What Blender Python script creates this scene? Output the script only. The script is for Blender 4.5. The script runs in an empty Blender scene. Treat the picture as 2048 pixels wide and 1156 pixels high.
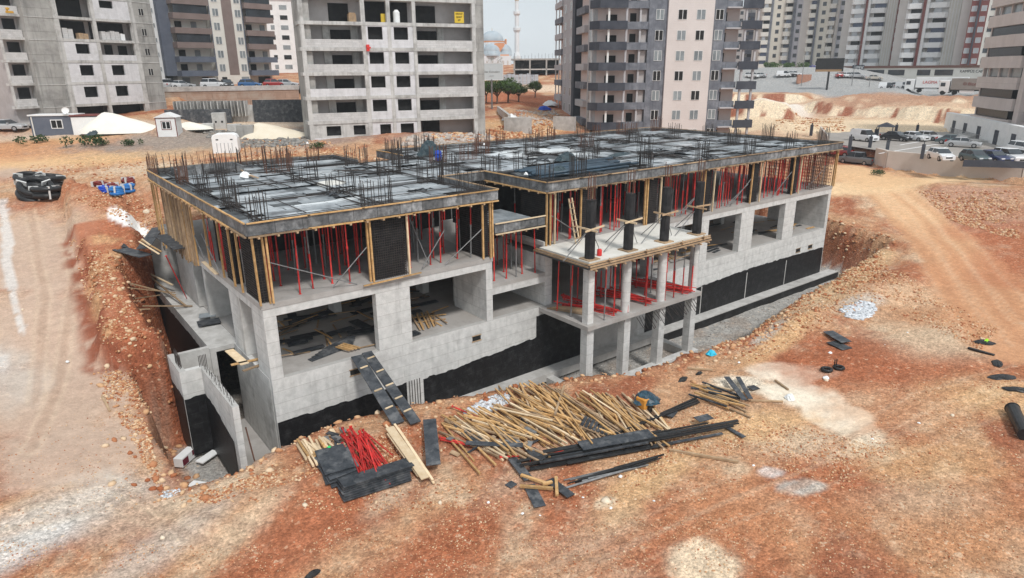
import bpy, math, random
import numpy as np
SC = bpy.context.scene
COL = SC.collection
# ------------------------------------------------------------------ camera
CX, CY, CZ = -8.722, -30.915, 14.543
FPX, PITCH, ROLL, YAW = 1329.24, math.radians(18.259), math.radians(.419), math.radians(52.451)
from mathutils import Vector, Matrix
_f = Vector((math.cos(YAW)*math.cos(PITCH), math.sin(YAW)*math.cos(PITCH), -math.sin(PITCH)))
_r = Vector((math.sin(YAW), -math.cos(YAW), 0))
_u = _r.cross(_f)
_r2 = _r*math.cos(ROLL) + _u*-math.sin(ROLL)
_u2 = _r2.cross(_f)
cam = bpy.data.cameras.new('camera'); camo = bpy.data.objects.new('camera', cam); COL.objects.link(camo)
cam.sensor_width = 36; cam.lens = 36*FPX/2048; cam.clip_start = .5; cam.clip_end = 6000
Mx = Matrix((_r2, _u2, -_f)).transposed().to_4x4(); Mx.translation = (CX, CY, CZ)
camo.matrix_world = Mx
SC.camera = camo
SC.render.resolution_x, SC.render.resolution_y = 1024, 578
# ------------------------------------------------------------------ world, sun, exposure
SUN_EL, SUN_AZ = math.radians(52), math.radians(-100)      # direction to the sun, angle from +x
w = bpy.data.worlds.new('World'); SC.world = w; w.use_nodes = True
nt = w.node_tree; nt.nodes.clear()
N = nt.nodes.new; LK = nt.links.new
sky = N('ShaderNodeTexSky'); sky.sky_type = 'NISHITA'; sky.sun_disc = False
sky.sun_elevation = SUN_EL; sky.sun_rotation = math.pi/2 - SUN_AZ
sky.air_density = 1.0; sky.dust_density = 2.0; sky.ozone_density = 1.5
tc = N('ShaderNodeTexCoord'); mp = N('ShaderNodeMapping'); mp.inputs['Scale'].default_value = (1, 1, 3.5)
nz = N('ShaderNodeTexNoise'); nz.inputs['Scale'].default_value = 2.2; nz.inputs['Detail'].default_value = 7
cr = N('ShaderNodeValToRGB'); cr.color_ramp.elements[0].position = .3; cr.color_ramp.elements[0].color = (.74,.74,.74,1)
cr.color_ramp.elements[1].position = .7; cr.color_ramp.elements[1].color = (.98,.98,.98,1)
mx = N('ShaderNodeMix'); mx.data_type = 'RGBA'
mx.inputs[7].default_value = (9.3, 10.0, 10.5, 1)            # overcast veil (same units as the sky)
bg = N('ShaderNodeBackground'); bg.inputs['Strength'].default_value = .088
out = N('ShaderNodeOutputWorld')
LK(tc.outputs['Generated'], mp.inputs[0]); LK(mp.outputs[0], nz.inputs['Vector']); LK(nz.outputs[0], cr.inputs[0])
LK(cr.outputs[0], mx.inputs[0]); LK(sky.outputs[0], mx.inputs[6]); LK(mx.outputs[2], bg.inputs[0]); LK(bg.outputs[0], out.inputs[0])
sl = bpy.data.lights.new('sun', 'SUN'); sl.energy = 2.4; sl.angle = math.radians(8); sl.color = (1, .97, .93)
so = bpy.data.objects.new('sun', sl); COL.objects.link(so)
sd = Vector((math.cos(SUN_AZ)*math.cos(SUN_EL), math.sin(SUN_AZ)*math.cos(SUN_EL), math.sin(SUN_EL)))
so.rotation_euler = sd.to_track_quat('Z', 'Y').to_euler()
SC.view_settings.view_transform = 'Standard'; SC.view_settings.look = 'None'
SC.view_settings.exposure = 0.06; SC.view_settings.gamma = 1
SC.cycles.max_bounces = 6; SC.cycles.diffuse_bounces = 4; SC.cycles.transparent_max_bounces = 4

# ------------------------------------------------------------------ helpers
R = random.Random(11)
def U(a, b): return R.uniform(a, b)
def tag(o, label=None, cat=None, group=None, kind=None):
    if label: o['label'] = label
    if cat: o['category'] = cat
    if group: o['group'] = group
    if kind: o['kind'] = kind
    return o
def thing(name, label, cat, loc=(0,0,0), rz=0, group=None):
    o = bpy.data.objects.new(name, None); COL.objects.link(o); o.empty_display_size = .3
    o.location = loc; o.rotation_euler = (0, 0, rz)
    return tag(o, label, cat, group)
class MB:
    def __init__(s): s.v = []; s.f = []; s.m = []
    def add(s, vs, fs, m=0):
        n = len(s.v); s.v += [tuple(v) for v in vs]; s.f += [tuple(n+i for i in f) for f in fs]; s.m += [m]*len(fs); return s
    def box(s, x0, x1, y0, y1, z0, z1, m=0):
        return s.add([(x0,y0,z0),(x1,y0,z0),(x1,y1,z0),(x0,y1,z0),(x0,y0,z1),(x1,y0,z1),(x1,y1,z1),(x0,y1,z1)],
                     [(0,3,2,1),(4,5,6,7),(0,1,5,4),(1,2,6,5),(2,3,7,6),(3,0,4,7)], m)
    def bar(s, p, q, w, h=None, m=0, up=(0,0,1), roll=0):
        h = w if h is None else h
        p = Vector(p); q = Vector(q); d = (q-p).normalized(); u = Vector(up)
        if abs(d.dot(u)) > .97: u = Vector((1,0,0))
        a = d.cross(u).normalized(); b = a.cross(d).normalized()
        if roll: a, b = a*math.cos(roll)+b*math.sin(roll), b*math.cos(roll)-a*math.sin(roll)
        a *= w/2; b *= h/2
        return s.add([p-a-b,p+a-b,p+a+b,p-a+b,q-a-b,q+a-b,q+a+b,q-a+b],
                     [(0,3,2,1),(4,5,6,7),(0,1,5,4),(1,2,6,5),(2,3,7,6),(3,0,4,7)], m)
    def cyl(s, p, q, r, n=8, r2=None, m=0):
        p = Vector(p); q = Vector(q); r2 = r if r2 is None else r2; d = (q-p).normalized()
        u = Vector((0,0,1)) if abs(d.z) < .97 else Vector((1,0,0))
        a = d.cross(u).normalized(); b = a.cross(d).normalized(); vs = []
        for i in range(n):
            t = 2*math.pi*i/n; e = a*math.cos(t)+b*math.sin(t); vs += [p+e*r, q+e*r2]
        fs = [(2*i, 2*i+1, (2*i+3) % (2*n), (2*i+2) % (2*n)) for i in range(n)]
        fs += [tuple(2*i for i in range(n)), tuple(2*i+1 for i in reversed(range(n)))]
        return s.add(vs, fs, m)
    def prism(s, pts, z0, z1, m=0):
        n = len(pts); vs = [(x,y,z0) for x,y in pts]+[(x,y,z1) for x,y in pts]
        return s.add(vs, [(i,(i+1)%n,n+(i+1)%n,n+i) for i in range(n)]+[tuple(reversed(range(n))), tuple(range(n,2*n))], m)
    def lathe(s, prof, n=16, c=(0,0), m=0):
        vs = []
        for r, z in prof:
            vs += [(c[0]+r*math.cos(2*math.pi*i/n), c[1]+r*math.sin(2*math.pi*i/n), z) for i in range(n)]
        fs = [(k*n+i, k*n+(i+1)%n, (k+1)*n+(i+1)%n, (k+1)*n+i) for k in range(len(prof)-1) for i in range(n)]
        return s.add(vs, fs, m)
    def build(s, name, mats, parent=None, bev=0, smooth=False):
        me = bpy.data.meshes.new(name); me.from_pydata(s.v, [], s.f)
        for mt in (mats if isinstance(mats, (list, tuple)) else [mats]): me.materials.append(mt)
        if any(s.m): me.polygons.foreach_set('material_index', s.m)
        if smooth: me.polygons.foreach_set('use_smooth', [True]*len(me.polygons))
        o = bpy.data.objects.new(name, me); COL.objects.link(o)
        if parent: o.parent = parent
        if bev:
            b = o.modifiers.new('bevel', 'BEVEL'); b.width = bev; b.segments = 2; b.limit_method = 'ANGLE'
        return o
def put(o, loc, rot=(0,0,0)): o.location = loc; o.rotation_euler = rot; return o
def dup(o, loc=None, rot=None, parent=None, label=None):
    c = o.copy(); COL.objects.link(c)
    if parent: c.parent = parent
    if loc is not None: c.location = loc
    if rot is not None: c.rotation_euler = rot
    if label: c['label'] = label
    for ch in list(o.children): dup(ch, parent=c)
    return c
def scene_ray(px, py):
    a = (px-1024)/FPX; b = (578-py)/FPX
    return (_f + _r2*a + _u2*b)
def at(px, py, z):
    d = scene_ray(px, py); t = (z-CZ)/d.z; return Vector((CX+d.x*t, CY+d.y*t, z))
def atd(px, py, dist):
    d = scene_ray(px, py); t = dist/math.hypot(d.x, d.y); return Vector((CX+d.x*t, CY+d.y*t, CZ+d.z*t))

# ------------------------------------------------------------------ materials
MATS = {}
def mat(name, c1, c2=None, sc=1.0, rough=.85, bump=0, bsc=None, det=6, metal=0, c3=None, sc3=.3, a3=.5, rnd=0, spec=.3, brick=None, drip=0, stretch=None, emit=0, coat=0):
    """procedural surface: two tones by noise, a third by a coarse noise, optional board/panel seams"""
    if name in MATS: return MATS[name]
    m = bpy.data.materials.new(name); m.use_nodes = True; t = m.node_tree; b = t.nodes['Principled BSDF']
    n = t.nodes.new; l = t.links.new
    b.inputs['Roughness'].default_value = rough; b.inputs['Metallic'].default_value = metal
    b.inputs['Specular IOR Level'].default_value = spec
    if coat: b.inputs['Coat Weight'].default_value = coat
    g = n('ShaderNodeNewGeometry'); vec = g.outputs['Position']
    if stretch:
        tc_ = n('ShaderNodeTexCoord'); mpp = n('ShaderNodeMapping'); mpp.inputs['Scale'].default_value = stretch; l(tc_.outputs['Object'], mpp.inputs[0]); vec = mpp.outputs[0]
    def mixc(f, a, bb, fv=None):
        q = n('ShaderNodeMix'); q.data_type = 'RGBA'
        if f is None: q.inputs[0].default_value = fv
        else: l(f, q.inputs[0])
        for k, val in ((6, a), (7, bb)):
            if isinstance(val, tuple): q.inputs[k].default_value = (*val, 1)
            else: l(val, q.inputs[k])
        return q.outputs[2]
    def noise(scale, detail=det):
        q = n('ShaderNodeTexNoise'); q.inputs['Scale'].default_value = scale; q.inputs['Detail'].default_value = detail; q.inputs['Roughness'].default_value = .65
        l(vec, q.inputs['Vector']); return q.outputs[0]
    def ramp(src, a, bb):
        q = n('ShaderNodeMapRange'); q.inputs[1].default_value = a; q.inputs[2].default_value = bb; l(src, q.inputs[0]); return q.outputs[0]
    col = c1
    if c2: col = mixc(ramp(noise(sc), .35, .65), c1, c2)
    if c3:
        mu = n('ShaderNodeMath'); mu.operation = 'MULTIPLY'; mu.inputs[1].default_value = a3; l(ramp(noise(sc3, 4), .5, .68), mu.inputs[0])
        col = mixc(mu.outputs[0], col, c3)
    if rnd:
        oi = n('ShaderNodeObjectInfo'); hs = n('ShaderNodeHueSaturation'); mr = n('ShaderNodeMapRange')
        mr.inputs[3].default_value = 1-rnd; mr.inputs[4].default_value = 1+rnd; l(oi.outputs['Random'], mr.inputs[0]); l(mr.outputs[0], hs.inputs['Value'])
        if isinstance(col, tuple): hs.inputs['Color'].default_value = (*col, 1)
        else: l(col, hs.inputs['Color'])
        col = hs.outputs[0]
    if brick:   # (width, height, mortar, mortar colour, variation, plane)
        bw, bh, mo, mc, va, pl = brick
        sx = n('ShaderNodeSeparateXYZ'); cx = n('ShaderNodeCombineXYZ'); l(g.outputs['Position'], sx.inputs[0])
        if pl == 'wall':
            ad = n('ShaderNodeMath'); ad.operation = 'ADD'; l(sx.outputs[0], ad.inputs[0]); l(sx.outputs[1], ad.inputs[1]); l(ad.outputs[0], cx.inputs[0]); l(sx.outputs[2], cx.inputs[1])
        else: l(sx.outputs[0], cx.inputs[0]); l(sx.outputs[1], cx.inputs[1])
        br = n('ShaderNodeTexBrick'); br.inputs['Scale'].default_value = 1; br.inputs['Brick Width'].default_value = bw; br.inputs['Row Height'].default_value = bh
        br.inputs['Mortar Size'].default_value = mo; br.inputs['Mortar Smooth'].default_value = .3; l(cx.outputs[0], br.inputs['Vector'])
        br.inputs['Color1'].default_value = (1,1,1,1); br.inputs['Color2'].default_value = (1-va,)*3+(1,); br.inputs['Mortar'].default_value = (*mc, 1)
        q = n('ShaderNodeMix'); q.data_type = 'RGBA'; q.blend_type = 'MULTIPLY'; q.inputs[0].default_value = 1
        if isinstance(col, tuple): q.inputs[6].default_value = (*col, 1)
        else: l(col, q.inputs[6])
        l(br.outputs[0], q.inputs[7]); col = q.outputs[2]
    if drip:   # grout runs and rain streaks down a wall
        mp2 = n('ShaderNodeMapping'); mp2.inputs['Scale'].default_value = (2.6, 2.6, .22); l(g.outputs['Position'], mp2.inputs[0])
        nd = n('ShaderNodeTexNoise'); nd.inputs['Scale'].default_value = 1.0; nd.inputs['Detail'].default_value = 5; l(mp2.outputs[0], nd.inputs['Vector'])
        q = n('ShaderNodeMapRange'); q.inputs[1].default_value = .5; q.inputs[2].default_value = .72; q.inputs[3].default_value = 1; q.inputs[4].default_value = 1-drip; l(nd.outputs[0], q.inputs[0])
        q2 = n('ShaderNodeMix'); q2.data_type = 'RGBA'; q2.blend_type = 'MULTIPLY'; q2.inputs[0].default_value = 1
        if isinstance(col, tuple): q2.inputs[6].default_value = (*col, 1)
        else: l(col, q2.inputs[6])
        l(q.outputs[0], q2.inputs[7]); col = q2.outputs[2]
    if isinstance(col, tuple): b.inputs['Base Color'].default_value = (*col, 1)
    else: l(col, b.inputs['Base Color'])
    if emit:
        b.inputs['Emission Strength'].default_value = emit
        if isinstance(col, tuple): b.inputs['Emission Color'].default_value = (*col, 1)
        else: l(col, b.inputs['Emission Color'])
    if bump:
        bu = n('ShaderNodeBump'); bu.inputs['Strength'].default_value = bump; bu.inputs['Distance'].default_value = .05
        l(noise(bsc or sc*4, 5), bu.inputs['Height']); l(bu.outputs[0], b.inputs['Normal'])
    MATS[name] = m; return m
seam = (.80,.79,.78)
concrete = mat('concrete', (.52,.51,.49), (.68,.67,.65), sc=.7, bump=.3, c3=(.33,.32,.30), sc3=.8, a3=.7, brick=(3.6,.62,.014,(.76,.75,.74),.05,'wall'), drip=.18)
concrete_plain = mat('concrete_plain', (.44,.43,.41), (.56,.55,.53), sc=1.6, bump=.3, c3=(.3,.29,.27), sc3=.5, a3=.7)
concrete_pale = mat('concrete_pale', (.56,.56,.54), (.70,.69,.67), sc=2.6, bump=.3, c3=(.40,.39,.38), sc3=.9, a3=.45, brick=(7.3,.66,.016,(.74,.73,.72),.05,'wall'), drip=.14)
slab_pale = mat('slab_pale', (.66,.64,.58), (.74,.72,.67), sc=.9, bump=.15, c3=(.5,.48,.44), sc3=.5, a3=.5)
slab_dusty = mat('slab_dusty', (.33,.31,.29), (.46,.44,.42), sc=.8, bump=.3, c3=(.28,.25,.22), sc3=.4, a3=.7)
black_coat = mat('bitumen', (.007,.007,.008), (.015,.015,.016), sc=3, rough=.5, bump=.4, c3=(.04,.04,.042), sc3=1.5, a3=.6, brick=(2.4,.62,.008,(2.6,2.6,2.6),.1,'wall'))
ply_dark = mat('form_ply', (.025,.03,.036), (.065,.07,.078), sc=2.5, rough=.6, bump=.2, c3=(.20,.20,.20), sc3=1.8, a3=.5, rnd=.35)
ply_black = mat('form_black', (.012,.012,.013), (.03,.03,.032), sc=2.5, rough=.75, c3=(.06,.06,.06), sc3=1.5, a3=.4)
ply_edge = mat('form_panel', (.12,.125,.13), (.26,.265,.27), sc=3.5, rough=.7, bump=.3, c3=(.48,.49,.50), sc3=1.4, a3=.8, brick=(1.3,3.1,.02,(.3,.3,.3),.45,'wall'), drip=.4)
deck_a = mat('deck_wet', (.36,.40,.43), (.55,.59,.61), sc=1.2, rough=.28, bump=.12, c3=(.08,.09,.10), sc3=.9, a3=.8, spec=.5)
deck_b = mat('deck_grey', (.20,.23,.25), (.36,.39,.41), sc=1.5, rough=.4, bump=.15, c3=(.05,.05,.055), sc3=.8, a3=.8, spec=.5)
deck_c = mat('deck_dark', (.04,.045,.05), (.10,.11,.115), sc=2, rough=.5, bump=.2, c3=(.2,.22,.23), sc3=.9, a3=.6, spec=.5)
deck_w = mat('deck_white', (.66,.70,.71), (.76,.79,.80), sc=1.2, rough=.35, bump=.08, c3=(.45,.5,.52), sc3=.7, a3=.6, spec=.5)
timber_y = mat('timber_yellow', (.42,.24,.09), (.62,.39,.18), sc=5, rough=.75, bump=.2, rnd=.25, c3=(.40,.27,.15), sc3=2, a3=.5)
timber_g = mat('timber_grey', (.30,.20,.12), (.44,.31,.19), sc=3, rough=.85, bump=.2, rnd=.3, c3=(.25,.19,.14), sc3=2, a3=.6)
timber_p = mat('timber_pale', (.64,.48,.30), (.76,.61,.42), sc=3, rough=.8, bump=.2, rnd=.2)
red_paint = mat('prop_red', (.50,.022,.022), (.64,.05,.042), sc=5, rough=.65, c3=(.22,.06,.05), sc3=4, a3=.8, rnd=.3)
steel_grey = mat('steel_grey', (.17,.17,.17), (.28,.28,.28), sc=4, rough=.55, metal=.3)
rebar_m = mat('rebar', (.035,.032,.032), (.07,.058,.052), sc=3, rough=.75, rnd=.2)
rebar_r = mat('rebar_rust', (.10,.05,.035), (.16,.075,.05), sc=3, rough=.8)
dark_void = mat('dark_interior', (.012,.012,.013), (.025,.024,.023), sc=2, rough=.9)  # shade of unlit rooms and holes put into the colour; also plain black parts
white_foam = mat('white_foam', (.78,.80,.80), (.86,.87,.87), sc=2, rough=.7)
blue_pl = mat('blue_plastic', (.01,.05,.40), (.02,.09,.55), sc=2, rough=.4)
tarp_m = mat('tarp', (.02,.035,.045), (.05,.08,.09), sc=4, rough=.45, bump=.6)
black_pl = mat('black_plastic', (.012,.012,.013), (.03,.03,.03), sc=3, rough=.4, bump=.2)
cyan_pl = mat('cyan_plastic', (.02,.42,.62), (.05,.55,.75), sc=6, rough=.5)
green_pl = mat('green_plastic', (.02,.55,.12), (.04,.65,.2), sc=6, rough=.5)
white_pt = mat('white_paint', (.74,.75,.75), (.80,.80,.79), sc=1, rough=.6, c3=(.6,.6,.58), sc3=.7, a3=.4)
glass_d = mat('dark_glass', (.02,.025,.03), (.05,.06,.07), sc=.4, rough=.12, spec=.6)
black_gl = mat('black_glass', (.006,.006,.008), (.015,.016,.02), sc=.5, rough=.25, spec=.15)
# ------------------------------------------------------------------ terrain
_rs = np.random.RandomState(5); _perm = _rs.rand(4096)
def vnoise(x, y, seed=0):
    xi = np.floor(x).astype(np.int64); yi = np.floor(y).astype(np.int64); fx = x-xi; fy = y-yi
    fx = fx*fx*(3-2*fx); fy = fy*fy*(3-2*fy)
    def h(a, b): return _perm[((a*73856093) ^ (b*19349663) ^ (seed*83492791)) & 4095]
    return (h(xi,yi)*(1-fx)+h(xi+1,yi)*fx)*(1-fy)+(h(xi,yi+1)*(1-fx)+h(xi+1,yi+1)*fx)*fy
def fbm(x, y, s, o=4, seed=0):
    x = np.asarray(x, float)/s; y = np.asarray(y, float)/s; r = 0; a = .5; t = 0
    for k in range(o): r = r+a*vnoise(x*2**k+13*k, y*2**k-7*k, seed+k); t += a; a *= .5
    return r/t
def sstep(a, b, x): t = np.clip((x-a)/(b-a), 0, 1); return t*t*(3-2*t)
CP = [(-25,-30,-1.6),(-8,-30,-2),(0,-30,-2),(20,-30,-2),(40,-30,-1.5),(60,-30,-1),(90,-30,.3),(-15,-8,-1.8),(-6,-6,-2),(0,-8,-2),(10,-10,-2),
 (20,-12,-2),(30,-12,-2),(40,-12,-1.8),(30,-7,-2.3),(45,-7,-2),(58,-3,-1.2),(60,4,-.5),(70,3,.3),(88,13,1.5),(90,0,1.1),(97,-4,1.5),(75,-12,0),(80,-4,.8),
 (62,15,1.3),(58,24,2.5),(45,26,4),(30,26,4.5),(16,24,5),(5,26,4.6),(-1.2,23,2.5),(-4.3,13.6,1.0),(-5.3,9,0),(-5.6,0,-1.7),(-8,10,.1),(-8.7,15,1.2),(-10,0,-1),(-14,14,1.0),
 (-4.6,31,3.8),(-6,37,5),(0,33,5),(10,45,5.6),(0,50,5.9),(-10,60,6.4),(9,62,7),(-3,75,7.4),(-20,70,7.2),(5,80,8.6),(20,80,8.5),(21,51,6.4),(42,44,6.2),(46,40,5.3),
 (102,3,3.1),(111,5.5,3.2),(110,20,3.2),(120,30,3.2),(94,25,2.3)]
for px, py, z in ((1050,250,6.5),(1040,205,8.2),(1060,166,10.9),(1000,135,16.5),(1100,140,16),(420,172,12),(100,200,10),(-400,150,14),(1000,130,20),
                  (1700,165,9.5),(1560,160,10),(1850,188,8),(1950,185,8),(2300,200,7),(2600,140,14),(1300,140,15),(1700,138,14),(1980,138,14)):
    v = at(px, py, z) if py > 131 else atd(px, py, 600); CP.append((v.x, v.y, z))
CP = np.array(CP)
def _phi(d2): return np.where(d2 > 0, d2*np.log(np.maximum(d2, 1e-12)), 0)
_S = 60.; _P = CP[:, :2]/_S
_n = len(CP); _K = _phi(((_P[:,None]-_P[None])**2).sum(-1))+np.eye(_n)*.004
_Q = np.c_[np.ones(_n), _P]; _A = np.block([[_K,_Q],[_Q.T,np.zeros((3,3))]]); _W = np.linalg.solve(_A, np.r_[CP[:,2], 0, 0, 0])
def tps(x, y):
    x = np.asarray(x, float)/_S; y = np.asarray(y, float)/_S; r = _W[_n]+_W[_n+1]*x+_W[_n+2]*y
    for i in range(_n): r = r+_W[i]*_phi((x-_P[i,0])**2+(y-_P[i,1])**2)
    return r
PIT = [(-3.55,14.1),(-3.3,9.1),(-3.45,6.7),(-5.1,7.1),(-5.2,4),(-5.5,1.6),(-5.2,-1.4),(-5.3,-3.9),(-2.9,-3.7),(0,-3.15),(2.6,-3.0),(5.5,-3.5),(9,-4.6),(13,-6.2),(18,-7.8),(28,-8.2),(34,-7.2),(42,-6.0),(50,-5.2),(57,-4.2),(59,3),(59,23.4),(30,23.5),(17.6,23.5),(0,23.3),(-1.3,22.5),(-1.9,19.3),(-3.5,18.1)]
BERM = [(-6.3,8.1),(-5.2,7.5),(-3.45,6.9),(-3.3,9),(-3.4,14),(-3.3,18),(-1.8,19.5),(-1.2,24),(-1.2,30),(-4.4,38),(-5.0,31),(-5.4,22),(-5.7,13)]
def sdf(poly, x, y):
    x = np.asarray(x, float); y = np.asarray(y, float); d = np.full(x.shape, 1e9); ins = np.zeros(x.shape, bool); n = len(poly)
    for i in range(n):
        ax, ay = poly[i]; bx, by = poly[(i+1) % n]; ex, ey = bx-ax, by-ay
        t = np.clip(((x-ax)*ex+(y-ay)*ey)/(ex*ex+ey*ey), 0, 1); d = np.minimum(d, (x-ax-ex*t)**2+(y-ay-ey*t)**2)
        c = ((ay > y) != (by > y)) & (x < ex*(y-ay)/(ey if ey else 1e-9)+ax); ins ^= c
    return np.where(ins, 1, -1)*np.sqrt(d)
LOT = [tuple(at(*q).xy) for q in ((1755,300,3.2),(1778,306,3.2),(2048,329,3.2),(2140,332,3.2),(2300,290,3.2),(1893,262,3.2),(1640,264,3.2),(1655,285,3.2))]
_qa = at(1730, 300, 0).xy - Vector((CX, CY)); _qa.normalize()
def quarry(x, y): # along and across the line of sight towards the excavation beyond the car park
    dx = x-CX; dy = y-CY; return dx*_qa.x+dy*_qa.y, dx*_qa.y-dy*_qa.x
def H(x, y, fine=True):
    x = np.asarray(x, float); y = np.asarray(y, float)
    D = np.hypot(x-CX, y-CY); h = tps(x, y); h = np.where(D > 330, h+(17+(D-330)*.012-h)*sstep(330, 420, D), h); h = np.minimum(h, np.where(D < 340, 8.3+.026*D, 17.14+(D-340)*.004))
    azs = np.arctan2(y-CY, x-CX)-YAW; sec = sstep(-.10,-.075,azs)*(1-sstep(.07,.09,azs))*sstep(110,130,D); h = h*(1-sec)+np.minimum(h, 11+(D-190)*.052)*sec
    s, t = quarry(x, y); wq = sstep(-52,-44,t)*(1-sstep(26,36,t)); n1 = (fbm(x,y,9,3,3)-.5)*7
    left = 1-sstep(-17,-13,t); s2 = s+n1*.8
    base = 3.0+sstep(130,150,s)*.6+(fbm(x,y,4,3,8)-.5)*.5
    cutR = 156+np.clip(19-t,-12,33)*.85
    zl = sstep(0,2.5,s2-156)*2.3+sstep(0,2.5,s2-188)*2.2
    zr = sstep(0,2.0,s2-cutR)*(2.3+.35*n1)+np.clip((s2-cutR)/np.maximum(210-cutR,8),0,1)*2.2+(fbm(x,y,3,4,88)-.5)*1.5*sstep(0,6,s2-cutR)
    z = base+zl*left+zr*(1-left)
    wq = wq*sstep(126,132,s)*(1-sstep(215,240,s))
    h = h*(1-wq)+z*wq
    # spoil heaps near the quarry and along the excavation
    for px, py, zz, rr, hh in ((1530,158,9,9,3.6),(1590,162,9,8,2.4),(1520,235,4,7,2.2),(1570,255,3.5,5,1.3),(1850,195,8,16,.6),(1950,400,-.2,5,.7),(1880,385,0,4,.6)):
        v = at(px, py, zz); h = h+hh*np.exp(-((x-v.x)**2+(y-v.y)**2)/rr**2)
    for u, v, ru, rv, hh in ((44,-9.6,9,2.2,.75),(33,-9.5,3.5,1.8,.6),(57,-6,4,4,.5),(14,-9,3,1.6,.3),(-6.2,12,.5,5,.2),(-3,-6.5,4,1.4,.35),(3,-5.4,4,1.2,.3),(12,66,6,3,1.),(29,46,9,3,.5),(46,36,6,5,.9),(8,-19,3,2,.15)):
        h = h+hh*np.exp(-((x-u)/ru)**2-((y-v)/rv)**2)*(.6+.8*fbm(x,y,1.7,3,9))
    h = h+1.25*sstep(-.25,.55,sdf(BERM,x,y)+(fbm(x,y,1.1,4,13)-.5)*1.5)
    lot = sstep(.2, .9, sdf(LOT, x, y)); 
    rough = (1-lot)*np.clip(1-D/900,.2,1)
    h = h+rough*((fbm(x,y,6,4,21)-.5)*.5*np.clip(D/60,.6,2)*(1-.7*sstep(250,400,D)))
    if fine: h = h+rough*((fbm(x,y,.9,4,31)-.5)*.17+(fbm(x,y,.33,2,37)-.5)*.05)
    h = h*(1-lot)+3.18*lot
    az = np.arctan2(y-CY, x-CX)-YAW; hol = sstep(.235,.25,az)*(1-sstep(.43,.45,az))*sstep(88,94,D)*(1-sstep(130.5,131.5,D)); h = h*(1-hol)+np.minimum(h,7.0+(D-95)*.034)*hol
    out = sdf(LOT, x, y); fr = sstep(-16,-13,out)*(1-sstep(-.3,.1,out))*(1-sstep(112,116,D))*np.where(x>80,1.,0); h = h*(1-fr)+np.minimum(h, .95+.25*(fbm(x,y,3,3,77)-.5)+(x-90)*-.02)*fr
    sd = sdf(PIT, x, y)+(fbm(x,y,1.6,4,41)-.5)*1.0
    right = sstep(24, 34, x)*(1-sstep(3,6,y))
    width = .75+right*3.3*(1-.45*sstep(50,58,x))
    off = right*-.6
    k = sstep(0, 1, (sd-off)/width)
    h = h*(1-k)+(-5.1+(fbm(x,y,1.2,4,51)-.5)*.22)*k
    return h
def hz(x, y): return float(H(np.array([x]), np.array([y]), False)[0])
def G(px, py):
    d = scene_ray(px, py); t = 5.0
    for i in range(3): pass
    ts = np.geomspace(8, 700, 900); k = ts/math.hypot(d.x, d.y)
    X = CX+d.x*k; Y = CY+d.y*k; Z = CZ+d.z*k; hh = H(X, Y, False); idx = np.where(Z < hh)[0]
    if len(idx) == 0: i = len(ts)-1
    else: i = idx[0]
    if i > 0:
        a = Z[i-1]-hh[i-1]; b = hh[i]-Z[i]; f = a/(a+b) if a+b else 0
        return Vector((X[i-1]+(X[i]-X[i-1])*f, Y[i-1]+(Y[i]-Y[i-1])*f, hh[i-1]+(hh[i]-hh[i-1])*f))
    return Vector((X[0], Y[0], hh[0]))
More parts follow.
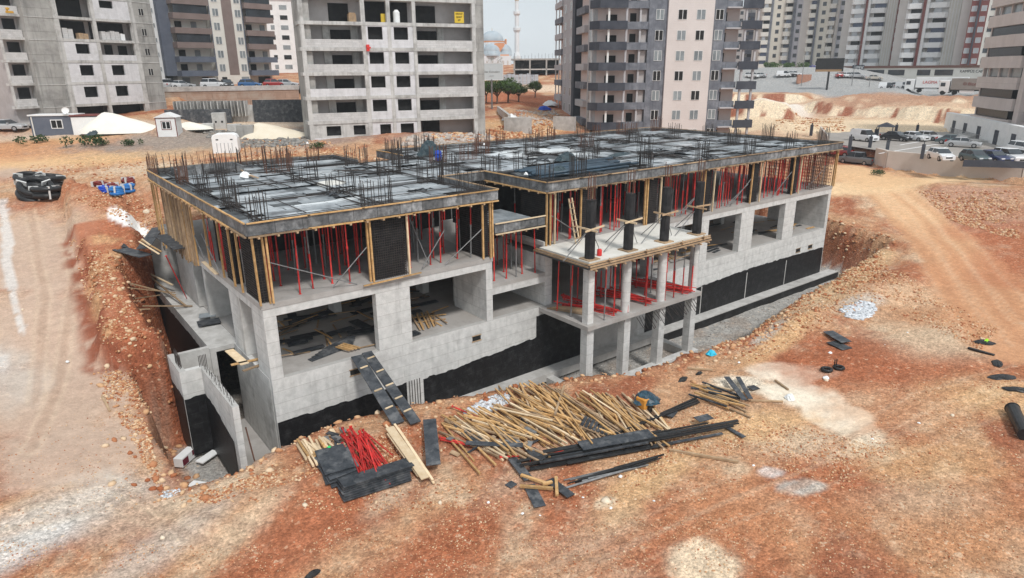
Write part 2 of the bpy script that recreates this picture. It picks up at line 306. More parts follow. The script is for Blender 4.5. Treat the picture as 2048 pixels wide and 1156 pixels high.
def make_terrain():
    az = np.radians(np.concatenate([np.arange(-64,-41,.7), np.arange(-41,41,.21), np.arange(41,64.1,.7)])); nr = 600
    Dd = 6*np.exp(np.arange(nr)*math.log(300)/(nr-1))
    A, DD = np.meshgrid(az, Dd); th = YAW-A
    X = CX+DD*np.cos(th); Y = CY+DD*np.sin(th); Z = H(X, Y)
    nc = len(az); me = bpy.data.meshes.new('ground')
    co = np.stack([X,Y,Z],-1).reshape(-1,3)
    i = np.arange(nr-1)[:,None]*nc+np.arange(nc-1)[None]; fa = np.stack([i,i+nc,i+nc+1,i+1],-1).reshape(-1,4)
    me.vertices.add(len(co)); me.vertices.foreach_set('co', co.ravel()); me.loops.add(fa.size); me.loops.foreach_set('vertex_index', fa.ravel())
    me.polygons.add(len(fa)); me.polygons.foreach_set('loop_start', np.arange(0, fa.size, 4)); me.polygons.foreach_set('use_smooth', np.ones(len(fa), bool))
    me.update(calc_edges=True)
    # soil colours: what kind of earth lies where
    TAN=np.array((.51,.29,.165)); RED=np.array((.35,.122,.06)); CRM=np.array((.70,.55,.39)); GRY=np.array((.48,.44,.39)); DRK=np.array((.24,.075,.04)); WHT=np.array((.84,.83,.80)); OCH=np.array((.66,.42,.22))
    x = X; y = Y
    def m(c, k, tgt): return c*(1-k[...,None])+tgt*k[...,None]
    c = np.broadcast_to(TAN, X.shape+(3,)).copy()
    big = fbm(x,y,7,5,61); mid = fbm(x,y,1.9,5,71); sm = fbm(x,y,.5,4,81)
    an = fbm(x*.5+y*.25, y-x*.5, 2.4, 5, 91)
    c = m(c, sstep(.44,.60,big)*.85, RED*1.1); c = m(c, sstep(.56,.72,mid)*.5, CRM*.92); c = m(c, sstep(.50,.66,an)*.75, RED); c = m(c, sstep(.60,.72,sm)*.28, CRM*.95); c = m(c, sstep(.62,.74,an)*.5, DRK*1.25)
    wob = (mid-.5)*1.5+(sm-.5)*.8
    rg = np.ones(X.shape)
    def patch(px, py, z, ru, rv, rot, tgt, k, soft=.35, world=None, wk=.55, sm_=None):
        nonlocal c, rg
        v = at(px, py, z) if world is None else Vector((*world, 0)); a = math.radians(rot)
        dx = x-v.x; dy = y-v.y; q = np.hypot((dx*math.cos(a)+dy*math.sin(a))/ru, (-dx*math.sin(a)+dy*math.cos(a))/rv)
        kk = (1-sstep(1-soft, 1+soft, q+wob*wk))*k; c = m(c, kk, tgt)
        if sm_ is not None: rg = rg*(1-kk)+sm_*kk
    # the pale dirt track on the left with its white spill
    P_ = patch; TRK = np.array((.50,.37,.285))
    for q_ in ((40,380,3.6,4,7),(60,520,2,4.2,8),(80,650,.8,3.4,6),(110,800,-.6,3.0,4),(160,930,-1.7,3,2.4)): P_(q_[0],q_[1],q_[2],q_[3],q_[4],8,TRK*(.92+.16*R.random()),.92,.35,sm_=.15)
    P_(300,1010,-2,3.2,1.5,20,TRK*1.0,.7,.5); P_(100,1060,-2,3.4,1.5,20,GRY*1.25,.8,.5); P_(60,1110,-2,2.4,.8,25,WHT*.8,.55,.6); P_(20,760,-.3,1.2,3,5,GRY*1.1,.6,.6); P_(330,1090,-2,3.4,.9,25,GRY*1.1,.6,.6); P_(480,1060,-2,2.4,.6,25,CRM,.5,.6)
    def pdist(pts, n_=None):
        P_l = [G(*q) for q in pts]; dd = np.full(x.shape, 1e9)
        for a_, b_ in zip(P_l[:-1], P_l[1:]):
            ex, ey = b_.x-a_.x, b_.y-a_.y; tt = np.clip(((x-a_.x)*ex+(y-a_.y)*ey)/(ex*ex+ey*ey), 0, 1); dd = np.minimum(dd, np.hypot(x-a_.x-ex*tt, y-a_.y-ey*tt))
        return dd
    st = pdist([(3,400),(8,440),(17,480),(12,520),(22,560),(28,600),(38,640),(44,665)])+(sm-.5)*.35+(mid-.5)*.3; sw = .10+.24*sstep(0,30,y); c = m(c, (1-sstep(sw*.7,sw*1.15,st))*.65, WHT*.80)
    for ln in ([(120,420),(150,560),(120,760),(60,900)],[(60,420),(90,600),(70,800)],[(0,1030),(200,960),(330,1020),(600,1080),(1000,1150)],[(0,1075),(220,1000),(400,1080),(700,1130)]):
        d_ = pdist(ln)+(sm-.5)*.12; c = m(c, (1-sstep(.10,.26,d_))*.4, np.array((.40,.27,.19))); c = m(c, sstep(.2,.3,d_)*(1-sstep(.3,.5,d_))*.25, CRM)
    P_(0,740,-.2,.5,1.2,6,WHT*.8,.5,.5)
    P_(170,335,5,12,5,0,OCH*1.05,.9,.5); P_(60,300,6.4,14,7,0,np.array((.60,.30,.15)),.85,.5); P_(300,265,7,14,5,0,np.array((.66,.42,.22)),.9,.5); P_(240,420,4,2.6,6,8,RED*1.25,.6,.6); P_(300,350,5,5,4,0,CRM*.95,.8,.5); P_(300,290,6.5,6,3,0,RED*1.4,.5,.6)
    bm = sstep(-.5,.3,sdf(BERM,x,y)+wob*.2)*np.where(y < 26,1,0); c = m(c, bm*.85, RED*1.2); edge_ = sstep(-1.3,-.5,sdf(BERM,x,y)+wob*.4)*(1-sstep(.2,.7,sdf(BERM,x,y)))*np.where(y<26,1,0); c = m(c, edge_*.95*sstep(.30,.5,fbm(x,y,.8,4,17)), DRK*1.1); c = m(c, bm*sstep(.55,.7,mid)*.6, OCH)  # dark red earth on the scarp edge, its shade also put into colour
    P_(290,520,2.5,.8,3,8,RED,.6,.5)
    P_(262,466,3.0,1.1,2.0,20,WHT,1,.12,wk=.2,sm_=.1)
    # foreground reds and gravels
    P_(650,1030,-2,6,1.5,28,RED*1.15,.9,.45); P_(450,950,-2,3.0,1.0,30,CRM*.93,.75,.5); P_(900,1090,-2,3.2,1.8,10,RED*1.1,.85,.5); P_(1250,1050,-2,4.2,2.4,-20,RED*1.15,.85,.6); P_(700,1120,-2,3,1,15,TAN*1.1,.5,.5)
    P_(1500,1010,-2,4,2.4,-30,np.array((.50,.22,.11)),.8,.6); P_(1290,960,-2,4,1.0,10,OCH*.95,.8,.5); P_(1700,960,-2,3.6,2.6,-30,RED*1.1,.85,.6); P_(1900,1050,-2,4,2.5,-30,np.array((.50,.24,.12)),.8,.6); P_(1000,1000,-2,4,.8,15,RED*1.1,.7,.5)
    P_(1400,1130,-2,1.2,1.3,-40,CRM*1.1,.95,.3); P_(1210,1000,-2,.6,.4,0,CRM*.95,.9,.25); P_(1600,975,-2,1.0,.45,-30,GRY,.9,.25); P_(1540,945,-2,.5,.35,-30,WHT,.7,.4)
    SND = np.array((.80,.70,.56))
    P_(1560,745,-2,1.9,1.3,-40,SND,1,.14,wk=.4,sm_=.3); P_(1600,790,-2,2.3,1.5,-60,SND,1,.14,wk=.4,sm_=.3); P_(1670,830,-2,1.6,1.7,-50,SND*.98,1,.16,wk=.4,sm_=.3); P_(1720,870,-2,.9,1.0,-50,SND*.95,.9,.25); P_(1480,770,-2.1,1.6,1.0,-40,SND*.97,.95,.25); P_(1620,745,-2,1.6,.7,-40,SND,1,.2); P_(1745,900,-2,.8,.9,-50,SND*.9,.8,.4); P_(1640,890,-2,3.0,1.3,-40,CRM*.95,.7,.5); P_(1500,850,-2,3,1.4,-30,OCH*1.05,.8,.5)
    P_(1800,740,-2,7,3.0,-40,RED*1.15,.85,.6); P_(1900,690,-2,5,2.6,-40,CRM*.9,.65,.6); P_(2000,800,-2,3,2,-40,OCH*1.0,.7,.6); P_(1700,700,-2,2.5,2,-40,RED*1.05,.8,.5)
    P_(1440,680,-3,3.0,1.3,5,RED*.9,.85,.4); P_(1560,690,-2.4,5,1.0,8,OCH*1.05,.8,.4); P_(1700,560,-2,8,1.6,15,np.array((.60,.42,.23)),.9,.5); P_(1540,680,-2.6,3.4,.45,10,GRY,.8,.4); P_(1720,500,-1,3,3,10,np.array((.62,.42,.24)),.8,.5); P_(1850,600,-1.8,6,2.6,-45,np.array((.66,.44,.28)),.75,.6); P_(1780,820,-2,3,2.4,-40,np.array((.58,.33,.19)),.6,.6); P_(1860,930,-2,3,1.6,-30,OCH*.95,.6,.6); P_(1620,600,-2,6,1.2,12,np.array((.66,.47,.29)),.7,.5)
    P_(1180,1090,-2,3,1.2,10,CRM*.85,.4,.7); P_(1050,940,-2,3,.8,15,CRM*.85,.45,.7); P_(780,990,-2,1.6,.6,20,CRM*.95,.6,.5); P_(1850,1000,-2,2.4,1.2,-30,CRM*.8,.45,.7)
    P_(1715,617,-2,2.0,.95,-10,GRY*1.1,.7,.4); P_(1830,640,-2,4,1.5,-30,np.array((.50,.27,.15)),.7,.5)
    P_(1900,405,0,9,3.6,-40,np.array((.50,.29,.20)),.9,.35); P_(1990,430,0,6,3,-40,np.array((.42,.2,.13)),.7,.5)
    # the smooth red road that bends down the right side
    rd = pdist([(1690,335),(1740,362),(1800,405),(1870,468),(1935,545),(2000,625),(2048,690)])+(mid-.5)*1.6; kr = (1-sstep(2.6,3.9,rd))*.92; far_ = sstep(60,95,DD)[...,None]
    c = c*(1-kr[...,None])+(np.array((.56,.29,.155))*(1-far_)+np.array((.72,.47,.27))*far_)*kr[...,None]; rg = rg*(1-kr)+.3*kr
    hl = pdist([(1960,470),(2048,470),(2048,560)]); kr = (1-sstep(2,5,hl))*.5; c = m(c, kr, RED*1.3)
    for ln in ([(1735,345),(1790,390),(1850,440),(1900,500),(1950,570),(2048,690)],[(1760,345),(1815,385),(1880,435),(1935,495),(1990,565),(2048,640)],[(1700,350),(1745,395),(1800,450),(1860,520),(1905,590),(1960,680)],[(1820,352),(1900,365),(2048,375)],[(1100,1156),(1400,1000),(1650,900),(1850,800),(2048,740)],[(1160,1156),(1450,1030),(1700,930),(2048,790)]):
        d_ = pdist(ln)+(sm-.5)*.14; ww = .14+.004*DD; c = m(c, (1-sstep(ww*.5,ww*1.2,d_))*.35, np.array((.44,.20,.10))); c = m(c, sstep(ww*1.8,ww*2.2,d_)*(1-sstep(ww*2.2,ww*3.0,d_))*.2, CRM)
    # roads of beaten sand on the right and beyond
    P_(1800,365,.9,24,3.0,-22,np.array((.74,.52,.31)),.95,.3,sm_=.25); P_(1740,355,1,7,6,0,np.array((.70,.45,.25)),.85,.4,sm_=.3)
    P_(1075,168,10.9,34,10,-37,np.array((.72,.55,.4)),.9,.3); P_(1040,200,8.4,16,16,-37,RED*1.2,.97,.25); P_(1060,255,6,9,5,0,OCH*1.05,.8,.5); P_(900,280,6,8,3,0,GRY,.6,.5); P_(560,285,6,4,5,0,GRY,.5,.5); P_(520,240,8,10,6,0,np.array((.7,.62,.5)),.7,.5)
    P_(180,255,7.8,14,4,0,np.array((.62,.5,.4)),.7,.4); P_(450,262,7.5,16,7,0,GRY*.62,.85,.45); P_(640,290,6.2,7,3,0,GRY*.7,.6,.5); P_(30,230,8.5,10,6,0,GRY*.9,.6,.5)
    s, t = quarry(x, y); dq = (s > 128)&(s < 240)&(t > -60)&(t < 45)
    q1 = np.where(dq, sstep(.45,.6,fbm(x,y,12,4,101)), 0); c = m(c, q1*.55, CRM)
    fl = sstep(132,138,s)*(1-sstep(158,174,s))*sstep(-34,-26,t)*(1-sstep(24,32,t)); c = m(c, fl*.9, np.array((.77,.61,.42)))
    fl2 = sstep(158,162,s)*(1-sstep(184,188,s))*(1-sstep(-16,-10,t))*sstep(-56,-50,t); c = m(c, fl2*.9, np.array((.80,.74,.66)))
    slope = np.abs(np.gradient(Z,axis=0)/np.maximum(np.gradient(DD,axis=0),1e-3))
    veins = sstep(.50,.58,fbm(t+(mid-.5)*3,s*.3,2.6,5,111))
    c = m(c, np.where(dq, sstep(.2,.45,slope), 0)*.95, np.array((.80,.66,.48))); c = m(c, np.where(dq, sstep(.2,.5,slope)*veins, 0)*.95, DRK*1.25)
    up = sstep(174,182,s)*(1-sstep(225,235,s))*sstep(-14,-6,t)*(1-sstep(36,44,t)); c = m(c, up*.9*(1-sstep(.2,.45,slope)), np.array((.43,.24,.155)))
    # the excavation round the building: concrete dust on its floor, layered earth in its banks
    sd = sdf(PIT, x, y)
    fx = sstep(.7,1.6,sd+wob*.5)
    c = m(c, sstep(-.6,.0,sd)*(1-sstep(.9,1.6,sd))*.6*(1-sstep(22,30,x)*(1-sstep(3,6,y))), RED*.85)
    c = m(c, fx*(1-sstep(0,10,np.zeros_like(x)))*1.0*np.where(y < 24, 1, 0), np.array((.40,.385,.36)))
    c = m(c, fx*sstep(.5,.66,mid)*.5, np.array((.30,.23,.18))); c = m(c, np.where((x>56)&(y>-2.5)&(sd>0)&(Z>-4.8),1.,0)*.85, RED*.75)
    rim = sstep(-.4,.2,sd)*(1-sstep(.5,1.0,sd))*np.where((x<3)&(y<12),1.,0); c = m(c, rim*.5*sstep(.45,.6,fbm(x,y,1.3,3,121)), np.array((.45,.36,.28)))
    street = sstep(198,206,s)*(1-sstep(290,300,s))*sstep(-46,-40,t)*(1-sstep(60,70,t)); c = m(c, street, np.array((.36,.36,.355)))
    a = me.color_attributes.new('soil', 'FLOAT_COLOR', 'POINT'); buf = np.ones((len(co), 4), np.float32); buf[:, :3] = c.reshape(-1, 3); buf[:, 3] = rg.ravel(); a.data.foreach_set('color', buf.ravel())
    mt = bpy.data.materials.new('soil'); mt.use_nodes = True; t_ = mt.node_tree; n = t_.nodes.new; l = t_.links.new; b = t_.nodes['Principled BSDF']
    b.inputs['Roughness'].default_value = .95; b.inputs['Specular IOR Level'].default_value = .1
    at_ = n('ShaderNodeAttribute'); at_.attribute_name = 'soil'; g = n('ShaderNodeNewGeometry')
    def tex(kind, sc, **kw):
        q = n(kind); q.inputs['Scale'].default_value = sc; l(g.outputs['Position'], q.inputs['Vector'])
        for k_, v_ in kw.items(): q.inputs[k_].default_value = v_
        return q
    vo = tex('ShaderNodeTexVoronoi', 7.5, Randomness=1.0); vo2 = tex('ShaderNodeTexVoronoi', 19.0); n1_ = tex('ShaderNodeTexNoise', 2.2, Detail=8.0, Roughness=.7); n2_ = tex('ShaderNodeTexNoise', 9, Detail=5.0, Roughness=.7)
    def mr(src, a0, a1, b0, b1):
        q = n('ShaderNodeMapRange'); [setattr(q.inputs[i_], 'default_value', v_) for i_, v_ in ((1,a0),(2,a1),(3,b0),(4,b1))]; l(src, q.inputs[0]); return q.outputs[0]
    def mul(ca, fa):
        q = n('ShaderNodeMix'); q.data_type = 'RGBA'; q.blend_type = 'MULTIPLY'; q.inputs[0].default_value = 1; l(ca, q.inputs[6]); l(fa, q.inputs[7]); return q.outputs[2]
    sx = n('ShaderNodeSeparateColor'); l(vo.outputs['Color'], sx.inputs[0]); sx2 = n('ShaderNodeSeparateColor'); l(vo2.outputs['Color'], sx2.inputs[0])
    cc = mul(at_.outputs['Color'], mr(sx.outputs[0], 0, 1, .82, 1.18)); cc = mul(cc, mr(sx2.outputs[0], 0, 1, .84, 1.16)); cc = mul(cc, mr(n1_.outputs[0], .3, .7, .72, 1.28))
    cc = mul(cc, mr(n2_.outputs[0], .36, .64, .78, 1.2))
    # pale pebbles among the soil
    gate = n('ShaderNodeMath'); gate.operation = 'MULTIPLY'; l(mr(sx.outputs[1], .86, .9, 0, 1), gate.inputs[0]); l(mr(n1_.outputs[0], .50, .62, 0, .7), gate.inputs[1])
    mxx = n('ShaderNodeMix'); mxx.data_type = 'RGBA'; l(gate.outputs[0], mxx.inputs[0]); l(cc, mxx.inputs[6]); mxx.inputs[7].default_value = (.70,.52,.36,1)
    sm1 = n('ShaderNodeMix'); sm1.data_type = 'RGBA'; l(at_.outputs['Alpha'], sm1.inputs[0]); l(mul(at_.outputs['Color'], mr(n1_.outputs[0], .3, .7, .88, 1.12)), sm1.inputs[6]); l(mxx.outputs[2], sm1.inputs[7])
    l(sm1.outputs[2], b.inputs['Base Color'])
    bu = n('ShaderNodeBump'); l(mr(at_.outputs['Alpha'], 0, 1, .18, .8), bu.inputs['Strength']); bu.inputs['Distance'].default_value = .09
    ad = n('ShaderNodeMath'); ad.operation = 'MULTIPLY_ADD'; ad.inputs[1].default_value = -.7; l(vo.outputs['Distance'], ad.inputs[0]); l(n2_.outputs[0], ad.inputs[2]); l(ad.outputs[0], bu.inputs['Height']); l(bu.outputs[0], b.inputs['Normal'])
    me.materials.append(mt)
    o = bpy.data.objects.new('ground', me); COL.objects.link(o); tag(o, kind='structure'); return o
ground = make_terrain()
# ------------------------------------------------------------------ the unfinished building
BD = thing('unfinished_building', 'two storey concrete frame under construction, with black basement coat', 'building', (0,0,0))
def part(mb, name, mats, **k): return mb.build(name, mats, BD, **k)
XE = 53.0     # right end
# basement walls
part(MB().box(0,XE,0,.3,-4.9,0), 'basement_wall', concrete_pale)
part(MB().box(-.02,.26,.3,6.3,-4.9,-.02), 'basement_wall', concrete)
part(MB().box(-1.3,-1.0,6.3,22,-4.9,-.32), 'basement_wall', concrete_plain)
part(MB().box(XE-.3,XE,.3,22.4,-4.9,0), 'basement_wall', concrete_plain)
part(MB().box(-1.0,44,21.9,22.2,-4.9,3.3), 'rear_wall', concrete_plain)
part(MB().box(-1.3,.3,6.3,22,-.32,-.06), 'basement_roof', concrete_plain)
part(MB().box(.26,XE-.3,.3,21.9,-.28,0), 'ground_floor_slab', slab_dusty)
# black bitumen coat with a ragged upper edge
def coat(x0, x1, zf, zb, y=0, axis='x', th=.02):
    b = MB(); n = max(2, int(abs(x1-x0)/.14)); px_ = None; dr = 0
    for i in range(n+1):
        x = x0+(x1-x0)*i/n; dr = dr if i % 3 else U(-.045,.045); z = zf(x)+dr+U(-.012,.012); 
        q = [(x,y,zb),(x,y,z),(x,y-th,zb),(x,y-th,z)] if axis == 'x' else [(y,x,zb),(y,x,z),(y-th,x,zb),(y-th,x,z)]
        if px_: b.add(px_+q, [(2,6,7,3),(3,7,5,1),(0,1,5,4)] if axis == 'x' else [(2,3,7,6),(3,1,5,7),(0,4,5,1)])
        px_ = q
    return b
ztop = lambda u: -1.95+ (.25*(u/6.0) if u < 6 else .25) + (.33*min(1,max(0,(u-8)/5)) if u < 17 else 0)
part(coat(.02, 7.4, lambda u: -2.36, -4.9), 'bitumen_coat', black_coat)
part(coat(8.5, 17.0, lambda u: -2.44+max(0,u-10.5)*.06, -4.9), 'bitumen_coat', black_coat)
part(coat(17.0, 21.0, lambda u: -.55, -4.9), 'bitumen_coat', black_coat)
part(coat(27.6, 52.9, lambda u: -2.25+min(.45,(u-28)*.035)-max(0,u-47)*.02, -4.45), 'bitumen_coat', black_coat)
part(coat(6.5, 21.8, lambda u: -.75, -4.9, y=-1.3, axis='y'), 'bitumen_coat', black_coat)
# pilaster where starter bars stay free of bitumen
b = MB(); 
for i in range(5): b.bar((7.55+i*.17,-.06,-4.5),(7.55+i*.17,-.06,-2.3),.03)
part(b, 'wall_reinforcement', rebar_m)
for u in (34.2, 40.4, 46.5):
    part(MB().box(u,u+.1,-.03,0,-4.4,-2.1), 'joint_strip', concrete_plain)
# footing
part(MB().box(8.0,28.5,-.95,0,-4.9,-4.38), 'footing', concrete_plain)
part(MB().box(28.5,54.6,-1.0,0,-5.4,-4.42), 'footing', concrete_plain)
part(MB().box(28.6,54.6,-1.03,-1.0,-5.5,-4.5), 'bitumen_coat', black_coat)
for u, z, w_ in ((4.1,-.78,.85),(12.0,-.88,.6),(48.0,-1.45,.7),(50.1,-1.45,.7)):
    v = part(MB().box(u,u+w_,-.02,.1,z-.17,z+.17), 'wall_vent', dark_void)
    MB().box(u-.05,u+w_+.05,-.04,-.022,z-.22,z-.15).box(u-.05,u+w_+.05,-.04,-.022,z+.15,z+.2).build('frame', timber_g, v)
# ground floor columns and piers
for x0,x1,y0,y1 in ((0,.62,0,1.85),(5.9,7.95,0,.45),(13.1,13.56,0,3.6),(0,1.35,3.95,4.35),(0,3.3,11.1,11.45),(0,1.5,13.9,18.6),
                    (17.72,18.3,0,4.2),(23.2,23.9,0,.8),(27.6,28.2,0,.8),(33.6,34.5,0,.6),(38.8,40.6,0,.55),(45.3,47.0,0,.55),(52.55,53,0,6.0)):
    part(MB().box(x0,x1,y0,y1,0.0,3.3), 'column', concrete_pale if y0 == 0 else concrete_plain)
part(MB().box(0,.45,4.35,5.8,0,3.3), 'column', concrete_pale)
for x in (6.6, 13, 20, 27, 34, 40.5, 46.5):
    for y in (7.5, 14.5): part(MB().box(x-.25,x+.25,y-.45,y+.45,0,3.72), 'column', concrete_plain)
part(MB().box(13.56,17.72,4.2,4.45,0,3.72), 'inner_wall', concrete_plain)
part(MB().box(20,44,20.9,21.2,0,3.72), 'inner_wall', concrete_plain)
part(MB().box(.3,13,17.5,17.8,0,3.72), 'inner_wall', concrete_plain)
# slabs and beams
part(MB().box(0.002,13.56,.001,.5,3.3,3.72), 'beam', concrete_pale)
part(MB().box(.002,.45,.5,22,3.3,3.72), 'beam', concrete_pale)
part(MB().box(17.72,XE,.001,.5,3.3,3.72), 'beam', concrete_pale)
part(MB().box(XE-.45,XE-.002,.5,22,3.3,3.72), 'beam', concrete_pale)
part(MB().prism([(-.05,-.03),(13.6,-.03),(13.6,6.4),(17.68,6.4),(17.68,-.03),(XE+.03,-.03),(XE+.03,22.4),(-.05,22.4)],3.72,4.0), 'first_floor_slab', slab_dusty)
part(MB().box(13.56,17.72,.001,5.5,2.02,2.25), 'landing_slab', slab_dusty)
part(MB().box(13.56,17.72,-.002,.4,1.6,2.02), 'beam', concrete_pale)
part(MB().box(13.56,17.72,5.5,5.75,2.25,5.2), 'inner_wall', concrete_plain)
part(MB().box(17.72,18.1,.001,3.9,4,5.2), 'inner_wall', concrete_plain) if 0 else None
# black screens added behind the props to keep the upper storey dark
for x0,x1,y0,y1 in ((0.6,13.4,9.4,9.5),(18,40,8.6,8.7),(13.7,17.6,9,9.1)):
    part(MB().box(x0,x1,y0,y1,4.0,7.4), 'dark_screen', ply_black)
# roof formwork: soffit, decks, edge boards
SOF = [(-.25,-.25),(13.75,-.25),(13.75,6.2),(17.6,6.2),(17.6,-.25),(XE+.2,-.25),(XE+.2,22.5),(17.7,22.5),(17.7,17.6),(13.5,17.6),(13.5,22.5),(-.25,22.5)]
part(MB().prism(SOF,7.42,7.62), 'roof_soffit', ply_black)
def in_roof(x, y):
    if x < -.1 or x > XE or y < -.1 or y > 22.3: return False
    if 13.5 < x < 17.8 and (y < 6.4 or y > 17.4): return False
    return True
def rail(p, q, w_=.09, h_=.08, m_=timber_y): return part(MB().bar(p,q,w_,h_), 'timber_rail', m_)
def edge(x0,y0,x1,y1, nx, ny, m_=timber_y, lo=True, zt=8.02, zb=7.42):
    # edge board plus its timber rails; nx, ny points outwards
    L = math.hypot(x1-x0,y1-y0); k = max(1, round(L/2.6)); bts = MB()
    for i in range(k):
        a = i/k; c_ = (i+1)/k-.006/L; dz = U(-.03,.03); o_ = U(0,.03)
        ax,ay,bx,by = x0+(x1-x0)*a+nx*o_, y0+(y1-y0)*a+ny*o_, x0+(x1-x0)*c_+nx*o_, y0+(y1-y0)*c_+ny*o_
        bts.bar((ax,ay,(zt+zb)/2+dz),(bx,by,(zt+zb)/2+dz),.05,zt-zb-.04)
    part(bts, 'edge_form', ply_edge)
    for i in range(k):
        a = i/k; c_ = min(1,(i+1)/k+.01); g_ = U(-.01,.02)
        p = (x0+(x1-x0)*a+nx*.08, y0+(y1-y0)*a+ny*.08, zt+.02+g_); q = (x0+(x1-x0)*c_+nx*.08, y0+(y1-y0)*c_+ny*.08, zt+.02-g_*.5)
        rail(p, q, .09, .06, m_)
        if lo: rail((p[0]+nx*.02,p[1]+ny*.02,zb-.02+g_), (q[0]+nx*.02,q[1]+ny*.02,zb-.03), .09, .07, m_ if R.random() < .8 else timber_g)
    if lo:
        j = MB()
        for i in range(int(L/.9)):
            t_ = (i+.5)*.9/L; j.bar((x0+(x1-x0)*t_+nx*.2, y0+(y1-y0)*t_+ny*.2, zb-.1),(x0+(x1-x0)*t_-nx*.6, y0+(y1-y0)*t_-ny*.6, zb-.1),.09,.09)
        part(j, 'joist_ends', timber_g)
edge(-.3,-.3,13.8,-.3,0,-1)
edge(-.3,21.9,-.3,-.3,-1,0)
edge(13.8,-.3,13.8,6.2,1,0,timber_g,False)
edge(13.8,6.2,17.55,6.2,0,-1,timber_g,False)
edge(17.55,6.2,17.55,-.3,-1,0)
edge(17.55,-.3,XE+.2,-.3,0,-1,timber_g)
edge(XE+.25,-.3,XE+.25,22.4,1,0,timber_g,False)
edge(17.7,22.4,XE+.2,22.4,0,1,timber_g,False); edge(17.6,17.6,17.6,22.4,-1,0,timber_y,False)
edge(-.3,22.4,13.6,22.4,0,1,timber_g,False); edge(13.6,22.4,13.6,17.6,1,0,timber_g,False)
# lower beam form of the recess between the wings
edge(13.75,-.05,17.6,-.05,0,-1,timber_p,True,5.95,5.35)
part(MB().box(13.75,17.55,0,4.5,5.3,5.62), 'recess_form', ply_dark)
part(MB().box(13.8,17.5,1.2,4.4,5.63,5.68), 'recess_form', deck_b)
# deck sheets: wet plywood panels, gaps, troughs of the beams
TX = [0.6,6.9,13.1,18.2,23,27.7,34,40.3,46.4,52.2]; TY = [.55,5.6,11.2,16.6,21.6]
def trough(x, y): return min(abs(x-t) for t in TX) < .3 or min(abs(y-t) for t in TY) < .22
db = MB(); y = 0.0
while y < 22:
    hgt = U(.5,1.15); x = -.1+U(-1,0)
    while x < XE:
        L = U(1.2,2.6); x0 = max(x,-.1); x1 = min(x+L-.05, XE); y0 = y; y1 = min(y+hgt-.04, 22.2)
        cx_, cy_ = (x0+x1)/2, (y0+y1)/2
        if x1-x0 > .3 and in_roof(cx_, cy_) and in_roof(x0+.1,cy_) and in_roof(x1-.1,cy_):
            tr = trough(cx_, cy_) or R.random() < .07
            z = 7.66+(0 if tr else U(.09,.16)); r_ = R.random()
            blotch = vnoise(np.array([cx_/4.+3]), np.array([cy_/2.6]), 4)[0]
            m_ = 2 if (tr or blotch > .86) else (0 if r_ < .6 else (1 if r_ < .95 else 2))
            if 24 < cx_ < 31.5 and 9.5 < cy_ < 17 and not tr: m_ = 3
            if 18 < cx_ < 26 and 1 < cy_ < 6.5: m_ = 2
            if 3.5 < cx_ < 7.5 and 2 < cy_ < 5 and r_ < .5: m_ = 3
            a = U(-.012,.012) if not tr else 0; dx_ = (y1-y0)*a
            z0_, z1_ = z-.035, z
            db.add([(x0,y0,z0_),(x1,y0+dx_,z0_),(x1-dx_,y1,z0_),(x0-dx_,y1-dx_,z0_),(x0,y0,z1_),(x1,y0+dx_,z1_),(x1-dx_,y1,z1_),(x0-dx_,y1-dx_,z1_)],
                   [(0,3,2,1),(4,5,6,7),(0,1,5,4),(1,2,6,5),(2,3,7,6),(3,0,4,7)], m_)
        x += L
    y += hgt
part(db, 'roof_deck', [deck_a, deck_b, deck_c, deck_w])
# reinforcement lying on the deck
rb = MB(); rb2 = MB()
for t in TX:
    for k in range(3):
        o_ = (k-1)*.13
        y0_, y1_ = (6.6,17.2) if 13.5 < t+o_ < 17.8 else (.1,22)
        rb.bar((t+o_+U(-.05,.05),y0_,7.86+k%2*.1),(t+o_+U(-.05,.05),y1_,7.86+k%2*.1),.035)
for t in TY:
    for seg in (((.1,13.4),(17.9,52.8)) if (t < 6.4 or t > 17.4) else ((.1,52.8),)):
        for k in range(3): rb.bar((seg[0],t+(k-1)*.13,7.88+k%2*.1),(seg[1],t+(k-1)*.13+U(-.1,.1),7.88+k%2*.1),.035)
for i in range(90):
    x = U(.5,51); y = U(.5,21.5); L = U(2,7)
    if R.random() < .5: q = (min(x+L,52.6), y+U(-.25,.25))
    else: q = (x+U(-.25,.25), min(y+L,22))
    if in_roof(x,y) and in_roof(*q) and in_roof((x+q[0])/2,(y+q[1])/2): part(MB().bar((x,y,7.87),(q[0],q[1],7.87),U(.04,.09),.03), 'loose_bar', rebar_m)
part(rb, 'beam_reinforcement', rebar_m)
# heaps of stirrups and dark strips lying about the deck
for i in range(34):
    x = U(.6,51); y = U(.8,21)
    if not in_roof(x,y): continue
    s_ = MB(); n_ = R.randint(3,8)
    for k in range(n_):
        a = U(0,6.3); L = U(.25,1.0); cx_, cy_ = x+U(-.5,.5), y+U(-.35,.35)
        s_.bar((cx_-L*math.cos(a),cy_-L*math.sin(a),7.84+U(0,.04)),(cx_+L*math.cos(a),cy_+L*math.sin(a),7.87+U(0,.16)),U(.04,.16),.04)
    part(s_, 'stirrup_heap', ply_dark if i % 3 else rebar_m)
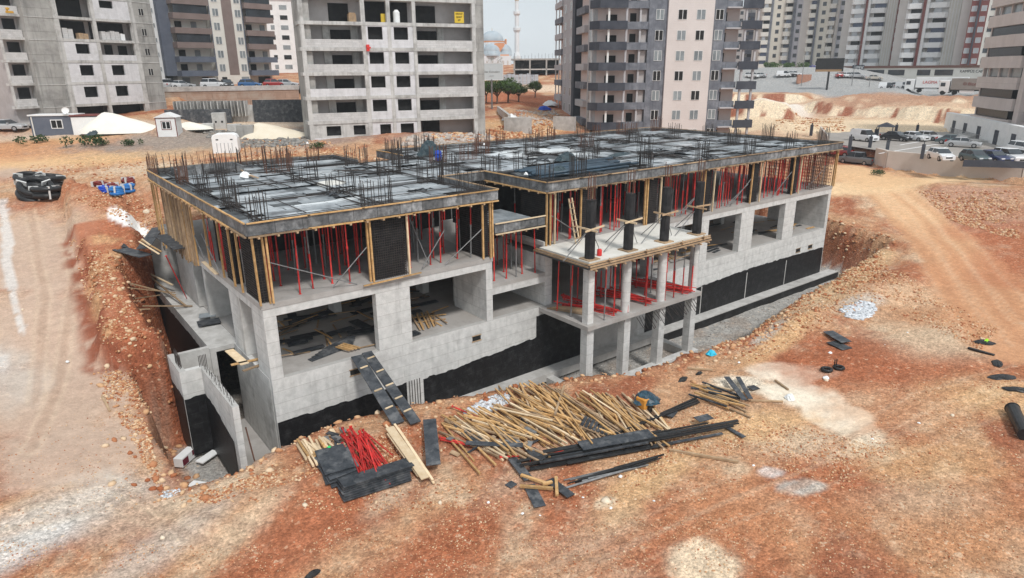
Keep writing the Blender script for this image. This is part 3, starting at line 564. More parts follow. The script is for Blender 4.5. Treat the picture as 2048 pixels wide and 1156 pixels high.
# starter bars
def starters(cx_, cy_, w_, d_, n, h=1.25, z=7.7, m_=None, name='starter_bars'):
    b = MB(); pts = []
    k = max(2, n//4)
    for i in range(k+1):
        t = i/k; pts += [(cx_-w_/2+w_*t, cy_-d_/2), (cx_-w_/2+w_*t, cy_+d_/2)]
    for i in range(1, k):
        t = i/k; pts += [(cx_-w_/2, cy_-d_/2+d_*t), (cx_+w_/2, cy_-d_/2+d_*t)]
    for p in pts:
        hh = h*U(.78,1.1); b.bar((p[0],p[1],z-.3),(p[0]+U(-.05,.05),p[1]+U(-.05,.05),z+hh),.028)
    for zz in (z+.15, z+.35):
        b.bar((cx_-w_/2,cy_-d_/2,zz),(cx_+w_/2,cy_-d_/2,zz),.02).bar((cx_-w_/2,cy_+d_/2,zz),(cx_+w_/2,cy_+d_/2,zz),.02)
    return part(b, name, m_ or rebar_m)
CL = []
for x in (.7,6.9,12.9):
    for y in (1.1,5.6,11.2,16.4): CL.append((x,y,.5,1.4) if x < 1 else (x,y,1.6,.5))
for x in (18.4,21.2,27.7,34.1,40.3,46.4,52):
    for y in (.9,6.6,13.6,20.8): CL.append((x,y,1.3,.5) if y > 2 else (x,y,1.1,.4))
CL += [(15.2,7,1.2,.5),(15.6,14.5,1.2,.5),(24.6,16.5,.5,1.6),(31,9.8,.5,1.6),(37.5,17.8,.5,1.5)]
for c_ in CL:
    if c_[0] > 30 and R.random() < .15: continue
    starters(*c_, R.choice((12,16,16,20)), h=U(1.25,1.7), m_=rebar_r if c_[1] > 12 and R.random() < .5 else None)
for i in range(5): starters(1.2+i*1.9,21.9,1.7,.25,18,h=1.35,m_=rebar_r if i % 2 else None)
starters(-.1,21.5,.3,1.8,18,h=1.5,m_=rebar_r); starters(3.6,18.4,2.2,.3,18,h=1.1); starters(8.6,19.8,.3,3.0,20,h=1.3,m_=rebar_r); starters(2.4,13.6,.3,1.6,14,h=1.9)
for u,v_ in ((11.6,21.6),(18.9,21.8),(22.5,21.8),(30.5,21.8),(37,21.8),(43.5,21.8),(49.5,21.9)): starters(u,v_,.9,.3,12,h=1.2,m_=rebar_r)
# stair opening near the rear left corner, its shade a black sheet
part(MB().box(1.2,5.2,18.9,21.3,7.80,7.815), 'stair_opening_shade', dark_void)
for a_ in ((1.1,18.8,5.3,18.8),(1.1,21.4,5.3,21.4),(1.1,18.8,1.1,21.4),(5.3,18.8,5.3,21.4)):
    part(MB().bar((a_[0],a_[1],7.98),(a_[2],a_[3],7.98),.08,.4), 'opening_form', ply_edge)
# reinforcement cages of the upper columns, each with its boards
def cage(x0,x1,y0,y1,z0=4.0,z1=7.4, back=True, step=.13, m_=None):
    b = MB(); nx = max(1,int((x1-x0)/step)); ny = max(1,int((y1-y0)/step))
    for i in range(nx+1):
        x = x0+(x1-x0)*i/nx
        b.bar((x,y0,z0),(x,y0,z1),.026).bar((x,y1,z0),(x,y1,z1),.026)
    for i in range(1,ny):
        y = y0+(y1-y0)*i/ny; b.bar((x0,y,z0),(x0,y,z1),.026).bar((x1,y,z0),(x1,y,z1),.026)
    z = z0+.06
    while z < z1:
        dz = U(-.012,.012)
        b.bar((x0,y0-.02,z+dz),(x1,y0-.02,z),.026).bar((x0-.02,y0,z),(x0-.02,y1,z+dz),.026).bar((x1+.02,y0,z),(x1+.02,y1,z),.026).bar((x0,y1+.02,z),(x1,y1+.02,z),.026); z += step
    part(b, 'rebar_cage', m_ or rebar_m)
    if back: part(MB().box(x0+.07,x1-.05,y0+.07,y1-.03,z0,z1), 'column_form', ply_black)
def post(x, y, z0=3.98, z1=7.42, m_=timber_y, lean=0, w_=.11): return part(MB().bar((x,y,z0),(x+lean,y,z1),w_,.09), 'timber_post', m_)
cage(.05,.5,.15,2.3); cage(6.0,7.85,.05,.5); cage(13.0,13.45,.1,3.0); cage(.05,.45,4.0,5.6)
cage(17.85,18.3,.1,2.6); cage(20.75,21.6,.05,.45); cage(27.2,28.3,.05,.45); cage(33.6,34.5,.05,.45); cage(39.8,40.8,.05,.45); cage(46.0,46.8,.05,.45)
cage(49.2,52.7,.1,.5,back=False,step=.3,m_=rebar_r); cage(52.5,52.85,.6,6.5,back=False,step=.3,m_=rebar_r); cage(48,52.5,15,15.3,back=False,step=.4,m_=rebar_r)
for x,y,m_ in ((-.06,-.1,timber_y),(.55,-.08,timber_y),(.42,-.02,timber_y),(5.85,-.05,timber_y),(5.72,.05,timber_y),(8.0,-.05,timber_p),(12.9,-.05,timber_y),(13.4,-.1,timber_y),(13.62,-.02,timber_y),
               (17.7,-.1,timber_y),(18.0,-.12,timber_y),(18.42,-.05,timber_p),(20.65,-.05,timber_y),(21.7,-.05,timber_p),(27.05,-.05,timber_y),(26.85,-.02,timber_y),(28.45,-.05,timber_p),
               (33.45,-.05,timber_y),(33.2,0,timber_y),(34.65,-.05,timber_p),(39.65,-.05,timber_y),(40.95,-.05,timber_p),(45.85,-.05,timber_y),(46.95,-.05,timber_p),(52.95,-.15,timber_y),(53.1,.1,timber_y)):
    post(x,y,m_=m_,lean=U(-.03,.03))
for y in (2.5,3.8,5.8,8.6): post(-.1,y,m_=timber_y,lean=U(-.02,.02))
for i in range(22): post(-.12-.05*(i%3), 11.6+i*.36+U(-.08,.08), z0=3.2+U(-.3,.2), z1=7.3+U(0,.35), m_=timber_g if i % 3 else timber_y, lean=U(-.04,.04), w_=.1)
for y in (20.6,21.6,22.3): post(-.2,y,z0=2.6,z1=7.4,m_=timber_y)
rail((5.2,-.18,3.93),(8.6,-.22,4.02),.12,.05); rail((5.6,-.3,3.98),(7.4,-.32,4.02),.12,.05)
rail((-.15,7.2,3.85),(-.15,10.0,3.95),.22,.04,timber_p)
# boarded joint near the slab corner
part(MB().box(17.55,17.75,-.03,3.6,4.0,4.25), 'kerb', concrete_plain)

# ------------------------------------------------------------------ portico in front of the right wing
PX = [17.7,20.95,24.3,27.6]
part(MB().box(17.2,28.0,-4.55,-.03,-.28,-.01), 'portico_slab', slab_dusty)
part(MB().box(17.2,28.1,-4.5,-.04,3.78,3.99), 'portico_deck', slab_pale)
for a_,b_,w_ in (((17.05,-4.62,3.9),(28.3,-4.62,3.9),.1),((17.05,-4.72,3.78),(28.2,-4.72,3.8),.1),((17.02,-4.65,3.9),(17.02,.1,3.9),.1),((16.92,-4.7,3.78),(16.92,.2,3.8),.1),((17.0,-4.8,3.66),(28.2,-4.8,3.66),.12)):
    part(MB().bar(a_,b_,.06,.09), 'timber_rail', timber_g)
part(MB().box(16.98,28.2,-4.7,.0,3.6,3.76), 'deck_form', ply_dark)
b = MB()
for i in range(14): b.bar((17.4+i*.8,-4.95,3.55),(17.4+i*.8,-.2,3.55),.09,.09)
part(b, 'joist', timber_g)
for x in (18.6,21.8,25.2,27.4): part(MB().bar((x-.12,-4.86,4.05),(x+.2,-4.6,3.7),.08,.16), 'clamp_board', timber_g)
for i, x in enumerate(PX):
    part(MB().box(x-.28,x+.28,-4.28,-3.72,-4.45,-.28), 'column', concrete_pale)
    if i == 0: part(MB().box(x-.24,x+.24,-4.24,-3.76,-.01,3.6), 'column', concrete_pale)
    else: part(MB().cyl((x,-4,-.01),(x,-4,3.6),.29,20), 'column', concrete_pale, smooth=False)
    f_ = part(MB().cyl((x,-4,4.0),(x,-4,7.5),.3,8), 'column_form', ply_black)
    part(MB().bar((x-.75,-4.36,5.9+U(-.1,.1)),(x+.75,-4.36,5.95),.06,.1).bar((x-.34,-4.9,5.85),(x-.34,-3.3,5.85),.06,.1), 'timber_yoke', timber_p if i < 2 else timber_g)
    s_ = MB()
    for k in range(7):
        t = k*.9; s_.bar((x+.2*math.cos(t),-4+.2*math.sin(t),7.4),(x+.2*math.cos(t)+U(-.03,.03),-4+.2*math.sin(t),8.9+U(-.15,.15)),.03)
    part(s_, 'starter_bars', rebar_r)
    part(MB().box(x-.45,x+.45,-4.45,-3.55,3.995,4.06), 'column_kicker', timber_g)
part(MB().box(17.1,28.3,-4.45,-3.85,-5.3,-4.45), 'footing', concrete_pale)
part(MB().box(17.1,17.7,-3.85,-.95,-5.3,-4.6), 'footing', concrete_plain)
part(MB().box(27.7,28.3,-3.85,-1.0,-5.3,-4.6), 'footing', concrete_plain)
part(MB().box(21.8,26.8,-.012,.2,-4.4,-.3), 'basement_wall', concrete_plain)
b = MB()
for i in range(22): b.bar((21.4+i*.27,-4.6,-.35),(22.4+i*.27,-4.3-U(.0,.3),-1.2-U(0,.4)),.03)
part(b, 'hanging_reinforcement', rebar_m)

# ------------------------------------------------------------------ stepped retaining wall at the front left corner
RW = thing('retaining_wall', 'freestanding stepped concrete wall with black coated foot beside the left corner of the unfinished building', 'wall', (-3.26,3.95,-4.9))
def rw(x0,x1,y0,y1,z1=.0): return MB().box(x0+3.26,x1+3.26,y0-3.95,y1-3.95,0,z1+4.9)
rw(-3.38,-3.08,3.95,6.75).build('wall_segment', concrete_pale, RW); rw(-3.08,-2.2,3.95,4.25,-.02).build('wall_segment', concrete_pale, RW)
rw(-2.35,-2.05,-1.6,3.95,-.01).build('wall_segment', concrete_pale, RW); rw(-3.08,-1.3,6.45,6.75,-.02).build('wall_segment', concrete_plain, RW)
def rcoat(*a, **k):
    b_ = coat(*a, **k); b_.v = [(x+3.26,y-3.95,z+4.9) for x,y,z in b_.v]; b_.build('bitumen_coat', black_coat, RW)
rcoat(-3.36,-2.36,lambda u:-1.55,-4.9,y=3.95); rcoat(-1.0,3.94,lambda v:-1.5-.18*max(0,2.4-v)*(1 if v<1 else .7),-4.9,y=-2.35,axis='y'); rcoat(3.96,6.7,lambda v:-1.45,-4.9,y=-3.38,axis='y')
b = MB()
for i in range(10): b.bar((.02+.1*(i%2),.4+i*.12,4.8),(.02+.1*(i%2)+U(-.05,.05),.4+i*.12,5.65),.03)
for i in range(24): b.bar((1.0+.12*(i%2),-5.3+i*.22,4.8),(1.0+.12*(i%2)+U(-.05,.05),-5.3+i*.22,5.1+U(0,.15)),.022)
for i in range(6): b.bar((.9+i*.07,.1,4.8),(.9+i*.07,.1,5.5),.03)
b.build('starter_bars', rebar_m, RW)
WF = thing('light_well_floor', 'grey concrete strip on the pit floor between the stepped wall and the building', 'floor slab', (-2,0,-4.9)); WF['kind'] = 'structure'; del WF['category']; WF.name='light_well_floor'
MB().box(0.05,1.95,-2.2,6.2,-.2,.12).build('slab', slab_dusty, WF)
# ------------------------------------------------------------------ loose things on the site
def beam(name, p, q, w_, h_, m_, label, cat, group=None, roll=0):
    p = Vector(p); q = Vector(q); d = q-p; L = d.length; X = d.normalized(); up = Vector((0,0,1)) if abs(X.z) < .97 else Vector((1,0,0))
    Y = up.cross(X).normalized(); Z = X.cross(Y)
    me = MB().bar((-L/2,0,0),(L/2,0,0),w_,h_,roll=roll); o = me.build(name, m_)
    m4 = Matrix((X,Y,Z)).transposed().to_4x4(); m4.translation = (p+q)/2; o.matrix_world = m4
    return tag(o, label, cat, group)
def gb(name, a, b, w_, h_, m_, label, cat, group=None, lift=(.05,.05), roll=0):
    p = G(*a); q = G(*b); p.z += lift[0]; q.z += lift[1]; return beam(name, p, q, w_, h_, m_, label, cat, group, roll)
def zb_(name, a, b, z, w_, h_, m_, label, cat, group=None, z2=None, roll=0):
    return beam(name, at(*a, z), at(*b, z if z2 is None else z2), w_, h_, m_, label, cat, group, roll)
def wood(): return R.choice((timber_y, timber_y, timber_g, timber_g, timber_p, timber_y))
g_ = 'timbers of the big heap before the portico'; lb = 'weathered yellow timber beam lying in the big heap before the portico'
for i in range(100):
    t = U(0,1); x = 990+t*245+U(-8,8); y = 766+t*34+U(-4,22); dx_, dy_ = 92+U(-60,45), 80+U(-34,24); l_ = .06+.4*R.random()*(1-abs(t-.45))
    gb('timber_beam',(x,y),(x+dx_,y+dy_),U(.055,.1),U(.04,.09),wood(),lb,'timber',g_,(l_,l_+U(-.12,.1)))
g_ = 'timbers of the slanting heap left of the big one'; lb = 'yellow timber beam in the slanting heap beside the white rubble'
for i in range(104):
    t = U(0,1); x = 880+t*200+U(-10,10); y = 838-t*46+U(-3,42)*(1-.35*t); dx_, dy_ = 115+U(-55,45), 58+U(-36,26); l_ = .06+.36*R.random()*(1-abs(t-.5))
    gb('timber_beam',(x,y),(x+dx_,y+dy_),U(.055,.1),U(.04,.09),wood(),lb,'timber',g_,(l_,l_+U(-.1,.1)))
for a,b,lbl in (((1075,830),(1225,880),'long straight yellow timber beam lying across the top of the big heap'),((928,847),(1000,858),'yellow timber end crossing the slanting heap'),((1110,845),(1128,782),'short pale timber leaning against the grain of the big heap'),
                ((1340,903),(1476,927),'lone brown timber beam on bare ground beyond the black steel'),((1160,838),(1163,890),'short brown timber standing by the dark slatted pallet'),((1205,880),(1216,912),'short pale timber lying over the grey sheet')):
    gb('timber_beam',a,b,.11,.1,timber_y if 'yellow' in lbl else timber_g,lbl,'timber',None,(.45,.3) if 'heap' in lbl else (.08,.08))
for i in range(9):
    x = 1200+i*11; gb('timber_beam',(x,795+U(-8,8)),(x+82+U(-20,10),862+U(-12,20)),.09,.09,wood(),'brown timber beam strewn along the right edge of the big heap','timber','timbers strewn right of the big heap',(.1,.1))
for i in range(30):
    x = 594+U(0,62); y = 893+U(-5,18)+(x-594)*-.1; gb('short_timber',(x,y),(x+24+U(-8,10),y+34+U(-10,8)),.09,.09,timber_p if R.random()<.7 else timber_y,'short pale timber offcut in the small pile beside the stacked sheets','timber offcut','pale offcuts in the small pile',(U(.05,.4),U(.05,.35)))
# red props in a pile
def prop_mesh(L):
    a = MB().cyl((0,0,.02),(0,0,L*.58),.032,8); b = MB().cyl((0,0,L*.58),(0,0,L-.02),.024,8); c = MB().box(-.06,.06,-.06,.06,0,.015).box(-.06,.06,-.06,.06,L-.015,L); return a, b, c
def lying_prop(p, q, label, group):
    p = Vector(p); q = Vector(q); L = (q-p).length; b = MB().cyl((0,0,-L/2),(0,0,L*.1),.038,7).cyl((0,0,L*.1),(0,0,L/2),.028,7).box(-.07,.07,-.07,.07,-L/2-.012,-L/2)
    o = b.build('steel_prop', red_paint); o.rotation_mode = 'QUATERNION'; o.rotation_quaternion = (q-p).to_track_quat('Z','Y'); o.location = (p+q)/2; return tag(o, label, 'steel prop', group)
for i in range(46):
    x = 682+U(0,58); y = 872+U(-4,30); p = G(x,y); q = G(x+U(5,62), y+U(50,80)); l_ = U(.08,.45); p.z += l_; q.z += max(.06,l_+U(-.2,.1))
    lying_prop(p,q,'bright red steel prop in the heap between the stacked dark sheets and the pale boards','red props heaped in front')
for a,b in (((880,880),(955,897)),((882,885),(960,900)),((905,818),(960,840)),((1000,920),(1060,915)),((815,900),(835,935)),((1060,925),(1190,890))):
    p = G(*a); q = G(*b); p.z += .15; q.z += .12; lying_prop(p,q,'red steel prop lying loose among the scattered boards in front','loose red props in front')
# sheets and panels: flat boxes given by two pixel ends and a width
def sheet(name, a, b, w_, label, cat='formwork sheet', group=None, m_=ply_dark, lift=(.06,.06), th=.03): return gb(name,a,b,w_,th,m_,label,cat,group,lift)
for i in range(7): sheet('plywood_sheet',(664+U(-8,8),914+i*2+U(-3,3)),(688+U(-8,8),958+i*2+U(-3,3)),1.25,'dark plywood sheet in the stack beside the red props','formwork sheet','square dark sheets stacked by the red props',ply_dark,(.45-i*.055,)*2)
for i in range(7): sheet('formwork_panel',(683+U(-4,4),985+i*2.2),(818+U(-5,6),940+i*2.6),.72,'long smooth dark panel in the stack below the red props','formwork panel','long dark panels stacked below the red props',ply_dark,(.42-i*.055,)*2,.045)
for i,(a,b,w_) in enumerate((((780,870),(852,968),.4),((790,862),(866,970),.1),((776,880),(838,962),.1),((797,868),(858,955),.1),((783,868),(830,950),.12),((800,875),(868,972),.09),((772,858),(828,930),.1),((806,880),(850,958),.09))):
    gb('pale_board',a,b,w_,.05,timber_p,'pale yellow board in the long narrow bundle right of the red props','board','pale boards in the long bundle',(.4-.03*i,.28-.03*i))
for a,b,w_,l_,lb in (((860,857),(868,950),.62,.5,'wide dark panel lying end on between the pale boards and the slanting heap'),((932,897),(1046,902),.33,.3,'narrow dark panel lying flat across scrap below the slanting heap'),
    ((1024,922),(1058,965),.42,.15,'dark panel slanting at the left end of the black steel bundle'),((1058,972),(1080,1016),.5,.07,'dark panel lying alone nearest the camera below the yellow offcuts'),((1098,963),(1142,996),.42,.1,'dark panel lying crosswise right of the yellow offcuts'),
    ((1016,968),(1028,975),.4,.06,'small square dark offcut left of the yellow offcuts'),((1160,908),(1302,882),.75,.42,'wide grey sheet resting on the black steel bundle'),((1448,855),(1488,878),.24,.1,'narrow dark board at the right tip of the black steel bundle'),
    ((1336,838),(1346,826),.5,.15,'small dark square sheet on the thin black bars'),((1392,852),(1420,845),.5,.35,'small smooth dark sheet on top of the black steel bundle'),((1655,668),(1692,690),.75,.2,'dark board on top of the small stack beside the two black rings'),((1662,685),(1695,700),.8,.06,'grey board at the bottom of the small stack beside the two black rings'),
    ((1452,765),(1488,812),.3,.35,'dark board slanting over the small timber heap by the white sand'),((1475,762),(1500,806),.25,.25,'second dark board on the small timber heap by the white sand'),((1500,775),(1512,782),.5,.1,'small dark piece on the white sand beside the small timber heap'),
    ((930,870),(965,893),.5,.2,'dark piece of sheet in the scrap between pale boards and slanting heap'),((1060,905),(1085,930),.5,.2,'dark folded sheet at the left end of the black steel'),((1000,868),(1040,900),.4,.25,'worn grey board beneath the slanting heap'),((245,493),(280,500),.9,.1,'grey board on red soil beside the white spill')):
    sheet('formwork_panel',a,b,w_,lb,lift=(l_,l_),m_=ply_dark)
for i in range(46):
    x = 900+U(0,170); y = 850+U(0,62); sheet('scrap_board',(x,y),(x+U(-25,30),y+U(-12,14)),U(.08,.3),'grey offcut in the tangle of scrap below the slanting heap','offcut','offcuts in the tangle of scrap',R.choice((ply_dark,timber_g,steel_grey,timber_g)),(U(.05,.3),U(.05,.3)),.04)
for i in range(26):
    x = 640+U(0,70); y = 868+U(0,40); sheet('scrap_board',(x,y),(x+U(-18,22),y+U(-14,10)),U(.08,.3),'grey offcut in the rubbish behind the stacked sheets','offcut','offcuts behind the stacked sheets',R.choice((ply_dark,timber_g,timber_p,steel_grey)),(U(.03,.2),U(.03,.25)),.04)
for a,b in (((1042,958),(1096,974)),((1040,980),(1106,983)),((1112,962),(1114,997)),((1085,976),(1104,970))):
    gb('yellow_offcut',a,b,.13,.1,timber_y,'yellow timber offcut lying over the dark panels nearest the camera','timber offcut','yellow offcuts nearest the camera',(.2,.15))
# black steel beams
def frac(a, b, t0, t1, dy): return (a[0]+(b[0]-a[0])*t0, a[1]+(b[1]-a[1])*t0+dy), (a[0]+(b[0]-a[0])*t1, a[1]+(b[1]-a[1])*t1+dy)
for i in range(26):
    t0 = U(0,.55) if i > 5 else 0.02*i; t1 = min(1,t0+U(.35,.6)); dy = U(-11,22); a_,b_ = frac((1030,932),(1484,848),t0,t1,dy*(1-.45*t0))
    gb('black_board',a_,b_,U(.1,.2),U(.03,.07),black_pl if i % 4 else ply_dark,'black formwork strip in the long bundle pointing to the white sand','formwork strip','black strips of the long bundle',(.07+.3*(i/26),.07+.3*(i/26)+U(-.05,.05)),roll=U(-.4,.4))
for i in range(16):
    t0 = U(0,.45); t1 = min(1,t0+U(.4,.6)); a_,b_ = frac((1122,970),(1360,908),t0,t1,U(-5,13))
    gb('black_board',a_,b_,U(.04,.09),U(.03,.06),black_pl if i % 3 else steel_grey,'thin dark strip in the shorter bundle nearest the camera','formwork strip','thin dark strips of the shorter bundle',(U(.04,.2),U(.04,.2)),roll=U(-.5,.5))
for i in range(5): gb('steel_channel',(1035+i*22,948-i*5),(1180+i*18,905-i*4),.07,.06,rebar_r,'rusty bar between the two black bundles','steel bar','rusty bars between the black bundles',(.1,.1))
for i in range(3): gb('steel_channel',(1175+i*14,905-i*8),(1392+i*3,800+i*4),.1,.08,black_pl,'thin black bar pointing from the grey sheet to the small timber heap','steel bar','thin black bars',(.3,.12))
# small heap by the white sand
for i in range(18):
    x = 1375+U(0,50); y = 772+U(0,26); gb('timber_beam',(x,y),(x+U(60,92),y+U(10,40)),.09,.08,timber_y if i % 3 == 0 else R.choice((timber_g,timber_p,ply_dark)),'worn timber in the small heap beside the white sand','timber','timbers of the small heap by the white sand',(U(.05,.35),U(.05,.25)))
for a,b,lb in (((1500,803),(1566,805),'reddish timber bar lying out over the white sand'),((1550,762),(1576,781),'short weathered timber lying alone on the white sand'),((1403,795),(1500,838),'long brown timber along the near side of the small heap'),((205,795),(220,824),'short pale timber on the gravel left of the pit'),((1375,738),(1425,742),'dark short board by the pale sand edge')):
    gb('timber_beam',a,b,.1,.08,timber_g,lb,'timber',None,(.06,.06))
# slatted pallet
PL = thing('pallet','dark slatted pallet leaning among the timbers right of the big heap','pallet',G(1190,866)+Vector((0,0,.3)),.5)
b = MB(); 
for i in range(7): b.bar((-.55,-.6+i*.2,.1),(.55,-.6+i*.2,.1),.15,.03)
b.build('slats',ply_dark,PL); MB().bar((-.5,-.65,.04),(-.5,.65,.04),.08,.08).bar((0,-.65,.04),(0,.65,.04),.08,.08).bar((.5,-.65,.04),(.5,.65,.04),.08,.08).build('runners',timber_g,PL); PL.rotation_euler = (.25,.1,.6)
# ramp up to the ground floor
RP = thing('boarded_ramp','dark boarded ramp of two planks with cleats leaning on the white wall','ramp',G(800,852))
o_ = RP.location.copy()
def rl(v): return Vector(v)-o_
for k,(a,b_,w_) in enumerate((((738,730),(797,850),.62),((756,722),(832,852),.55))):
    p = at(*a,.12); p = Vector((p.x, -.05-.0*k, .12+.05*k)); q = G(*b_)+Vector((0,0,.1+.06*k))
    MB().bar(rl(p),rl(q),w_,.05).build('plank',ply_dark,RP)
    for t in ((.1,.3,.5,.68,.85) if k else (.2,.55,.8)):
        c_ = p+(q-p)*t+Vector((0,0,.06)); MB().bar(rl(c_+Vector((-.22,-.02,0))),rl(c_+Vector((.22,.05,0))),.08,.05).build('cleat',timber_p,RP)
# tarp covered machine
def crumple(name, c, rx, ry, hgt, m_, label, cat, seed=0, n=14, group=None):
    rr = random.Random(seed); b = MB(); vs = [(0,0,hgt)]; fs = []
    for j in range(1,6):
        for i in range(n):
            t = 2*math.pi*i/n; k = j/5; z = hgt*math.cos(k*1.5)**.8+rr.uniform(-.13,.1)*hgt; rj = k*(1+rr.uniform(-.14,.14))
            vs.append((rx*rj*math.cos(t), ry*rj*math.sin(t), max(z,-.02)))
    fs += [(0,1+i,1+(i+1)%n) for i in range(n)]
    for j in range(4): fs += [(1+j*n+i,1+(j+1)*n+i,1+(j+1)*n+(i+1)%n,1+j*n+(i+1)%n) for i in range(n)]
    b.add(vs,fs); o = b.build(name,m_); o.location = c; o.rotation_euler = (0,0,rr.uniform(0,3)); return tag(o,label,cat,group)
MX = thing('covered_machine','small orange machine on wheels under a crumpled blue black tarp before the portico','machine',G(1292,818))
orange = mat('orange_paint',(.55,.22,.03),(.65,.3,.06),sc=3,rough=.5)
MB().box(-.5,.4,-.3,.3,.18,.75).build('body',orange,MX,bev=.04)
for s_ in (-.36,.36):
    o = MB().cyl((-.1,s_-.05,.2),(-.1,s_+.05,.2),.2,14).build('wheel',black_pl,MX)
o = crumple('tarp',(0,0,.38),.72,.55,.62,mat('tarp_blue',(.01,.03,.05),(.03,.09,.13),sc=5,rough=.3,bump=.4,spec=.6),None,None,3); o.parent = MX
MB().bar((.4,0,.4),(1.0,.1,.1),.07).build('drawbar',timber_g,MX)
crumple('plastic_bag',G(1422,709),.35,.3,.3,cyan_pl,'bright blue plastic bag on dust right of the portico','bag',5)
crumple('plastic_bag',G(660,912)+Vector((0,0,.3)),.17,.17,.2,green_pl,'bright green plastic bag beside the short pale offcuts','bag',6)
crumple('plastic_bag',G(1580,798),.3,.25,.3,white_foam,'white lump of foam on the white sand','foam block',7)
for i,(px,py,s_,m_) in enumerate(((977,1005,.11,white_foam),(1241,953,.14,white_foam),(1166,995,.08,white_foam),(1222,1016,.1,white_foam),(1308,1002,.08,white_foam),(1507,931,.1,white_foam),(1115,957,.09,white_foam),(1478,725,.13,white_foam),(1660,706,.2,white_foam),(1652,757,.3,white_foam),(1804,693,.09,white_foam),(1770,690,.08,white_foam),(1815,665,.1,white_foam),(1745,878,.1,white_foam),(1838,846,.1,white_foam),(135,724,.16,white_foam),(1045,1027,.1,white_foam),(1080,1032,.1,white_foam),(330,632,.1,white_foam))):
    crumple('litter_scrap',G(px,py),s_*.8,s_*.6,s_*.5,m_,'small white scrap of litter lying on the red soil','litter',20+i,8,'white litter scraps on the soil')
crumple('black_scrap',G(1968,686),.62,.3,.2,black_pl,'black plastic scrap with a green tip on the pale gravel at the right','plastic scrap',31); crumple('green_scrap',G(1972,686)+Vector((0,0,.08)),.2,.14,.2,mat('lime',(.35,.75,.03),(.4,.8,.05),rough=.6),'lime green scrap resting on the uppermost black scrap at the right','plastic scrap',32)
for px,py,rx,ry,rz,lb in ((1995,727,.55,.3,.4,'black block of plastic scrap below the slim black bar at the right'),(2005,755,.8,.35,-.6,'flat black torn sheet above the black pipe roll'),(2035,780,.8,.3,-.9,'torn black strip at the right edge of the gravel'),(1398,748,.28,.13,0,'small black rag by the pale sand edge'),(625,1150,.35,.14,.2,'dark scrap at the lower edge of the soil'),(1365,760,.5,.2,.2,'dark rag on the rubble left of the white sand')):
    o = crumple('black_scrap',G(px,py),rx,ry,.16,black_pl,lb,'plastic scrap',int(px)); o.rotation_euler = (0,0,rz)
gb('black_bar',(1936,697),(1988,712),.18,.1,black_pl,'slim black bar on the pale gravel at the right','bar')
# black pipe roll
p, q = G(2022,828), G(2052,892); p.z += .3; q.z += .3
b = MB().cyl((0,0,0),(0,0,2.6),.3,18).cyl((0,0,-.05),(0,0,.02),.33,18); o = b.build('pipe_roll',black_pl,bev=.02); o.rotation_mode='QUATERNION'; o.rotation_quaternion=(q-p).to_track_quat('Z','Y'); o.location=p; tag(o,'thick black roll lying at the right edge of the photo','roll')
# rings
def torus(R1, r, n=28, k=8):
    b = MB(); vs = [((R1+r*math.cos(2*math.pi*j/k))*math.cos(2*math.pi*i/n),(R1+r*math.cos(2*math.pi*j/k))*math.sin(2*math.pi*i/n),r*math.sin(2*math.pi*j/k)) for i in range(n) for j in range(k)]
    return b.add(vs,[(i*k+j,((i+1)%n)*k+j,((i+1)%n)*k+(j+1)%k,i*k+(j+1)%k) for i in range(n) for j in range(k)])
for px,py,lb in ((1653,742,'left one of two black rubber rings on the soil'),(1677,738,'right one of two black rubber rings on the soil, with pegs')):
    RG = thing('rubber_ring',lb,'ring',G(px,py)+Vector((0,0,.1)))
    torus(.25,.09).build('ring',black_pl,RG,smooth=True)
    if px > 1660: MB().bar((-.1,.2,0),(-.12,.22,.45),.05).bar((.1,.2,0),(.12,.22,.4),.05).build('pegs',black_pl,RG)
# coils behind the left wing
tie = mat('tie_band',(.6,.6,.58))
def coil(px, py, R1, r, rz, tilt, m_, lb, cat, turns=4, group=None, ribs=True, lift=0):
    c_ = G(px,py); t = thing(cat.replace(' ','_'),lb,cat,c_+Vector((0,0,r+lift)),0,group); t.rotation_euler = (tilt,0,rz)
    for k in range(turns):
        o = torus(R1-(k%2)*r*.9, r*U(.92,1.05), 40, 8); o = o.build('winding',m_,t,smooth=True); o.location = (U(-.03,.03)*4,U(-.03,.03)*4,k*r*1.15)
    for a in (0.4,2.4,4.6): 
        b = MB().box(R1-r*1.9,R1+r*1.15,-.06,.06,-r*1.1,r*1.15*turns-.02); b.build('band',tie,t).rotation_euler=(0,0,a)
for px,py,R1,r,rz,ti,li,lb in ((64,372,1.0,.23,.4,.25,.0,'upper left black corrugated pipe coil by the dirt track'),(98,372,1.0,.23,1.5,.15,0,'upper right black corrugated pipe coil by the dirt track'),(72,392,1.1,.25,.2,.5,0,'nearest black corrugated pipe coil leaning on the others'),(96,396,1.0,.23,2.4,.1,0,'low black corrugated pipe coil beside the nearest one')):
    coil(px,py,R1,r,rz,ti,black_pl,lb,'pipe coil',3,None,lift=li)
maroon = mat('maroon_pipe',(.14,.02,.02),(.22,.035,.03),sc=4,rough=.5)
for px,py,m_,lb in ((200,378,maroon,'maroon cable coil at the left of the row'),(211,388,blue_pl,'blue hose coil, front left of the row'),(226,382,maroon,'maroon coil behind the blue coils'),(235,390,mat('blue_hose',(.02,.11,.35),(.03,.2,.5),sc=5,rough=.5),'blue hose coil in the front middle of the row'),(258,384,MATS['blue_hose'],'blue hose coil at the right end of the row'),(257,371,maroon,'maroon coil stacked behind the right blue coil')):
    coil(px,py,.42,.13,U(0,3),U(-.1,.1),m_,lb,'hose coil',4)
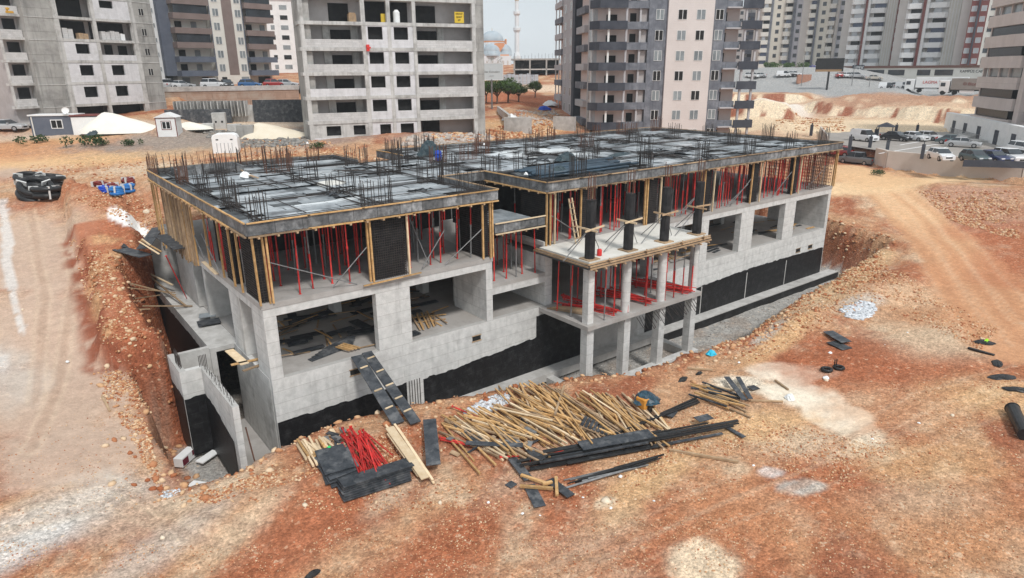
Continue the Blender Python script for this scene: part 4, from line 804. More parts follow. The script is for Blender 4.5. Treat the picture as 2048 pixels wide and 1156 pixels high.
# foam and boxes in the pit
BX = thing('printed_carton','white carton printed maroon, lying on the pit floor by the stepped wall','carton',at(372,922,-5.0),.75)
MB().box(-.6,.6,-.25,.25,0,.5).build('box',white_foam,BX,bev=.01); MB().box(-.55,-.1,-.262,-.25,.05,.42).box(.25,.5,-.262,-.25,.2,.5).box(.602,.612,-.2,.1,.06,.44).build('print',mat('maroon_print',(.14,.015,.03)),BX)
for a,b,w_,lb,z in (((398,925),(432,902),.5,'white foam board lying right of the printed carton',-4.85),((380,968),(408,972),.55,'white square board nearest the front edge of the pit',-4.3),((345,960),(358,985),.5,'white and maroon scrap at the pit edge',-3.6)):
    zb_('foam_board',a,b,z,w_,.06,white_foam,lb,'foam board')
for px,py in ((345,822),(352,830),(338,815)): crumple('foam_scrap',at(px,py,-4.9),.2,.15,.12,white_foam,'white foam scrap against the left bank deep in the pit','foam scrap',px,9,'foam scraps deep in the pit')
for a,b,z in (((478,740),(500,858),-1),):
    beam('steel_prop',(-1.3,-.2,-4.8),(-1.45,.3,-2.2),.06,.06,rebar_r,'rusty prop standing in the slot between the stepped wall and the building','steel prop')
for i in range(14):
    px,py = U(292,400),U(770,900); zb_('scrap_board',(px,py),(px+U(-18,22),py+U(-8,12)),-4.85,U(.08,.35),.05,R.choice((timber_g,ply_dark,white_foam,timber_p)),'scrap board thrown into the pit beside the stepped wall','scrap','scrap boards in the left part of the pit')
# boards at the left corner of the ground floor
for a,b,w_,m_,lb in (((458,700),(490,728),.45,timber_p,'wide pale board reaching from the ground floor over the stepped wall'),((462,730),(520,717),.2,timber_y,'yellow plank pointing out of the corner opening'),((486,742),(520,730),.2,timber_g,'short plank beneath the yellow one at the corner')):
    zb_('plank',a,b,.06,w_,.05,m_,lb,'plank')
# sheets and planks on the ground floor of the left wing
for i in range(80):
    x = U(.9,12.4); y = U(.7,9); L = U(1,2.6); a = U(-.4,.4)+(0 if R.random()<.7 else 1.3); k = R.random()
    m_ = timber_y if k < .2 else timber_g if k < .55 else ply_dark
    beam('plank' if m_ is not ply_dark else 'plywood_sheet',(x,y,.03+.05*(i%4)),(min(x+L*math.cos(a),12.6),max(.55,y+L*math.sin(a)),.05+.05*(i%3)),.1 if m_ is not ply_dark else U(.3,.7),.035,m_,
         'worn board left on the ground floor of the left wing' if m_ is not ply_dark else 'dark sheet left on the ground floor of the left wing','board','boards left inside the left wing')
for i in range(7): beam('plank',(9.1+i*.19,1.2+U(-.2,.2),.1),(9.9+i*.22,3.4+U(-.3,.3),.14),.1,.05,timber_y if i % 2 else timber_g,'plank of the fan of timbers in the second opening of the left wing','plank','planks fanned out in the second opening')
for i in range(6): beam('plywood_sheet',(2.4+i*.25,1.1+i*.12,.05+.03*i),(5.0+i*.1,1.7+i*.15,.06+.03*i),.4,.03,ply_dark,'long dark sheet inside the first opening of the left wing','formwork sheet','long dark sheets in the first opening')
for i in range(4): beam('plank',(4.5+i*.2,.75,.16),(4.0+i*.2,1.9,.18),.12,.05,timber_y,'short yellow plank on the dark sheets in the first opening','plank','short yellow planks in the first opening')
for i in range(100):
    x = U(28,51.5); y = U(.8,12); L = U(1,3.6); a = U(-.35,.35); k = R.random(); m_ = timber_g if k < .5 else ply_dark if k < .8 else timber_y
    beam('plank',(x,y,.03+.04*(i%4)),(min(x+L*math.cos(a),52),max(.7,y+L*math.sin(a)),.05+.05*(i%3)),.12 if k < .5 else .25,.04,m_,'board left on the ground floor of the right wing','board','boards left inside the right wing')
for i in range(16): beam('plank',(28.8+U(0,4),.9+U(0,3),.1+.03*i),(30.5+U(0,4),1+U(0,3.4),.1+.03*i),.1,.05,timber_g,'timber of the tangled heap behind the portico','timber','timbers tangled behind the portico')
# red props lying on the portico slab
for gidx,(x0,) in enumerate(((17.9,),(21.2,),(24.7,))):
    for i in range(15):
        lying_prop((x0+.2+U(0,.8)+.04*i,-1.0+U(-.4,.9),.08+.03*i),(x0+1.6+U(0,.9),-4.2+U(-.5,.3),.08+.028*i),'red steel prop in a sheaf lying on the lower portico slab','red props lying in sheaves on the portico')
for i in range(5): beam('plank',(17.4+.15*i,-.6-.1*i,.06+.03*i),(18.6+.1*i,-3.3+.2*i,.06+.03*i),.09,.05,timber_g,'plank on the left end of the lower portico slab','plank','planks on the lower portico slab')
# standing props under the formwork
def make_prop(L, m1, m2, label, group):
    t = thing('steel_prop',label,'steel prop',(0,0,0),0,group)
    MB().cyl((0,0,.01),(0,0,L*.56),.042,8).build('outer_tube',m1,t); MB().cyl((0,0,L*.56),(0,0,L-.01),.036,8).build('inner_tube',m2,t)
    m3 = m2 if m2 is not red_paint else m1; MB().box(-.07,.07,-.07,.07,0,.012).build('base_plate',m3,t); MB().cyl((0,0,L*.54),(0,0,L*.58),.055,8).build('collar',m3,t); return t
_pr = {}
def stand(x, y, z0, z1, label, group):
    L = round(z1-z0,2); k = R.choice((0,0,0,1,2)); key = (L,k)
    if key not in _pr:
        m1, m2 = ((red_paint,red_paint),(steel_grey,red_paint),(red_paint,steel_grey))[k]; _pr[key] = make_prop(L,m1,m2,label,group); o = _pr[key]
    else: o = dup(_pr[key]); 
    o.location = (x,y,z0); o.rotation_euler = (U(-.022,.022),U(-.025,.025),U(0,6)); tag(o,label,None,group); return o
rowname = ('front row','second row','third row','fourth row','rearmost row','rearmost row')
for i in range(13):
    for j in range(5):
        x = .95+i*.98+U(-.25,.2); y = .7+j*1.45+U(-.35,.4)
        if 5.8 < x < 8.0 and y < 1.2: continue
        stand(x,y,4.0,7.42,'red prop in the %s, %s bay, left wing upper storey' % (rowname[j],'left' if x < 6 else 'middle' if x < 8 else 'right'),'props in the upper storey of the left wing')
for y in (2.9,3.5,6.3,6.9,7.3,9.3,9.9,10.6): stand(.35,y,4.0,7.42,'red steel prop standing behind the left side timbers of the left wing','props in the upper storey of the left wing')
x = 18.9; bays = (21,27.7,34,40.3,46.4,60); bn = ('first','second','third','fourth','fifth','last')
while x < 52.4:
    for j in range(4):
        y = .6+j*1.35+U(-.35,.4)
        if any(a < x < c_ for a,c_ in ((20.6,21.7),(27,28.5),(33.4,34.7),(39.6,41),(45.8,47))) and y < 1: continue
        k_ = [i for i,b_ in enumerate(bays) if x < b_][0]
        stand(x+U(-.2,.2),y,4.0,7.42,'red prop in the %s, %s bay, right wing upper storey' % (rowname[j],bn[k_]),'props in the upper storey of the right wing')
    x += 1.02
for i in range(34):
    x = 19.2+i*.98+U(-.1,.1); y = .35+U(0,.5)
    if any(a < x < c_ for a,c_ in ((20.5,21.8),(26.8,28.5),(33.2,34.8),(39.5,41.1),(45.7,47.1))): continue
    k_ = [q for q,b_ in enumerate(bays) if x < b_][0]; stand(x,y,4.0,7.42,'red prop close to the slab edge, %s bay, right wing upper storey' % bn[k_],'props in the upper storey of the right wing')
l1 = 'red steel prop standing in the recess between the two wings'; g1 = 'props in the recess'
for i in range(5):
    for j in range(3): stand(14.2+i*.72+U(-.15,.15),.5+j*1.4+U(-.2,.2),2.25,5.3,'red prop in the %s of the recess between the wings' % rowname[j],g1)
for i in range(5): stand(14+i*.8,6.8+U(0,1),4.0,7.42,l1,g1)
l1 = 'red steel prop between the two slabs of the portico'; g1 = 'props between the portico slabs'
for i in range(11):
    for j in range(3):
        if R.random() < .88: stand(17.75+i*.93+U(-.2,.2)+(.3 if j == 0 else 0),-4.15+j*1.5+U(-.15,.15),0.0,3.5,'red prop in the %s between the two portico slabs' % rowname[j],g1)
# grey diagonal braces
for p,q in (((.7,.3,5.9),(4.9,-.05,4.05)),((3.7,.2,4.1),(5.6,0,5.9)),((8.9,.2,4.1),(10.5,.3,6)),((10.4,.2,4.05),(12.9,0,5.8)),((18.1,-.05,5.9),(20.6,.2,4.4)),((31,.1,4.1),(33.4,0,5.9)),((37.2,.1,4.1),(39.6,0,6)),((43.2,.1,4.1),(45.6,0,6)),((30.6,.1,4.2),(33.3,.1,5.7)),((36.8,.2,4.1),(39.4,.1,5.6)),((49.3,.2,4.5),(51,.1,5.6)),((-.1,9.6,5.7),(-.15,6.4,4.1)),((-.1,14.5,7),(-.1,9.8,4.2)),((9.6,.6,4.1),(8.9,1.6,7.1))):
    b = MB().cyl((0,0,0),tuple(Vector(q)-Vector(p)),.03,6); o = b.build('diagonal_brace',steel_grey); o.location = p; tag(o,'thin grey diagonal brace set between floor and formwork of the upper storey','brace','diagonal braces of the upper storey')
for i,x in enumerate(PX):
    for dx_,dy_ in ((1.6,.7),(-1.6,.5),(.2,2.1)):
        if i == 3 and dx_ > 0: dx_ = .4
        b = MB().cyl((0,0,1.85),(dx_,dy_,.04),.028,6); o = b.build('diagonal_brace',steel_grey); o.location = (x,-4,4.0); tag(o,'grey brace steadying a black column form on the portico deck','brace','braces of the column forms')
# things on the upper portico slab
LD = thing('ladder','home made wooden ladder leaning against the right wing on the portico deck','ladder',(19.5,-.9,4.0),.25); LD.rotation_euler=(-.22,0,.25)
for s_ in (0,.42): MB().bar((s_,0,0),(s_*.85+.03,0,2.9),.07,.06).build('rail',timber_p,LD)
for k in range(7): MB().bar((-.05,-.03,.35+k*.38),(.47,-.03,.35+k*.38),.09,.04).build('rung',timber_g,LD)
CN = thing('canister','small red canister beside the nearest black column form','canister',(18.7,-3.8,4.0))
MB().lathe([(.02,0),(.14,.0),(.15,.05),(.15,.34),(.11,.4),(.04,.42),(.0,.42)],14).build('body',red_paint,CN,smooth=True); MB().cyl((0,0,.4),(0,0,.5),.035,8).build('cap',white_foam,CN)
# on the roof
BR = thing('barrel','bright blue plastic barrel on the roof formwork','barrel',at(877,322,7.8))
MB().lathe([(0,0),(.22,0),(.26,.08),(.26,.28),(.28,.3),(.26,.32),(.26,.56),(.28,.58),(.26,.6),(.25,.75),(.18,.82),(0,.82)],16).build('drum',blue_pl,BR,smooth=True); MB().cyl((.1,0,.8),(.1,0,.86),.05,8).build('cap',black_pl,BR)
for px,py,rx,ry,h_,lb in ((858,312,1.1,.8,1.3,'dark green tarp heap beside the blue barrel on the roof'),(1132,322,1.2,.7,.7,'dark crumpled tarp on the white roof sheets'),(1118,350,1.0,.5,.6,'dark crumpled tarp nearest the front edge of the roof'),(1240,310,1.6,.5,.2,'flat dark tarp among the rebar of the roof')):
    o = crumple('tarp',at(px,py,7.8),rx,ry,h_,tarp_m,lb,'tarp',int(px)); o.rotation_euler=(0,0,.2)
for i in range(16):
    x = 18.6+U(0,1.4); y = 2.0+(i%8)*.42+U(-.1,.1); b = MB().cyl((0,0,0),(U(7,9.5),U(-.3,.5),0),.09,8); o = b.build('pipe',mat('pipe_blue_black',(.03,.05,.07),(.06,.10,.14),sc=1,rough=.35),None,smooth=True); o.location = (x,y,7.92+.16*(i//8)); tag(o,'long dark blue pipe in the bundle lying on the right wing roof','pipe','pipes bundled on the roof')
crumple('cement_bag',at(490,355,7.8),.45,.35,.4,white_foam,'crumpled whitish bag on the left wing roof by the stair opening','bag',77)
for px,py in ((615,288),(796,300),(968,290),(1052,350)): crumple('litter_scrap',at(px,py,7.9),.16,.14,.2,white_foam,'small white cloth tied at the roof reinforcement','cloth',px,8,'white cloths on the roof')
b = MB().cyl((0,0,0),(0,0,.1),.9,20); o = b.build('mortar_patch',slab_pale); o.location = at(663,368,7.72); tag(o,'round pale mortar heap on the left wing roof','mortar')
for i in range(3): beam('plank',at(482+i*4,340+i*3,7.9),at(500+i*8,352+i*2,7.95),.12,.05,timber_g,'short plank beside the crumpled bag on the roof','plank','planks by the bag on the roof')
# planks across the left side of the pit
for a,b_,z1,z2,w_,m_ in (((235,560),(352,590),1.5,.1,.1,timber_g),((250,575),(350,585),1.4,.1,.1,timber_g),((290,545),(372,612),.8,.1,.12,timber_g),((300,548),(345,570),.8,.5,.14,timber_p),((285,612),(385,612),.4,0,.12,timber_g),((250,620),(300,618),.8,.5,.1,timber_g),((250,600),(320,590),1.1,.3,.08,timber_g)):
    zb_('plank',a,b_,z1,w_,.06,m_,'grey plank bridging the left side of the pit','plank','planks bridging the left side of the pit',z2)
for a,b_,z1,w_,m_,lb in (((286,497),(316,455),3.6,.8,ply_dark,'blue grey sheet leaning at the rear left corner of the building'),((238,497),(292,512),3.2,.9,ply_dark,'lower grey sheet lying on the red soil at the rear left corner'),((278,483),(318,508),3.7,.1,timber_p,'pale timber sticking out at the rear left corner'),((282,480),(322,503),3.8,.1,timber_y,'yellow timber sticking out at the rear left corner'),((284,478),(300,490),3.9,.1,timber_p,'short timber at the rear left corner'),((322,470),(362,497),3.9,.9,ply_dark,'grey warped sheet overhanging the left slab edge'),((395,648),(440,640),.1,.9,ply_dark,'dark framed panel on the ledge of the left side'),((398,632),(432,628),.2,.7,deck_b,'grey panel on top of the framed one on the left ledge')):
    zb_('side_board',a,b_,z1,w_,.05,m_,lb,'board')
lying_prop(at(332,512,3.4),at(374,598,.1),'maroon prop leaning against the left side wall',None)
# white rubble patches and the rocks
def rubble(name, px, py, ru, rv, n, s0, s1, m_, label, cat, seed, rot=0, z=None, flat=.4):
    rr = np.random.RandomState(seed); c_ = G(px,py) if z is None else at(px,py,z)
    a = rr.rand(n)*6.283; q = np.sqrt(rr.rand(n)); x = ru*q*np.cos(a); y = rv*q*np.sin(a); cr_, sr_ = math.cos(rot), math.sin(rot); X = c_.x+x*cr_-y*sr_; Y = c_.y+x*sr_+y*cr_; kq = q < .45+.75*fbm(X*1.0,Y*1.0,.8,3,seed); X, Y = X[kq], Y[kq]; n = len(X)
    return rocks(name,X,Y,s0+(s1-s0)*rr.rand(n)**2,m_,label,cat,rr,flat)
_ico = np.array([(0,0,1),(.894,0,.447),(.276,.851,.447),(-.724,.526,.447),(-.724,-.526,.447),(.276,-.851,.447),(.724,.526,-.447),(-.276,.851,-.447),(-.894,0,-.447),(-.276,-.851,-.447),(.724,-.526,-.447),(0,0,-1)])
_icf = np.array([(0,1,2),(0,2,3),(0,3,4),(0,4,5),(0,5,1),(1,6,2),(2,7,3),(3,8,4),(4,9,5),(5,10,1),(2,6,7),(3,7,8),(4,8,9),(5,9,10),(1,10,6),(6,11,7),(7,11,8),(8,11,9),(9,11,10),(10,11,6)])
def rocks(name,X,Y,S,m_,label,cat,rr,flat=.65,kind='stuff'):
    n = len(X); Z = H(X,Y); V = _ico[None]*(.7+.6*rr.rand(n,12,1)); V = V*np.stack([.7+.6*rr.rand(n),.7+.6*rr.rand(n),flat*(.7+.6*rr.rand(n))],-1)[:,None]
    a = rr.rand(n)*6.283; t_ = (rr.rand(n)-.5)*1.0; ca, sa, ct, st = np.cos(a)[:,None], np.sin(a)[:,None], np.cos(t_)[:,None], np.sin(t_)[:,None]
    x, y, z = V[...,0], V[...,1], V[...,2]; y, z = y*ct-z*st, y*st+z*ct; x, y = x*ca-y*sa, x*sa+y*ca
    co = np.stack([x*S[:,None]+X[:,None], y*S[:,None]+Y[:,None], z*S[:,None]+(Z+S*.25*flat)[:,None]],-1).reshape(-1,3)
    fa = (np.arange(n)[:,None,None]*12+_icf[None]).reshape(-1,3); me = bpy.data.meshes.new(name)
    me.vertices.add(len(co)); me.vertices.foreach_set('co',co.ravel()); me.loops.add(fa.size); me.loops.foreach_set('vertex_index',fa.ravel().astype(np.int32)); me.polygons.add(len(fa)); me.polygons.foreach_set('loop_start',np.arange(0,fa.size,3)); me.update(calc_edges=True)
    me.materials.append(m_); o = bpy.data.objects.new(name,me); COL.objects.link(o); tag(o,label,cat,None,kind); return o
stone = bpy.data.materials.new('stones'); stone.use_nodes = True
def _stone():
    t = stone.node_tree; n = t.nodes.new; l = t.links.new; b = t.nodes['Principled BSDF']; b.inputs['Roughness'].default_value = .95; b.inputs['Specular IOR Level'].default_value = .1
    g = n('ShaderNodeNewGeometry'); cr_ = n('ShaderNodeValToRGB'); l(g.outputs['Random Per Island'], cr_.inputs[0]); e = cr_.color_ramp.elements
    e[0].position = 0; e[0].color = (.33,.11,.05,1); e[1].position = 1; e[1].color = (.72,.56,.39,1)
    for p_, c_ in ((.3,(.46,.20,.10,1)),(.5,(.56,.32,.17,1)),(.78,(.64,.43,.26,1))):
        q = e.new(p_); q.color = c_
    l(cr_.outputs[0], b.inputs['Base Color'])
_stone()
rr = np.random.RandomState(3)
def zone(poly_px, n, s0, s1, pw=3):
    # scatter inside a ground quad whose corners are seen in the photo
    P4 = [G(*q) for q in poly_px]; a = rr.rand(n); b = rr.rand(n)
    X = (P4[0].x*(1-a)+P4[1].x*a)*(1-b)+(P4[3].x*(1-a)+P4[2].x*a)*b; Y = (P4[0].y*(1-a)+P4[1].y*a)*(1-b)+(P4[3].y*(1-a)+P4[2].y*a)*b
    k = fbm(X,Y,1.3,3,7) > rr.rand(n)*.55+.22; return X[k], Y[k], s0+(s1-s0)*rr.rand(k.sum())**pw
Zs = []
for poly,n,s0,s1 in (([(380,990),(840,850),(900,900),(420,1010)],6000,.02,.11),([(420,1010),(700,1020),(1500,1000),(1450,880)],5000,.015,.08),([(0,1080),(1100,1070),(1100,1156),(0,1156)],9000,.012,.05),
    ([(1100,1040),(2040,1000),(2040,1150),(1100,1150)],9000,.012,.055),([(1480,830),(1780,900),(1700,980),(1420,900)],4200,.02,.09),([(1380,700),(1700,560),(1760,600),(1460,740)],7000,.03,.17),([(1640,480),(1760,500),(1800,570),(1690,570)],4000,.04,.2),
    ([(1750,600),(1960,700),(2000,660),(1740,520)],4200,.03,.13),([(1830,380),(2040,380),(2040,480),(1900,440)],6000,.05,.22),([(1500,830),(1350,800),(1180,900),(1300,960)],4500,.02,.1),([(0,900),(320,760),(360,1000),(0,1060)],2500,.012,.05),
    ([(140,480),(200,500),(300,700),(215,725)],3500,.03,.14),([(190,735),(270,760),(300,880),(330,1000)],2500,.02,.12),([(250,380),(330,430),(290,480),(150,400)],3500,.03,.16),([(700,1010),(1000,1000),(1000,1100),(600,1100)],2500,.015,.06),([(1780,760),(2040,760),(2040,1000),(1700,980)],5000,.015,.07),
    ([(440,275),(600,275),(760,320),(500,330)],5000,.06,.25),([(850,275),(1100,240),(1120,280),(960,290)],6000,.08,.45),([(220,700),(310,840),(290,900),(200,800)],1500,.02,.12),([(60,330),(440,310),(400,350),(0,370)],2500,.03,.2)):
    Zs.append(zone(poly,n,s0,s1))
X = np.concatenate([z[0] for z in Zs]); Y = np.concatenate([z[1] for z in Zs]); S = np.concatenate([z[2] for z in Zs])*.72; k = (sdf(PIT,X,Y) < 1.2)&~((X>-.5)&(X<54)&(Y>-1)&(Y<23)); rocks('gravel',X[k],Y[k],S[k],stone,'loose tan and reddish stones strewn over the soil','gravel',rr)
# fallen lumps along the rim and banks of the excavation
Pp = np.array(PIT); nx = 9000; ed = rr.randint(0,len(Pp),nx); ft = rr.rand(nx); q0 = Pp[ed]; q1 = Pp[(ed+1)%len(Pp)]; L_ = np.hypot(*(q1-q0).T); keep = rr.rand(nx) < L_/14; ed=ed[keep]; X = (q0+(q1-q0)*ft[:,None])[keep]; X = X+rr.normal(size=X.shape)*np.array((.8,.8)); k = (X[:,1] < 21)&~((X[:,0]>-2.2)&(X[:,0]<54.5)&(X[:,1]>-2.4)); X = X[k]
rocks('bank_rubble',X[:,0],X[:,1],.03+.17*rr.rand(len(X))**3,stone,'reddish lumps and stones on the banks of the excavation','rubble',rr)
def rz_(poly,n,s0,s1,m_,label,nm='rubble'):
    X,Y,S = zone(poly,n,s0,s1); rocks(nm,X,Y,S,m_,label,'rubble',rr)
rz_([(400,262),(610,262),(620,292),(430,290)],2600,.05,.4,mat('dark_rubble',(.14,.13,.12),(.34,.33,.31),sc=1.2,c3=(.45,.36,.28),sc3=.6,a3=.5),'dark grey building rubble between the guard hut and the bare tower')
rz_([(820,274),(985,270),(985,292),(800,292)],2600,.06,.4,mat('pale_rubble',(.34,.30,.27),(.58,.53,.48),sc=1.2,c3=(.5,.33,.24),sc3=.6,a3=.5),'pale rubble at the foot of the bare tower')
rz_([(1030,222),(1110,218),(1130,252),(1010,262)],1500,.06,.35,MATS['pale_rubble'],'pale rubble between the bare tower and the beige tower')
rz_([(1560,225),(1690,235),(1690,262),(1540,262)],1800,.06,.28,stone,'broken earth between the roof and the excavation beyond')
# stones on the pit floor and banks
n = 2600; X = rr.rand(n)*66-6; Y = rr.rand(n)*11-8; S = .02+.1*rr.rand(n)**3; sd_ = sdf(PIT,X,Y); k = (sd_ > .2)&(Y < -1.1)&~((X<0.4)&(X>-2.5)&(Y>-2)); rocks('rubble',X[k],Y[k],S[k],mat('grey_stone',(.26,.24,.22),(.46,.44,.41),sc=2,c3=(.45,.3,.2),sc3=1,a3=.6),'grey stones and mortar crumbs on the pit floor','rubble',rr)
foamy = mat('plaster_bits',(.42,.44,.47),(.80,.82,.84),sc=5,rough=.6)
rubble('plaster_rubble',1718,620,2.1,1.0,1500,.03,.2,foamy,'heap of white and grey plaster scraps on the red soil','rubble',8,.1,flat=.25)
rubble('plaster_rubble',975,812,2.0,.6,900,.03,.14,foamy,'white crumbled plaster behind the slanting timber heap','rubble',9,.2,flat=.3)
rubble('plaster_rubble',345,985,.5,.3,60,.03,.12,foamy,'white crumbs at the front corner of the pit','rubble',10,flat=.3)
for i,(px,py,s_) in enumerate(((1212,1002,.2),(325,1075,.13),(1652,760,.16),(705,340,.3),(293,425,.35),(45,620,.1),(880,1008,.09),(1905,832,.12),(610,1012,.12),(1320,872,.14))):
    rr2 = np.random.RandomState(40+i); v = G(px,py); o = rocks('boulder',np.array([v.x]),np.array([v.y]),np.array([s_]),mat('pale_rock',(.68,.55,.40),(.78,.68,.54),sc=4,bump=.3),'pale rounded stone lying by itself on the soil','boulder',rr2,.7,None); tag(o,None,None,'lone pale stones')
# ------------------------------------------------------------------ buildings behind
def tower(name, label, cat, A, B, z0, group=None):
    return thing(name, label, cat, (A[0],A[1],z0), math.atan2(B[1]-A[1],B[0]-A[0]), group)
_wm = {}
def wmesh(key, fn):
    if key not in _wm: _wm[key] = fn()
    return _wm[key]
def window(T, x, z, w_, h_, frame, pane, y=0, side=False, name='window', mull=True, deep=.12, open_half=None):
    """a framed window set on a wall; x is its centre, z its sill; side=True puts it on a wall that runs inwards (y axis)"""
    k = (round(w_,2),round(h_,2),frame.name,pane.name,mull)
    if k not in _wm:
        b = MB(); t = .045
        b.box(-w_/2-t,w_/2+t,-.07,.02,-t,0).box(-w_/2-t,w_/2+t,-.05,.02,h_,h_+t).box(-w_/2-t,-w_/2,-.05,.02,0,h_).box(w_/2,w_/2+t,-.05,.02,0,h_)
        if mull: b.box(-.04,.04,-.045,.02,0,h_)
        f = b.build(name,frame); g = MB().box(-w_/2,w_/2,-.02,.02,0,h_).build('pane',pane,f); _wm[k] = f
    else: f = dup(_wm[k])
    f.parent = T; f.location = (x,y,z) if not side else (side if side is not True else 0, x, z); f.rotation_euler = (0,0,0) if side is False else (0,0,-math.pi/2); return f
raw = mat('raw_concrete',(.33,.32,.30),(.47,.46,.435),sc=.5,bump=.2,c3=(.22,.21,.20),sc3=.3,a3=.8,brick=(5.5,2.8,.05,(.72,.72,.72),.15,'wall'),drip=.3)
raw_pale = mat('raw_pale',(.46,.45,.43),(.60,.59,.57),sc=.8,bump=.15,c3=(.30,.29,.27),sc3=.7,a3=.8,drip=.3)
block_w = mat('white_block',(.62,.615,.63),(.72,.715,.73),sc=.8,c3=(.5,.5,.49),sc3=.6,a3=.6,brick=(.6,.25,.006,(.85,.85,.85),.07,'wall'),drip=.15)
block_g = mat('aerated_block',(.56,.55,.54),(.64,.63,.62),sc=.9,c3=(.42,.41,.40),sc3=.6,a3=.6,brick=(.6,.25,.012,(.7,.7,.7),.12,'wall'))
plaster_p = mat('room_plaster',(.40,.37,.36),(.48,.45,.44),sc=.6,c3=(.35,.30,.28),sc3=.4,a3=.5)
def holed(b, x0,x1,z0,z1,hx0,hx1,hz0,hz1,y0,y1,m=0):
    b.box(x0,hx0,y0,y1,z0,z1,m).box(hx1,x1,y0,y1,z0,z1,m).box(hx0,hx1,y0,y1,z0,hz0,m).box(hx0,hx1,y0,y1,hz1,z1,m); return b
# --- unfinished tower in the middle
T = tower('unfinished_tower','bare grey concrete tower behind the middle of the site, white window bays between open balconies','tower',(20.92,49.82),(44.36,44.22),6.0)
F = [0,2.75,5.6,8.4,11.2,14.1,16.95,19.8,22.65,25.5]; TOP = 28.3
P = lambda b,n,m_,**k: b.build(n,m_,T,**k)
P(MB().box(2.7,24.3,2.2,15,-2,TOP),'core_wall',plaster_p)
P(MB().box(1.4,2.7,.35,5,-2,TOP),'shear_wall',raw); P(MB().box(23.35,24.5,.25,15,-2,TOP),'shear_wall',raw)
for i,f in enumerate(F):
    P(MB().box(1.3,23.4,-.05,2.2,f-.38+(0 if i else -1.5),f+.02),'floor_slab',raw_pale)
    nx_ = F[i+1] if i < len(F)-1 else TOP
    t_ = nx_-.38
    for x0,x1 in ((1.45,1.95),(8.62,9.12),(11.75,12.2),(14.95,15.4),(22.8,23.3)): P(MB().box(x0,x1,-.03,.5,f+.02,t_),'column',raw_pale)
    if i == 5:   # open storey still without its infill
        P(MB().box(2.6,8.6,2.1,2.2,f,t_),'room_wall',plaster_p); P(MB().box(5.2,7.6,2.05,2.12,f+.05,t_-.3),'opening',dark_void); P(MB().box(9.2,14.9,1.9,2.15,f,t_),'opening',dark_void); P(MB().box(16.0,18.6,2.05,2.12,f+.05,t_-.3),'opening',dark_void)  # black panels paint the shade inside the open bays
        continue
    if i == 0:
        b = MB(); holed(b,1.95,5.9,f+.02,t_,3.45,5.2,f+.95,f+2.1,.05,.3); holed(b,5.9,8.62,f+.02,t_,6.75,8.25,f+.95,f+2.1,.05,.3); P(b,'infill_wall',raw_pale)
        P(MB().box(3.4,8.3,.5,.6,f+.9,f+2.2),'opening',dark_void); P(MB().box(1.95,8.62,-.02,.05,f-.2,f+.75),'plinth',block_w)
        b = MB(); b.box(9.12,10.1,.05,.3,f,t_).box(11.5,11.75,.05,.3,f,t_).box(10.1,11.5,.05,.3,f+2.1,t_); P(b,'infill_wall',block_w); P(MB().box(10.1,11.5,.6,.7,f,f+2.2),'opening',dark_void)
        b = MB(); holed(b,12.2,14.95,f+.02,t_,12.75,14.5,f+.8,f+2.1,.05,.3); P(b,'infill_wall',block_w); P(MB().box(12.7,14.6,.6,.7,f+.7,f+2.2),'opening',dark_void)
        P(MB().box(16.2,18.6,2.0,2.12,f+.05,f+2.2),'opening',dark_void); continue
    # balcony bays
    for x0,x1,d0,d1 in ((1.95,8.62,5.25,7.65),(15.4,22.8,16.1,18.7)):
        P(MB().box(x0,x1,-.01,.18,f+.02,f+.92),'parapet',block_g if (i+int(x0)) % 3 else block_w)
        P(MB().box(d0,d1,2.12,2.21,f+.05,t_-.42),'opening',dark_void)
        P(MB().box(d0-.95,d0-.05,1.95,2.2,f,t_),'pier',raw_pale); P(MB().box(d1+.05,d1+.9,1.95,2.2,f,t_),'pier',raw_pale)
    for x0,x1,h0,h1 in ((9.12,11.75,9.35,11.15),(12.2,14.95,12.55,14.35)):
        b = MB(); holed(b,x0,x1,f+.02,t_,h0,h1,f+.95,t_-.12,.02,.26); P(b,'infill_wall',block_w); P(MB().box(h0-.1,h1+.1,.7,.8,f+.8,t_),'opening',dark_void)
P(MB().box(1.3,24.4,0,15,TOP-.38,TOP),'floor_slab',raw_pale)
# things stored in it
def small(name, mb, m_, T, loc, label, cat, rz=None):
    o = mb.build(name,m_); Mt = Matrix.Translation(T.location) @ Matrix.Rotation(T.rotation_euler.z,4,'Z'); o.location = Mt @ Vector(loc); o.rotation_euler = (0,0,T.rotation_euler.z); return tag(o,label,cat)
yel = mat('yellow_paint',(.62,.42,.03),(.7,.5,.06),sc=2,rough=.6)
small('yellow_board',MB().box(0,1.25,0,.06,0,1.3),yel,T,(20.6,.3,14.25),'square yellow safety board with dark print on the upper right balcony of the bare tower','sign')
def text_obj(s, size, m_, loc, rot, parent=None, name='lettering', ext=.01):
    cu = bpy.data.curves.new(name,'FONT'); cu.body = s; cu.size = size; cu.extrude = ext; cu.align_x = 'CENTER'; cu.align_y = 'CENTER'; to = bpy.data.objects.new(name,cu); COL.objects.link(to)
    dg = bpy.context.evaluated_depsgraph_get(); me = bpy.data.meshes.new_from_object(to.evaluated_get(dg)); bpy.data.objects.remove(to); o = bpy.data.objects.new(name,me); COL.objects.link(o); me.materials.clear(); me.materials.append(m_); o.location = loc; o.rotation_euler = rot
    if parent: o.parent = parent
    return o
yb = bpy.data.objects['yellow_board']
for i,s_ in enumerate(('DIKKAT','BARET','GIY')): text_obj(s_,.26,dark_void,(.62,-.02,1.05-.36*i),(math.pi/2,0,0),yb)
small('yellow_sheet',MB().box(0,.7,0,.3,0,1.0),yel,T,(11.3,.9,14.15),'yellow sheet pile in the open middle bay of the bare tower','board')
